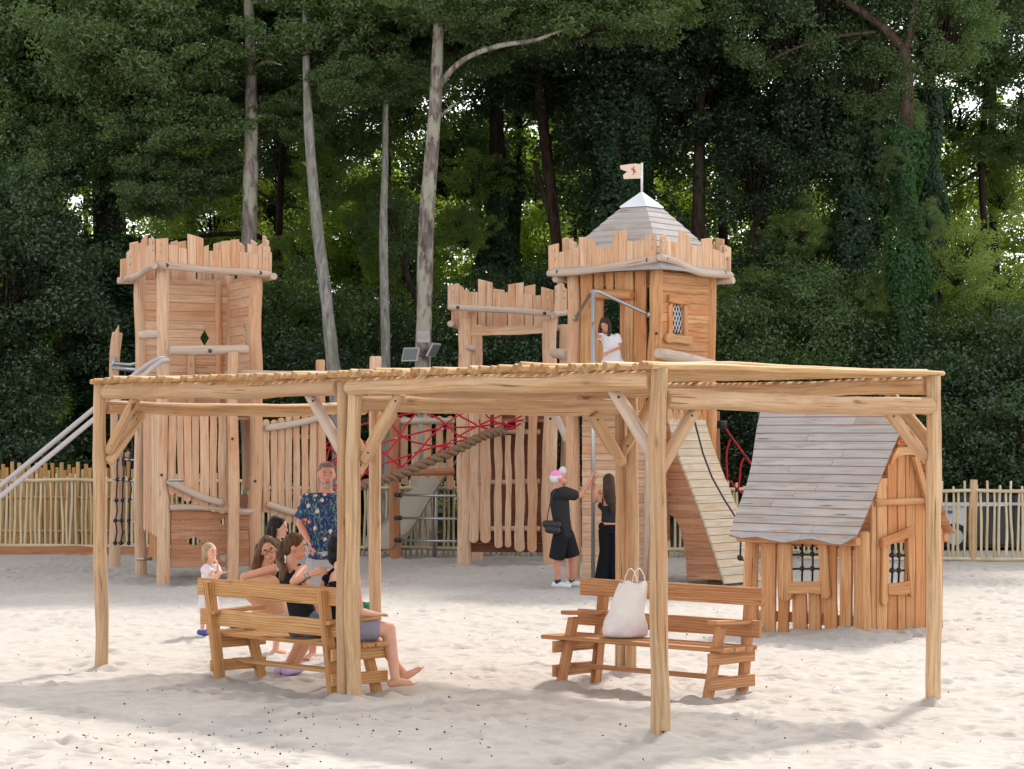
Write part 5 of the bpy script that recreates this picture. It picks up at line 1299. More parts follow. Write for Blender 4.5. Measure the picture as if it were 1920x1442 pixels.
# ------------------------------------------------------------------ fences
def fence(name, lab, pa, pb, n, hts, r, mat, rails, group=None, posts=(), boards=None, ph=1.45, style='stick'):
    pa, pb = Vector(pa), Vector(pb); d = (pb - pa); L = d.length; u = d / L; nn = V(u.y, -u.x, 0)
    t = thing(name, lab, 'fence', tuple(pa), group=group); mb = MB()
    for i in range(n):
        q = pa + d * ((i + .5) / n) + u * random.uniform(-.012, .012); h = hts[i % len(hts)] + random.uniform(-.02, .02)
        if style == 'stick': mb.log(V(q.x, q.y, .02), V(q.x + random.uniform(-.015, .015), q.y, h), r * random.uniform(.85, 1.15), r * .9, .012, .1, 7, 6, round_end=False)
        else: mb.plank(V(q.x, q.y, .02), V(q.x, q.y, h), u, nn, r * 2, .03)
    mb.build('pickets', mat, t)
    for z in rails:
        mb = MB(); k = max(1, int(L / 2.5))
        for j in range(k): a = pa + d * (j / k) - nn * -.03; b = pa + d * ((j + 1) / k) + nn * .03; mb.log(V(a.x, a.y, z), V(b.x, b.y, z), .03, .03, .008, .06, 10, 8)
        mb.build('rail', mat, t)
    for px, D in posts:
        q = P(px, 814, D); mb = MB(); mb.log((q.x, q.y + .06, -.2), (q.x, q.y + .06, ph), .065, .06, .01, .05, 8, 10, round_end=False); mb.build('post', W_FYEL if style == 'x' else W_PERG, t)
    if boards:
        mb = MB(); k = max(1, int(L / 2.0))
        for j in range(k): a = pa + d * (j / k); b = pa + d * ((j + 1) / k - .002); mb.plank(V(a.x, a.y, .02) , V(b.x, b.y, .02), UP, nn, boards, .05)
        mb.build('kick_board', W_BROWN, t)
    return t
gp_ = lambda px, D: V((px - HX) * D / F, D, 0)
fence('stick_fence', 'pale stick fence on a brown kick board at the left edge', gp_(-60, 43.0), gp_(470, 42.8), 56, [1.36, 1.46, 1.33, 1.40], .024, W_FPALE, (1.33, .17), 'pale stick fences round the sand', [(133, 43), (375, 42.9)], .30)
fence('stick_fence', 'pale stick fence seen behind the man and through the steel bars', gp_(470, 42.8), gp_(905, 42.6), 44, [1.30, 1.24, 1.34, 1.22], .024, W_FPALE, (1.2, .15), 'pale stick fences round the sand', [(640, 42.8)])
fence('stick_fence', 'pale stick fence hidden mostly behind the roofed tower and ramp', gp_(905, 42.6), gp_(1500, 41.6), 60, [1.30, 1.24, 1.34, 1.22], .024, W_FPALE, (1.2, .15), 'pale stick fences round the sand')
fence('stick_fence', 'pale stick fence of uneven heights at the right edge past the playhouse', gp_(1500, 41.2), gp_(1990, 40.7), 45, [1.36, 1.20, 1.28, 1.20], .023, W_FPALE, (1.19, .04), 'pale stick fences round the sand', [(1826, 40.8)], ph=1.38)
fence('stave_fence', 'taller close set yellow stave fence behind the pale sticks at left', gp_(-60, 43.9), gp_(330, 43.8), 50, [1.62, 1.55, 1.64, 1.5], .034, W_FYEL, (1.0, .4), style='flat')
# ------------------------------------------------------------------ people
def skin_mat(name, c, tan=.0):
    m = NT(name); tc = m.node('ShaderNodeTexCoord'); nz = m.noise(tc.outputs['Object'], 9, 4, .6)
    cc = m.mix(m.math('MULTIPLY', m.ramp(nz, [(.35, 0.0), (.7, 1.0)]), .35), c, tuple(a * b for a, b in zip(c, (.92, .70, .66))))
    p = m.principled(cc, .5, nz, .1, .004, .35); p.inputs['Subsurface Weight'].default_value = .08; p.inputs['Subsurface Radius'].default_value = (.02, .008, .004)
    return m.mat
def cloth(name, c, fold=.5):
    m = NT(name); tc = m.node('ShaderNodeTexCoord'); a = m.noise(m.map(tc.outputs['Object'], (9, 9, 4)), 1, 3, .6, 1.2); b = m.noise(tc.outputs['Object'], 300, 2, .5)
    cc = m.mix(m.math('MULTIPLY', b, .3), c, tuple(x * .75 for x in c)); m.principled(cc, .9, a, fold, .04, .1); return m.mat
def hair_mat(name, ca, cb):
    m = NT(name); tc = m.node('ShaderNodeTexCoord'); a = m.noise(m.map(tc.outputs['Object'], (70, 70, 5)), 1, 4, .6, .6)
    m.principled(m.mix(m.ramp(a, [(.35, 0.0), (.65, 1.0)]), ca, cb), .45, a, .7, .012, .15); return m.mat
def floral(name):
    m = NT(name); tc = m.node('ShaderNodeTexCoord'); p = tc.outputs['Object']; base = srgb(44, 60, 104)
    v = m.node('ShaderNodeTexVoronoi'); m.link(p, v.inputs['Vector']); v.inputs['Scale'].default_value = 13
    # petals: radial modulation by noise direction
    nz = m.noise(p, 55, 2, .5, .5); pd = m.math('ADD', v.outputs['Distance'], m.math('MULTIPLY', nz, .35))
    cs = m.node('ShaderNodeSeparateColor'); m.link(v.outputs['Color'], cs.inputs[0])
    fc = m.mix(m.ramp(cs.outputs[0], [(.45, 0.0), (.5, 1.0)]), srgb(226, 140, 84), srgb(214, 196, 180))
    leafn = m.noise(m.map(p, (26, 26, 11), (3, 3, 3)), 1, 2, .5, 2.5)
    c = m.mix(m.ramp(leafn, [(.54, 0.0), (.58, 1.0)]), base, srgb(96, 138, 136))
    redn = m.noise(m.map(p, (15, 15, 22), (8, 1, 3)), 1, 2, .5, 2); c = m.mix(m.ramp(redn, [(.64, 0.0), (.67, 1.0)]), c, srgb(128, 44, 56))
    c = m.mix(m.ramp(pd, [(.40, 1.0), (.46, 0.0)]), c, fc)
    f = m.noise(m.map(p, (9, 9, 4)), 1, 3, .6, 1); m.principled(c, .85, f, .4, .04, .15); return m.mat
SK_FAIR = skin_mat('fair_skin', srgb(222, 172, 146)); SK_TAN = skin_mat('tanned_skin', srgb(206, 150, 120)); SK_RED = skin_mat('ruddy_skin', srgb(210, 148, 128))
M_DARKEYE = plain('dark_eye', (.02, .015, .012), .3); M_LIP = plain('lip', srgb(176, 92, 88), .5)
M_EYEW = plain('eye_white', (.6, .58, .55), .3)

class Blob:
    def __init__(s): s.mb = MB()
    def cut(s, a, b, r0, r1):
        s.cap(a, b, r0, r1, None, True)
    def cap(s, a, b, r0, r1=None, flat=None, cutend=False):
        """rounded cone from a to b"""
        a = Vector(a); b = Vector(b); r1 = r0 if r1 is None else r1; d = b - a; L = max(d.length, 1e-4); d /= L
        x = d.orthogonal().normalized(); y = d.cross(x); seg = 14; rings = []
        for t in (-89, -60, -35, -12): rings.append((r0 * sin(R(t)), r0 * cos(R(t))))
        for k in range(1, 4): q = k / 4; rings.append((L * q, r0 + (r1 - r0) * q))
        if cutend: rings += [(L - .003, r1), (L, r1 * .97), (L, r1 * .4)]
        else:
            for t in (12, 35, 60, 89): rings.append((L + r1 * sin(R(t)), r1 * cos(R(t))))
        vs = []
        for h, r in rings:
            for k in range(seg):
                th = 2 * pi * k / seg; o = x * cos(th) * r + y * sin(th) * r
                if flat is not None:       # (axis, factor): squash across an axis
                    ax, f = flat; o -= ax * o.dot(ax) * (1 - f)
                vs.append(a + d * h + o)
        n = len(rings); fs = [[i * seg + k, i * seg + (k + 1) % seg, (i + 1) * seg + (k + 1) % seg, (i + 1) * seg + k] for i in range(n - 1) for k in range(seg)]
        fs += [list(range(seg))[::-1], [(n - 1) * seg + k for k in range(seg)]]
        s.mb.add(vs, fs, [[(0, 0)] * len(f) for f in fs], (.5, .5, .5), 0, True)
    def chain(s, pts, rad, flat=None):
        for i in range(len(pts) - 1): s.cap(pts[i], pts[i + 1], rad[i], rad[i + 1], flat)
    def ell(s, c, r, M=None): s.mb.ball(c, 1.0, 18, 12, r, M, (.5, .5, .5))
    def build(s, name, mat, parent, vox=.007, sm=3):
        o = s.mb.build(name, mat, parent)
        m = o.modifiers.new('fuse', 'REMESH'); m.mode = 'VOXEL'; m.voxel_size = vox; m.use_smooth_shade = True
        if sm: k = o.modifiers.new('soft', 'SMOOTH'); k.factor = .5; k.iterations = sm
        return o
def frame(f, up=UP):
    f = Vector(f).normalized(); r = f.cross(up).normalized(); u = r.cross(f).normalized(); return f, r, u     # forward, person's right, up
def head(B, c, f, k=1.0, up=UP):
    """skull, jaw, nose, ears blended into the body; c = centre of the head"""
    f, r, u = frame(f, up); M = Matrix((r, f, u)).transposed()
    B.ell(c + u * .018 * k, (.074 * k, .092 * k, .098 * k), M)
    B.ell(c + f * .030 * k - u * .050 * k, (.052 * k, .055 * k, .062 * k), M)
    B.cap(c + f * .088 * k + u * .012 * k, c + f * .105 * k - u * .022 * k, .009 * k, .014 * k)
    B.ell(c + f * .083 * k - u * .062 * k, (.026 * k, .012 * k, .011 * k), M)
    B.ell(c + f * .068 * k - u * .092 * k, (.024 * k, .018 * k, .016 * k), M)
    B.ell(c + f * .078 * k + u * .032 * k, (.05 * k, .014 * k, .012 * k), M)
    for s_ in (-1, 1): B.ell(c + r * s_ * .076 * k - f * .006 * k - u * .008 * k, (.010 * k, .019 * k, .029 * k), M)
    return f, r, u
def face(t, c, f, k=1.0, up=UP, brow=(.06, .04, .03), lip=True):
    f, r, u = frame(f, up); M = Matrix((r, f, u)).transposed()
    bm_ = plain('brow_hair', brow, .8)
    for s_ in (-1, 1):
        mb = MB(); mb.ball(c + f * .0835 * k + r * s_ * .031 * k + u * .010 * k, 1, 10, 8, (.0145 * k, .006 * k, .0075 * k), M); e = mb.build('eye', M_EYEW, t)
        mb = MB(); mb.ball(c + f * .0880 * k + r * s_ * .030 * k + u * .010 * k, 1, 8, 6, (.0068 * k, .004 * k, .0068 * k), M); mb.build('iris', M_DARKEYE, e)
        mb = MB(); a = c + f * .090 * k + r * s_ * .016 * k + u * .030 * k; b = c + f * .084 * k + r * s_ * .046 * k + u * .032 * k; mb.tube([a, (a + b) / 2 + u * .004 * k + f * .003 * k, b], .0042 * k, 6); mb.build('eyebrow', bm_, t)
    mb = MB(); mb.ball(c + f * .092 * k - u * .060 * k, 1, 12, 6, (.023 * k, .006 * k, .006 * k), M); mb.build('mouth', M_LIP, t)
def hand(B, w, d, n, k=1.0, curl=.35, side=1):
    """w wrist, d direction of the fingers, n palm normal; side +1/-1 chooses where the thumb leaves"""
    d = Vector(d).normalized(); n = Vector(n); n = (n - d * n.dot(d)).normalized(); x = d.cross(n) * side
    for q in (-.026, -.009, .009, .026): B.cap(w + x * q * k * .7, w + d * .078 * k + x * q * k, .0135 * k, .011 * k)
    for i, (q, L) in enumerate(((-.031, .062), (-.0105, .078), (.0105, .083), (.031, .072))):
        p = w + d * .082 * k + x * q * k; dd = (d + x * q * 2.2).normalized(); pts = [p]; a = curl * .6
        for l in (.45, .32, .23):
            v = dd * cos(a) + n * sin(a); pts.append(pts[-1] + v * L * l * k); a += curl
        B.chain(pts, [.0088 * k, .0082 * k, .0075 * k, .0065 * k])
    p = w + d * .025 * k + x * .022 * k; v = (d * .75 + x * .75 + n * .3 * curl).normalized(); v2 = (d * .95 + x * .25 + n * .5 * curl).normalized()
    B.chain([p, p + v * .038 * k, p + v * .038 * k + v2 * .030 * k, p + v * .038 * k + v2 * .052 * k], [.0125 * k, .0105 * k, .009 * k, .0075 * k])
def arm(B, s_, e, w, k=1.0, r=.045): B.chain([s_, e, w], [r * k, r * .78 * k, r * .52 * k]); B.cap(e + (w - e) * .15, e + (w - e) * .45, r * .82 * k, r * .7 * k)
def leg(B, h, kn, an, k=1.0, r=.082):
    B.chain([h, kn, an], [r * k, r * .62 * k, r * .42 * k]); m = kn + (an - kn) * .32
    back = (kn - (h + an) / 2); back = -back.normalized() * .018 * k if back.length > .01 else V(0, 0, 0)
    B.cap(kn + (an - kn) * .15 + back, kn + (an - kn) * .5 + back * .6, r * .62 * k, r * .50 * k)
def foot(B, an, d, k=1.0, tilt=0.0):
    d = Vector(d).normalized(); h = an - UP * .045 * k
    B.cap(h - d * .035 * k, h + d * .06 * k + UP * (.0 + tilt * .03), .034 * k, .032 * k); B.cap(h + d * .05 * k + UP * tilt * .03, h + d * .145 * k - UP * (.012 - tilt * .08) * k, .034 * k, .022 * k)
    x = d.cross(UP).normalized()
    for i in range(5):
        q = (i - 2) * .0155 * k; p = h + d * .15 * k + x * q - UP * (.014 - tilt * .08) * k; B.cap(p, p + d * (.028 - .004 * i) * k + UP * tilt * .012, .010 * k - .0008 * i, .0085 * k)
def torso(B, sh, hp, wS, wH, dep, side, inf=0.0, waist=.86, k=1.0):
    """sh shoulder centre, hp hip centre; wS / wH half widths; side = unit across the body"""
    side = Vector(side).normalized(); ax = (sh - hp).normalized(); fr_ = ax.cross(side).normalized(); M = Matrix((side, fr_, ax)).transposed()
    kq, kw, kd = (0, .22, .42, .62, .80, .93), (wH, wH * .93 * waist / .86, (wH + wS) / 2 * waist, wS * .88, wS * .92, wS * .84), (dep * .98, dep * .90, dep * .88, dep * .98, dep, dep * .80)
    for q in np.linspace(0, .93, 16):
        B.ell(hp + (sh - hp) * float(q), (float(np.interp(q, kq, kw)) + inf, float(np.interp(q, kq, kd)) + inf, (sh - hp).length * .17 + inf), M)
    B.cap(sh - side * wS * .82 - ax * .02, sh + side * wS * .82 - ax * .02, dep * .50 + inf, dep * .50 + inf)

# ---- man in the floral shirt
D = 23.0; k = 1.06
PM = thing('person', 'bearded man in navy floral shirt and grey shorts standing behind the seated women', 'person', (P(612, 0, D).x, D, 0))
hc = P(612, 891, D); fd = V(.22, -1, -.05); B = Blob(); f, r, u = head(B, hc, fd, k)
shc = P(612, 932, D); hpc = P(612, 1048, D)
B.cap(hc - u * .06 * k, shc + UP * .02, .054, .060); torso(B, shc, hpc, .20, .155, .115, V(1, .1, 0))
sL, eL, wL = P(574, 938, D), P(563, 982, D + .02), P(577, 1012, D - .16); arm(B, sL, eL, wL, 1.0, .050); hand(B, wL, V(.25, -.35, -.6), V(1, 0, .2), 1, .35)
sR, eR, wR = P(651, 938, D), P(664, 985, D + .05), P(650, 1015, D - .14); arm(B, sR, eR, wR, 1.0, .050); hand(B, wR, V(-.25, -.35, -.6), V(-1, 0, .2), 1, .35)
for s_ in (-1, 1):
    h = hpc + V(s_ * .095, 0, -.04); kn = V(h.x + s_ * .02, D - .02, .50); an = V(kn.x + s_ * .02, D + .03, .09); leg(B, h, kn, an, 1.05); foot(B, an, V(s_ * .3, -1, 0), 1.05)
B.build('body', SK_RED, PM); face(PM, hc, fd, k, brow=(.18, .14, .11))
B = Blob(); torso(B, shc - UP * .01, hpc + UP * .04, .215, .175, .125, V(1, .1, 0), .012, .96); B.cut(sL + V(.03, 0, .0), sL + (eL - sL) * .80, .078, .076); B.cut(sR - V(.03, 0, 0), sR + (eR - sR) * .80, .078, .076)
B.build('shirt', floral('floral_print_cloth'), PM)
B = Blob(); torso(B, hpc + UP * .10, hpc - UP * .06, .17, .175, .125, V(1, .1, 0), .012)
for s_ in (-1, 1): B.cut(hpc + V(s_ * .09, 0, -.05), V(hpc.x + s_ * .115, D - .02, .52), .115, .108)
B.build('shorts', cloth('grey_jersey', srgb(176, 174, 180)), PM)
B = Blob(); M = Matrix((r, f, u)).transposed(); B.ell(hc + u * .046 * k - f * .016, (.078 * k, .090 * k, .078 * k), M); B.ell(hc - f * .04 + u * .0, (.078 * k, .06 * k, .085 * k), M); B.ell(hc + u * .095 * k + f * .035, (.062 * k, .05 * k, .026 * k), M)
B.build('hair', hair_mat('greying_brown_hair', (.09, .062, .045), (.26, .21, .17)), PM, .006)
B = Blob(); B.ell(hc + f * .060 * k - u * .088 * k, (.040 * k, .034 * k, .028 * k), M)
for s_ in (-1, 1): B.cap(hc + f * .052 + r * s_ * .045 * k - u * .068 * k, hc + f * .07 * k + r * s_ * .018 * k - u * .098 * k, .014, .016); B.cap(hc + f * .095 * k + r * s_ * .004 - u * .047 * k, hc + f * .085 * k + r * s_ * .028 * k - u * .056 * k, .006, .006)
B.build('beard', hair_mat('grey_beard', (.30, .27, .25), (.5, .47, .45)), PM, .006)

# ---- woman with the long ponytail, seated, arms over the bench back
def bx(px, f_):        # position along bench 1 whose column is px
    lo, hi = -1.2, 1.4
    for _ in range(40):
        m_ = (lo + hi) / 2; q = W1(m_, f_, 0)
        if HX + q.x / q.y * F < px: lo = m_
        else: hi = m_
    return lo
def BW(px, py, f_):
    q = W1(bx(px, f_), f_, 0); return P(px, py, q.y)
hc = BW(553, 1026, .16); PW = thing('person', 'ponytailed woman in dark tank top seated with both arms over the bench back', 'person', (hc.x, hc.y, 0))
fd = (V(ux1.x, ux1.y, 0) * .75 + uf1 * .75 + V(0, 0, -.12)).normalized(); B = Blob(); k = .95; f, r, u = head(B, hc, fd, k)
shc = BW(546, 1066, .12); hpc = BW(573, 1176, .24); B.cap(hc - u * .06 - f * .02, shc + UP * .02, .045, .052); torso(B, shc, hpc, .165, .155, .095, ux1)
sL, eL, wL = BW(520, 1066, .10), BW(463, 1082, .02), BW(500, 1098, .25); sL = shc - ux1 * .17; eL = BW(461, 1080, -.05); wL = eL + V(.14, .16, .03); arm(B, sL, eL, wL, 1, .042); hand(B, wL, V(.5, .7, -.1), V(0, 0, -1), .95, .3)
sR = shc + ux1 * .17; eR = BW(550, 1091, -.13); wR = BW(584, 1076, -.07); arm(B, sR, eR, wR, 1, .042); hand(B, wR, V(.8, .2, .25), V(.3, .6, -.4), .95, .5)
for s_ in (-1, 1):
    h = hpc + ux1 * s_ * .09; kn = W1(bx(573, .24) + s_ * .10, .66, .47); an = W1(bx(573, .24) + s_ * .07, .60, .09); leg(B, h, kn, an, 1, .085); foot(B, an, uf1, .95)
B.build('body', SK_TAN, PW); face(PW, hc, fd, k)
B = Blob(); torso(B, shc - UP * .04, hpc + UP * .03, .150, .150, .10, ux1, .010)
for s_ in (-1, 1): B.chain([shc + ux1 * s_ * .09 + UP * .035 + uf1 * .02, shc + ux1 * s_ * .095 - uf1 * .075 - UP * .06], [.014, .02])
B.build('tank_top', cloth('charcoal_cloth', (.028, .028, .034)), PW)
B = Blob(); torso(B, hpc + UP * .10, hpc - UP * .03, .155, .165, .105, ux1, .014)
for s_ in (-1, 1): h = hpc + ux1 * s_ * .09; kn = W1(bx(573, .24) + s_ * .10, .66, .47); B.cut(h, h + (kn - h) * .46, .112, .104)
B.build('shorts', cloth('washed_denim', srgb(120, 132, 150)), PW)
B = Blob(); M = Matrix((r, f, u)).transposed(); B.ell(hc + u * .034 - f * .016, (.079, .094, .094), M); B.ell(hc - f * .05 - u * .01, (.066, .05, .08), M)
tie = hc - f * .105 + u * .02; B.ell(tie, (.03, .03, .03))
tail = [tie, tie - f * .02 - UP * .05, tie - f * .02 - UP * .15 - uf1 * .02, BW(533, 1068, -.02), BW(527, 1086, -.06)]
B.chain(tail, [.026, .030, .036, .036, .014]); B.chain([q - ux1 * .022 for q in tail[1:]], [.018, .024, .026, .010]); B.chain([q + ux1 * .022 - UP * .01 for q in tail[1:]], [.018, .024, .026, .008])
B.build('hair', hair_mat('brown_ponytail_hair', (.030, .014, .008), (.16, .075, .032)), PW, .006)
mb = MB(); mb.ball(hc + r * .083 * k - u * .045 * k, .007, 8, 6); mb.build('earring', M_GALV, PW)
mb = MB(); q = wR + (eR - wR) * .16; dd = (wR - eR).normalized(); a = dd.orthogonal().normalized(); b_ = dd.cross(a)
for o_, rr in ((0, .0285), (.03, .029)): mb.tube([q - dd * o_ + a * rr * cos(t) + b_ * rr * sin(t) for t in np.linspace(0, 6.28, 16)], .006, 6)
mb.build('bracelet', M_GALV, PW)

# ---- black haired woman in black top, mostly behind the post, legs crossed to the right
hc = BW(634, 1030, .20); PB = thing('person', 'black haired woman in black top at the bench end, bare feet crossed', 'person', (hc.x, hc.y, 0))
fd = (uf1 + V(-.5, 0, 0)).normalized(); B = Blob(); k = .95; f, r, u = head(B, hc, fd, k); xb = bx(640, .2)
shc = BW(640, 1078, .14); hpc = W1(xb, .24, .52); B.cap(hc - u * .06, shc + UP * .02, .047, .055); torso(B, shc, hpc, .175, .17, .105, ux1)
sR = shc + ux1 * .18; wR = W1(1.0, .30, .66); eR = W1(.98, .02, .70); eR = W1(.93, .12, .78); arm(B, sR, W1(.97, .18, .68), W1(.90, .42, .64), 1, .046); hand(B, W1(.90, .42, .64), uf1 - ux1 * .3, -UP, .95, .3)
sL = shc - ux1 * .18; arm(B, sL, W1(xb - .3, .22, .75), W1(xb - .15, .42, .62), 1, .046); hand(B, W1(xb - .15, .42, .62), uf1, -UP, .95, .3)
kn1 = P(729, 1180, 20.35); an1 = P(741, 1270, 20.25); h1 = hpc + ux1 * .09; leg(B, h1, kn1, an1, 1.0, .095); foot(B, an1, V(1, -.35, .12), 1.05)
kn2 = P(700, 1192, 20.75); an2 = P(757, 1262, 20.45); h2 = hpc - ux1 * .09; leg(B, h2, kn2, an2, .95, .09); foot(B, an2, V(1, -.2, .35), 1.0, .6)
B.build('body', SK_FAIR, PB); face(PB, hc, fd, k)
B = Blob(); torso(B, shc - UP * .05, hpc + UP * .03, .160, .170, .11, ux1, .010)
for s_ in (-1, 1): B.chain([shc + ux1 * s_ * .10 + UP * .04, shc + ux1 * s_ * .11 - uf1 * .085 - UP * .03], [.018, .03])
B.build('tank_top', cloth('black_jersey', (.014, .014, .018)), PB)
B = Blob(); torso(B, hpc + UP * .08, hpc - UP * .02, .17, .18, .115, ux1, .012); B.cut(h1, h1 + (kn1 - h1) * .66, .116, .102); B.cut(h2, h2 + (kn2 - h2) * .66, .112, .10); B.build('shorts', cloth('grey_blue_cloth', srgb(150, 148, 166)), PB)
B = Blob(); M = Matrix((r, f, u)).transposed(); B.ell(hc + u * .034 - f * .02, (.086, .10, .10), M); B.ell(hc - f * .05 - u * .05, (.075, .055, .09), M); B.cap(hc - f * .05 - u * .07, hc - f * .045 - u * .125, .06, .03); B.build('hair', hair_mat('black_hair', (.006, .005, .006), (.02, .018, .02)), PB, .006)

# ---- woman with glasses, crouching in front of the bench
D = 21.9; hc = P(504, 1031, D); k = .95; PG = thing('person', 'wavy haired woman with glasses and lilac clogs crouching beyond the bench', 'person', (hc.x, D, 0))
fd = V(.12, -1, -.22); up = V(-.30, .1, 1); B = Blob(); f, r, u = head(B, hc, fd, k, up)
shc = P(493, 1082, D + .1); hpc = P(512, 1160, D + .28); B.cap(hc - u * .06, shc + UP * .02, .046, .054); torso(B, shc, hpc, .165, .16, .10, V(1, .1, 0))
arm(B, shc + V(-.17, 0, 0), P(467, 1120, D - .02), P(500, 1150, D - .15), 1, .042); hand(B, P(500, 1150, D - .15), V(.9, -.1, -.3), V(0, 0, -1), .95, .3)
arm(B, shc + V(.17, 0, 0), P(540, 1112, D + .0), P(560, 1140, D - .12), 1, .042); hand(B, P(560, 1140, D - .12), V(.8, -.2, -.4), V(0, 0, -1), .95, .3)
for px, py, s_ in ((590, 1178, 1), (574, 1186, -1)):
    h = hpc + V(s_ * .06, 0, 0); kn = P(px, py, D - .02); an = P(547 + 8 * s_, 1246, D - .0); leg(B, h, kn, an, .95, .082)
B.build('body', SK_TAN, PG); face(PG, hc, fd, k, up)
B = Blob(); torso(B, shc - UP * .02, hpc, .16, .165, .105, V(1, .1, 0), .012); B.build('top', cloth('peach_cloth', srgb(222, 176, 140)), PG)
B = Blob(); torso(B, hpc + UP * .08, hpc - UP * .04, .165, .165, .11, V(1, .1, 0), .012)
for s_, px, py in ((1, 590, 1178), (-1, 574, 1186)): h = hpc + V(s_ * .06, 0, 0); B.cap(h, h + (P(px, py, D) - h) * .55, .105, .09)
B.build('shorts', cloth('cream_cloth', srgb(206, 190, 176)), PG)
B = Blob(); M = Matrix((r, f, u)).transposed(); B.ell(hc + u * .036 - f * .022, (.088, .095, .095), M)
for s_ in (-1, 1):
    a = hc + r * s_ * .078 + u * .02 - f * .03; B.chain([a, a + r * s_ * .030 - UP * .08, a + r * s_ * .045 - UP * .15, a + r * s_ * .03 - UP * .21 + V(0, .02, 0)], [.030, .034, .038, .018])
    B.chain([a - f * .05, a + r * s_ * .01 - UP * .1 - f * .05, a - UP * .19 - f * .03], [.05, .05, .02])
B.build('hair', hair_mat('wavy_brown_hair', (.05, .024, .014), (.20, .10, .05)), PG, .006)
mb = MB()
for s_ in (-1, 1): c = hc + f * .100 * k + r * s_ * .032 * k + u * .010; mb.tube([c + (r * .024 * cos(t) + u * .019 * sin(t)) for t in np.linspace(0, 6.283, 18)], .0019, 5)
mb.tube([hc + f * .102 * k + r * .010 + u * .012, hc + f * .102 * k - r * .010 + u * .012], .0025, 5); mb.build('glasses', plain('dark_wire', (.04, .03, .03), .3), PG)
for s_ in (1, -1):
    an = P(547 + 8 * s_, 1246, D); B = Blob(); foot_d = V(-.7, -1, 0); h = an - UP * .035; foot_d.normalize()
    B.cap(h - foot_d * .05, h + foot_d * .10 - UP * .01, .047, .045); B.cap(h + foot_d * .08 - UP * .012, h + foot_d * .16 - UP * .018, .046, .034); B.build('clog', plain('lilac_rubber', srgb(202, 176, 224), .5), PG)

# ---- dark haired child in profile behind her
D = 23.5; hc = P(522, 989, D); k = .88; PC = thing('person', 'dark haired child in white top seen in profile just above the crouching woman', 'person', (hc.x, D, 0))
fd = V(1, -.25, -.15); B = Blob(); f, r, u = head(B, hc, fd, k); shc = P(517, 1020, D); hpc = P(515, 1098, D)
B.cap(hc - u * .05, shc, .038, .042); torso(B, shc, hpc, .13, .115, .08, V(.3, 1, 0))
for s_ in (-1, 1):
    q = shc + V(.04, 1, 0) * s_ * .13; arm(B, q, q + V(.03, 0, -.22), q + V(.16, -.05, -.38), .8, .042); hand(B, q + V(.16, -.05, -.38), V(.6, 0, -.5), V(0, -s_, 0), .75)
    h = hpc + V(.02, s_ * .06, -.03); leg(B, h, V(h.x + .02, h.y, .36), V(h.x - .01, h.y, .07), .75); foot(B, V(h.x - .01, h.y, .07), V(1, -.2, 0), .75)
B.build('body', SK_FAIR, PC); face(PC, hc, fd, k)
B = Blob(); torso(B, shc, hpc, .13, .12, .085, V(.3, 1, 0), .012)
for s_ in (-1, 1): q = shc + V(.04, 1, 0) * s_ * .13; B.cut(q, q + V(.02, 0, -.13), .05, .05)
B.build('t_shirt', cloth('white_cotton', (.72, .72, .74)), PC)
B = Blob(); torso(B, hpc + UP * .06, hpc - UP * .05, .12, .125, .09, V(.3, 1, 0), .010)
for s_ in (-1, 1): B.cap(hpc + V(.02, s_ * .06, -.05), hpc + V(.03, s_ * .07, -.24), .078, .068)
B.build('shorts', cloth('blue_cotton', srgb(70, 90, 140)), PC)
B = Blob(); M = Matrix((r, f, u)).transposed(); B.ell(hc + u * .03 - f * .02, (.078, .092, .09), M); B.chain([hc - f * .06 + u * .0, hc - f * .085 - UP * .09, hc - f * .10 - UP * .17], [.055, .05, .02]); B.chain([hc + r * .06 - f * .02, hc + r * .06 - f * .03 - UP * .10, hc + r * .055 - f * .01 - UP * .19], [.03, .026, .012])
B.build('hair', hair_mat('near_black_hair', (.012, .009, .008), (.035, .026, .022)), PC, .006)

# ---- toddler at the left bench post
D = 25.8; hc = P(394, 1037, D); k = .86; PT = thing('person', 'small blond child in pink tinted white dress eating beside the left end of the bench', 'person', (hc.x, D, 0))
fd = V(.80, -.75, .05); B = Blob(); f, r, u = head(B, hc, fd, k); shc = P(394, 1064, D); hpc = P(391, 1118, D)
B.cap(hc - u * .05, shc, .034, .036); torso(B, shc, hpc, .095, .095, .07, V(.6, .8, 0))
sR = shc + V(.07, -.05, 0); eR = P(409, 1080, D - .12); wR = P(408, 1060, D - .15); arm(B, sR, eR, wR, .62, .046); hand(B, wR, V(-.25, 0, 1), V(-.8, 0, 0), .6, .7)
sL = shc + V(-.03, -.08, 0); eL = P(402, 1082, D - .2); wL = P(415, 1074, D - .3); arm(B, sL, eL, wL, .62, .046); hand(B, wL, V(1, -.1, .05), V(0, 0, 1), .6, .4)
for s_, dx in ((-1, -5), (1, 6)):
    h = hpc + V(s_ * .04, s_ * .02, 0); kn = P(386 + dx, 1156, D + s_ * .05); an = P(384 + dx, 1180, D + s_ * .05); leg(B, h, kn, an, .62, .082)
B.build('body', SK_FAIR, PT, .006); face(PT, hc, fd, k, brow=(.25, .17, .10))
B = Blob(); torso(B, shc - UP * .005, hpc, .095, .105, .075, V(.6, .8, 0), .012); B.cut(hpc, hpc - UP * .17, .10, .125); B.cut(sR, sR + (eR - sR) * .7, .046, .05); B.cut(sL, sL + (eL - sL) * .65, .046, .05)
B.build('dress', cloth('pinkish_white_cotton', (.74, .66, .70)), PT)
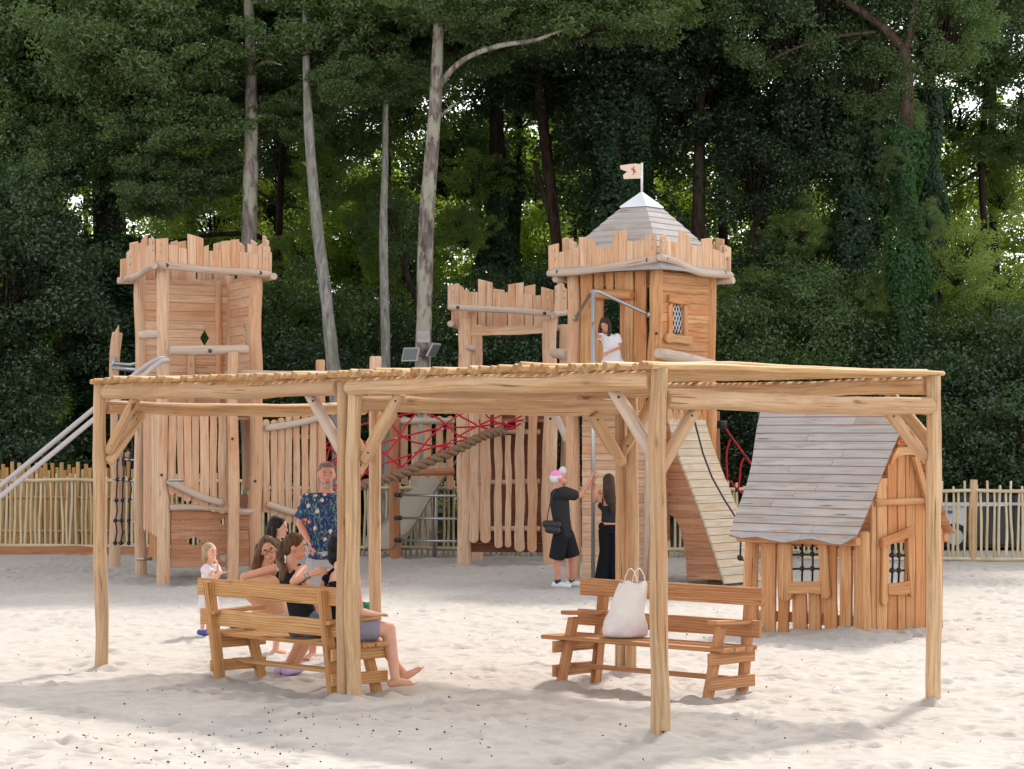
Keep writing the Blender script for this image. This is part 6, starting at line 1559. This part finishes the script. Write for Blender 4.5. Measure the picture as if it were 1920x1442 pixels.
B = Blob(); M = Matrix((r, f, u)).transposed(); B.ell(hc + u * .032 - f * .02, (.073, .088, .083), M); B.chain([hc - f * .05, hc - f * .08 - UP * .05, hc - f * .10 - UP * .09], [.05, .045, .02]); B.chain([hc + r * .055, hc + r * .065 - UP * .06 - f * .02, hc + r * .07 - UP * .10 - f * .03], [.025, .026, .012]); B.chain([hc - f * .09 + u * .0, hc - f * .13 + u * .0, hc - f * .15 + u * .01], [.016, .01, .005])
B.build('hair', hair_mat('blond_hair', (.26, .16, .08), (.52, .36, .20)), PT, .006)
for dx, s_ in ((-5, -1), (6, 1)):
    an = P(384 + dx, 1184, D + s_ * .05); B = Blob(); B.cap(an + V(-.03, .02, -.01), an + V(.07, -.06, -.02), .032, .027); B.build('shoe', plain('bright_blue_rubber', srgb(60, 76, 160), .5), PT)

# ---- boy in cap looking up the pole
D = 33.6; k = .98; hc = P(1047, 897, D); PY = thing('person', 'boy in black shirt and pink white cap reaching for the steel pole', 'person', (P(1058, 0, D).x, D, 0))
fd = V(.86, .1, .42); up = V(-.42, 0, 1); B = Blob(); f, r, u = head(B, hc, fd, k, up); shc = P(1047, 924, D); hpc = P(1056, 1000, D)
B.cap(hc - u * .06 - f * .01, shc + UP * .02, .046, .052); torso(B, shc, hpc, .16, .14, .105, V(.35, 1, 0))
s1 = shc + V(.10, -.13, .0); w1 = P(1108, 897, 34.42); e1 = P(1087, 931, 33.95); arm(B, s1, e1, w1, 1, .044); hand(B, w1, V(.3, .2, .9), V(.8, .3, 0), 1, .8)
s2 = shc + V(.03, .15, 0); e2 = P(1084, 929, 34.15); w2 = P(1108, 908, 34.45); arm(B, s2, e2, w2, .95, .044); hand(B, w2, V(.3, .2, .9), V(.8, .3, 0), .95, .8, -1)
h1, k1, a1 = hpc + V(-.04, -.07, -.04), P(1044, 1046, D), P(1046, 1094, D + .05); h2, k2, a2 = hpc + V(.05, .08, -.04), P(1073, 1043, D + .1), P(1072, 1090, D + .3)
leg(B, h1, k1, a1, .95, .082); leg(B, h2, k2, a2, .95, .082); B.build('body', SK_RED, PY); face(PY, hc, fd, k, up)
B = Blob(); torso(B, shc - UP * .005, hpc - UP * .02, .165, .155, .12, V(.35, 1, 0), .014, .95); B.cut(s1 - V(.05, 0, -.005), s1 + (e1 - s1) * .62, .082, .078); B.cut(s2 - V(.03, 0, 0), s2 + (e2 - s2) * .6, .076, .074); B.ell(shc + V(.02, 0, .01), (.11, .17, .06)); B.cap(s1 - V(.02, 0, 0), s1 + (e1 - s1) * .35, .095, .085); BLK = cloth('faded_black_cotton', (.032, .032, .036)); B.build('t_shirt', BLK, PY)
B = Blob(); torso(B, hpc + UP * .06, hpc - UP * .06, .15, .155, .12, V(.35, 1, 0), .012); B.cut(h1, h1 + (k1 - h1) * 1.02, .112, .112); B.cut(h2, h2 + (k2 - h2) * 1.02, .112, .112); B.build('shorts', cloth('black_cotton', (.020, .020, .024)), PY)
B = Blob(); M = Matrix((r, f, u)).transposed(); B.ell(hc + u * .03 - f * .015, (.082, .10, .096), M); cp = B.build('cap', NT('x').mat, PY, .007)
m = NT('pink_and_white_cap_cloth'); tc = m.node('ShaderNodeTexCoord'); sx = m.node('ShaderNodeSeparateXYZ'); m.link(tc.outputs['Object'], sx.inputs[0])
fac = m.math('GREATER_THAN', sx.outputs[2], (hc.z + .035)); m.principled(m.mix(fac, (.72, .72, .76), srgb(232, 140, 196)), .85); cp.data.materials[0] = m.mat
pk = (f * .62 + u * .78).normalized(); pn = (V(.35, -1, .1) - pk * V(.35, -1, .1).dot(pk)).normalized(); ps = pk.cross(pn)
B = Blob(); B.ell(hc + f * .095 + u * .066, (.056, .068, .016), Matrix((ps, pk, pn)).transposed()); B.build('cap_peak', plain('white_cap_cloth', (.62, .62, .64), .9), cp, .006)
for a, d_ in ((a1, V(.75, -.35, 0)), (a2, V(.9, -.15, 0))):
    B = Blob(); d_ = d_.normalized(); h = V(a.x, a.y, .055); B.cap(h - d_ * .05, h + d_ * .05, .046, .045); B.cap(h + d_ * .03, h + d_ * .17 - UP * .014, .047, .034); B.build('shoe', plain('white_trainer', (.68, .70, .72), .6), PY)
    B = Blob(); B.cap(V(a.x, a.y, .085), V(a.x, a.y, .12), .046, .044); B.build('sock', M_BLACK, PY)
BAG = thing('shoulder_bag', 'small black shoulder bag hanging at the hip of the boy in the cap', 'bag', tuple(P(1034, 1000, D - .2)))
B = Blob(); c = P(1033, 988, D - .2); B.cap(c + V(-.07, 0, .04), c + V(.09, 0, .03), .055, .055); B.cap(c + V(-.03, 0, -.03), c + V(.08, 0, -.05), .06, .055); B.build('pouch', M_BLACK, BAG, .008)
mb = MB(); mb.tube(cat([P(1052, 914, D - .13), P(1040, 922, D - .19), P(1031, 945, D - .22), P(1026, 975, D - .2), P(1027, 985, D - .2)], 14), .012, 6, flat=.4); mb.build('strap', M_BLACK, BAG)

# ---- girl in black seen from behind
D = 34.1; k = .96; hc = P(1141, 903, D); PK = thing('person', 'long haired girl in black top and black trousers seen from behind at the steel pole', 'person', (hc.x, D, 0))
fd = V(-.15, 1, .25); B = Blob(); f, r, u = head(B, hc, fd, k); shc = P(1142, 935, D); hpc = P(1144, 992, D); side = V(1, .1, 0)
B.cap(hc - u * .05, shc + UP * .02, .040, .046); torso(B, shc, hpc, .145, .135, .09, side, 0, .78)
s1 = shc - V(.145, 0, 0); e1 = P(1115, 941, D + .1); w1 = P(1113, 921, 34.45); arm(B, s1, e1, w1, .9, .040); hand(B, w1, V(0, .1, 1), V(.5, .8, 0), .85, .8)
s2 = shc + V(.145, 0, 0); e2 = P(1165, 945, D + .2); w2 = P(1135, 925, 34.5); arm(B, s2, e2, w2, .9, .040); hand(B, w2, V(-.8, .1, .3), V(-.2, .8, 0), .85, .8)
for s_ in (-1, 1): h = hpc + V(s_ * .07, 0, -.04); leg(B, h, V(h.x + s_ * .01, D, .46), V(h.x - .02 + s_ * .03, D, .08), .9); foot(B, V(h.x - .02 + s_ * .03, D, .08), V(s_ * .1, 1, 0), .9)
B.build('body', SK_TAN, PK); face(PK, hc, fd, k)
B = Blob(); torso(B, shc - UP * .08, hpc + UP * .12, .130, .118, .09, side, .012, .85)
for s_ in (-1, 1): B.chain([shc + V(s_ * .09, .05, .03), shc + V(s_ * .09, -.06, .0), shc + V(s_ * .10, -.09, -.10)], [.010, .010, .012])
B.build('strappy_top', BLK, PK)
B = Blob(); torso(B, hpc + UP * .06, hpc - UP * .05, .13, .142, .10, side, .012)
for s_ in (-1, 1): h = hpc + V(s_ * .07, 0, -.04); B.chain([h, V(h.x + s_ * .0, D, .5), V(h.x - .02 + s_ * .03, D, .10)], [.100, .082, .105])
B.build('trousers', cloth('black_trouser_cloth', (.012, .013, .017)), PK)
B = Blob(); M = Matrix((r, f, u)).transposed(); B.ell(hc + u * .02 - f * .012, (.086, .098, .102), M); B.chain([hc - f * .07, hc - f * .115 - UP * .12, hc - f * .14 - UP * .26 + V(.02, 0, 0), hc - f * .14 - UP * .40 + V(.03, 0, 0)], [.08, .078, .058, .022]); B.chain([hc - f * .05 - r * .04, hc - f * .11 - UP * .15 - r * .06, hc - f * .12 - UP * .28 - r * .04], [.05, .045, .015])
B.build('hair', hair_mat('dark_brown_hair', (.022, .014, .010), (.085, .05, .034)), PK, .006)

# ---- girl up in the roofed tower
D = 35.0; k = .90; hc = P(1135, 610, D); PU = thing('person', 'girl in white t-shirt and pale pink trousers standing up in the roofed tower', 'person', (hc.x, D, 2.55))
fd = V(-.35, -1, -.45); up = V(-.25, -.2, 1); B = Blob(); f, r, u = head(B, hc, fd, k, up); shc = P(1145, 632, D); hpc = P(1149, 690, D + .05)
B.cap(hc - u * .05, shc, .036, .042); torso(B, shc, hpc, .125, .12, .085, V(1, .2, 0))
s1 = shc - V(.12, 0, 0); e1 = P(1121, 630, D - .25); w1 = P(1114, 616, 34.5); arm(B, s1, e1, w1, .8, .040); hand(B, w1, V(-.3, -.1, .9), V(.3, -.9, 0), .8, .8)
s2 = shc + V(.12, 0, 0); e2 = P(1160, 652, D - .02); w2 = P(1142, 660, D - .16); arm(B, s2, e2, w2, .8, .040); hand(B, w2, V(-.8, -.1, -.3), V(0, .5, -.6), .8, .5)
for s_ in (-1, 1): h = hpc + V(s_ * .06, 0, -.03); leg(B, h, V(h.x, h.y, 2.88), V(h.x, h.y + .03, 2.62), .8); foot(B, V(h.x, h.y + .03, 2.61), V(s_ * .2, -1, 0), .8)
B.build('body', SK_TAN, PU); face(PU, hc, fd, k, up)
B = Blob(); torso(B, shc - UP * .01, hpc + UP * .03, .125, .12, .09, V(1, .2, 0), .014, 1.0); B.cut(s1 + V(.03, 0, 0), s1 + (e1 - s1) * .5, .05, .052); B.cut(s2 - V(.03, 0, 0), s2 + (e2 - s2) * .62, .056, .06); B.build('t_shirt', cloth('white_tee_cloth', (.74, .73, .77)), PU)
B = Blob(); torso(B, hpc + UP * .10, hpc - UP * .04, .13, .145, .10, V(1, .2, 0), .012)
for s_ in (-1, 1): h = hpc + V(s_ * .06, 0, -.03); B.cap(h, V(h.x, h.y, 2.66), .098, .075)
m = NT('pink_white_print_cloth'); tc = m.node('ShaderNodeTexCoord'); nz = m.noise(tc.outputs['Object'], 4.5, 2, .5); m.principled(m.mix(m.ramp(nz, [(.5, 0.0), (.56, 1.0)]), (.72, .72, .78), srgb(238, 190, 206)), .9)
B.build('trousers', m.mat, PU)
B = Blob(); M = Matrix((r, f, u)).transposed(); B.ell(hc + u * .03 - f * .018, (.080, .094, .094), M)
for s_, L in ((-1, 1.0), (1, 1.05)): a = hc + r * s_ * .066 + u * .02; B.chain([a, a - UP * .09 + r * s_ * .012, a - UP * .17 * L + f * .02, a - UP * .23 * L + f * .02], [.030, .032, .026, .010])
B.build('hair', hair_mat('long_dark_hair', (.022, .015, .012), (.09, .06, .042)), PU, .006)

# ---- passer-by behind the fence
D = 45.6; hc = P(234, 848, D); PF = thing('person', 'passer-by in dark cap and dark top behind the yellow stave fence', 'person', (hc.x, D, 0))
fd = V(1, -.3, 0); B = Blob(); f, r, u = head(B, hc, fd, 1.0); shc = hc - UP * .22; hpc = V(hc.x, D, .95); B.cap(hc - u * .06, shc, .05, .055); torso(B, shc, hpc, .18, .15, .11, V(.4, 1, 0))
for s_ in (-1, 1):
    q = shc + V(.08, .17, 0) * s_; arm(B, q, q + V(.02, 0, -.3), q + V(.1, 0, -.55)); hand(B, q + V(.1, 0, -.55), V(.1, 0, -1), V(0, -s_, 0)); h = hpc + V(.02, .09, 0) * s_; leg(B, h, V(h.x, h.y, .5), V(h.x, h.y, .09)); foot(B, V(h.x, h.y, .09), V(1, -.3, 0))
B.build('body', SK_FAIR, PF, .01); B = Blob(); torso(B, shc, hpc, .18, .16, .12, V(.4, 1, 0), .014)
for s_ in (-1, 1): q = shc + V(.08, .17, 0) * s_; B.cap(q, q + V(.02, 0, -.28), .07, .06)
B.build('top', cloth('navy_cloth', (.02, .024, .045)), PF, .01); B = Blob()
for s_ in (-1, 1): h = hpc + V(.02, .09, 0) * s_; B.cap(h, V(h.x, h.y, .2), .115, .08)
B.build('trousers', cloth('grey_cloth', (.08, .08, .09)), PF, .01)
B = Blob(); B.ell(hc + UP * .04, (.09, .09, .085)); B.cap(hc + f * .07 + UP * .05, hc + f * .15 + UP * .04, .03, .02); B.build('cap', M_BLACK, PF, .01)

# ------------------------------------------------------------------ loose things
bg = thing('plastic_bag', 'full white plastic carrier bag with loop handles standing on the reddish bench', 'bag', tuple(W2(-.42, .22, .416)))
def bag_mesh():
    mb = MB(); c = None
    lo, hi = -2, 2
    def bxx(px, f_):
        a, b = -1.2, 1.4
        for _ in range(40):
            m_ = (a + b) / 2; q = W2(m_, f_, 0)
            if HX + q.x / q.y * F < px: a = m_
            else: b = m_
        return a
    x0 = bxx(1170, .22); base = W2(x0, .22, .416); sc = F / base.y
    prof = [(0, .175, .13), (.03, .195, .15), (.10, .195, .15), (.17, .175, .135), (.22, .145, .115), (.27, .145, .10), (.33, .145, .095), (.39, .135, .08), (.44, .125, .05), (.475, .115, .022)]
    seg = 44; vs = []; rnd = random.Random(3); ph = [rnd.random() * 6.28 for _ in range(8)]
    for h, a, b in prof:
        sh = .0 + .24 * max(0, h - .12)
        for k in range(seg):
            th = 2 * pi * k / seg; w = 1 + .05 * sin(3 * th + ph[0] + h * 9) + .035 * sin(7 * th + ph[1] - h * 23) + .025 * sin(12 * th + ph[2] + h * 40) + .015 * sin(19 * th + h * 70)
            vs.append(base + V(cos(th) * a * w + sh, sin(th) * b * w, h + (.012 * sin(4 * th + ph[3]) if h > .4 else 0)))
    n = len(prof); fs = [[i * seg + k, i * seg + (k + 1) % seg, (i + 1) * seg + (k + 1) % seg, (i + 1) * seg + k] for i in range(n - 1) for k in range(seg)] + [list(range(seg))[::-1]]
    mb.add(vs, fs, [[(0, 0)] * len(f) for f in fs], smooth=True)
    m = NT('thin_white_plastic'); tc = m.node('ShaderNodeTexCoord'); p = tc.outputs['Object']; nz = m.noise(m.map(p, (1, 1, .6)), 16, 4, .65, 2.5); n2 = m.noise(p, 7, 2, .5); sx = m.node('ShaderNodeSeparateXYZ'); m.link(p, sx.inputs[0])
    low = m.math('MULTIPLY', m.ramp(n2, [(.42, 0.0), (.58, 1.0)]), .55); zr_ = m.math('SUBTRACT', 1.0, m.math('MULTIPLY', m.math('SUBTRACT', sx.outputs[2], .02), 4.5, True), True); c_ = m.mix(m.math('MULTIPLY', low, zr_), (.84, .82, .79), srgb(206, 176, 200)); pr = m.principled(c_, .45, nz, .4, .03, .3); m.node
    o = mb.build('sack', m.mat, bg); sd = o.modifiers.new('s', 'SUBSURF'); sd.levels = 1; sd.render_levels = 1
    top = base + V(.085, 0, .47); 
    for dx, dy in ((-.03, -.02), (.04, .02)):
        mb = MB(); mb.tube(cat([top + V(dx - .05, dy, -.03), top + V(dx - .045, dy, .05), top + V(dx - .0, dy, .12), top + V(dx + .045, dy, .06), top + V(dx + .055, dy, -.03)], 16), .013, 8, flat=.35, tint=(0, 0, 0)); mb.build('handle', plain('white_plastic', (.78, .75, .72), .4), bg)
bag_mesh()
GM = plain('green_ribbed_cloth', srgb(46, 116, 78), .9, 0, .1, 20, .3, .2)
def cushion(px0, px1, py, h, lab):
    D_ = CAMH * F / (py - HY); a = P(px0, py, D_); b = P(px1, py, D_); mb = MB(); n = 14
    pts = []; rad = []
    for i in range(n * 3 + 1):
        u_ = i / (n * 3); pts.append(a + (b - a) * u_ + V(0, .05 * sin(u_ * 7), h * .9 + .01 * sin(u_ * 9))); rad.append(h * (1 + .13 * sin(i * 2.1)) * (.6 + .4 * sin(pi * min(1, max(0.0, u_ * 1.0 * .9 + .05)))))
    mb.tube(pts, rad, 16, rough=.06); o = mb.build('ground_cushion', GM); tag(o, lab, 'cushion', 'green cushions on the sand')
cushion(431, 482, 1180, .10, 'longer ribbed green cushion on the sand seen under the left bench back')
cushion(492, 528, 1188, .07, 'shorter ribbed green cushion beside the crouching woman on the sand')
cushion(664, 700, 1163, .11, 'green cushion half hidden between the pergola posts behind the bench')
# lamps on the pine
FLD = lambda: None
for (pts, lab) in (((783, 806, 621, 643), 'square white lamp box fixed on the front of the big pine trunk'),):
    x0, x1, y0, y1 = pts; c = P((x0 + x1) / 2, (y0 + y1) / 2, 44.25); t = thing('flood_lamp', lab, 'lamp', tuple(c), group='flood lamps on the pine trunk'); w = (x1 - x0) / F * 44.25; h = (y1 - y0) / F * 44.25
    mb = MB(); mb.box(c, V(1, 0, 0), UP, V(0, -1, 0), w, h, .08, .008); mb.build('housing', M_PALEPIPE, t); mb = MB(); mb.box(c + V(0, -.045, .03), V(1, 0, 0), UP, V(0, -1, 0), w * .8, h * .45, .012, .003); mb.build('glass', plain('sensor_glass', (.42, .36, .33), .2), t)
    mb = MB(); mb.box(c + V(0, .07, 0), V(1, 0, 0), UP, V(0, -1, 0), .06, .06, .10); mb.build('bracket', M_GALV, t)
for (cx, cy_, tilt, yaw, lab) in ((770, 665, -.35, -.5, 'left flood lamp on the big pine trunk, tilted flat panel on an arm'), (813, 656, .5, 1.15, 'right flood lamp on the big pine trunk, seen edge on')):
    c = P(cx, cy_, 44.2); t = thing('flood_lamp', lab, 'lamp', tuple(c), group='flood lamps on the pine trunk'); Mr = Matrix.Rotation(yaw, 3, 'Z') @ Matrix.Rotation(tilt, 3, 'X'); U_, N_ = Mr @ V(1, 0, 0), Mr @ V(0, -1, 0); V_ = U_.cross(-N_)
    V_ = Mr @ V(0, 0, 1)
    mb = MB(); mb.box(c, U_, V_, N_, .34, .27, .035, .006); mb.build('frame', M_PALEPIPE, t); mb = MB(); mb.box(c + N_ * .02, U_, V_, N_, .29, .22, .012, .003); mb.build('glass', plain('lamp_glass', (.16, .17, .18), .15), t)
    mb = MB(); mb.tube([c - N_ * .02, c - N_ * .06, P(796, cy_ + 2, 44.35)], .016, 8); mb.build('arm', M_GALV, t)
# low trailer and board wall behind the right fence
MC = plain('pale_grey_panel', srgb(196, 198, 204), .4, .1, .4, 3, .15); MT = plain('tyre_rubber', (.015, .015, .016), .8)
cx = P(1775, 1000, 44.5); TRL = thing('trailer', 'low pale grey panel trailer standing behind the stick fence right of the playhouse', 'trailer', (cx.x, cx.y, 0))
mb = MB(); mb.extrude([(-.35, .22), (-.35, .78), (-.25, .88), (.30, .88), (.36, .80), (.36, .22)], V(cx.x, cx.y + .6, 0), V(1, 0, 0), UP, V(0, -1, 0), .6, .02); mb.build('body', MC, TRL)
mb = MB(); mb.plank(V(cx.x - .35, cx.y - .02, .86), V(cx.x + 1.1, cx.y - .02, .86), UP, V(0, -1, 0), .07, .05, wav=0); mb.build('top_rail', MC, TRL)
mb = MB(); mb.plank(V(cx.x - .30, cx.y - .03, .72), V(cx.x + .1, cx.y - .03, .72), UP, V(0, -1, 0), .05, .02, wav=0); mb.build('stripe', plain('blue_stripe', srgb(60, 90, 130), .5), TRL)
for yy in (-.02, .45):
    mb = MB(); c = V(cx.x + .15, cx.y + yy, .26); mb.tube([c, c + V(0, .12, 0)], .25, 22); w_ = mb.build('wheel', MT, TRL); mb = MB(); mb.tube([c + V(0, -.012, 0), c + V(0, .01, 0)], .15, 18); mb.build('rim', M_GALV, w_)
bwu = V(1, 0, 0); BWL = thing('board_wall', 'low dark grey wall of upright boards in the trees behind the right fence', 'wall', (9.0, 46.2, 0)); mb = MB()
for k in range(22): mb.plank(V(8.6 + k * .13, 46.2, .0), V(8.6 + k * .13, 46.2, 1.0 + random.uniform(-.02, .02)), V(1, 0, 0), V(0, -1, 0), .12, .03, wav=.001)
mb.build('boards', wood('dark_grey_board', srgb(96, 98, 98), srgb(76, 80, 80), srgb(40, 42, 42), None, 0, .2, .4, .4), BWL)
mb = MB(); mb.plank(V(8.5, 46.12, .82), V(11.5, 46.12, .82), UP, V(0, -1, 0), .06, .03, wav=0); mb.build('rail', MC, BWL)
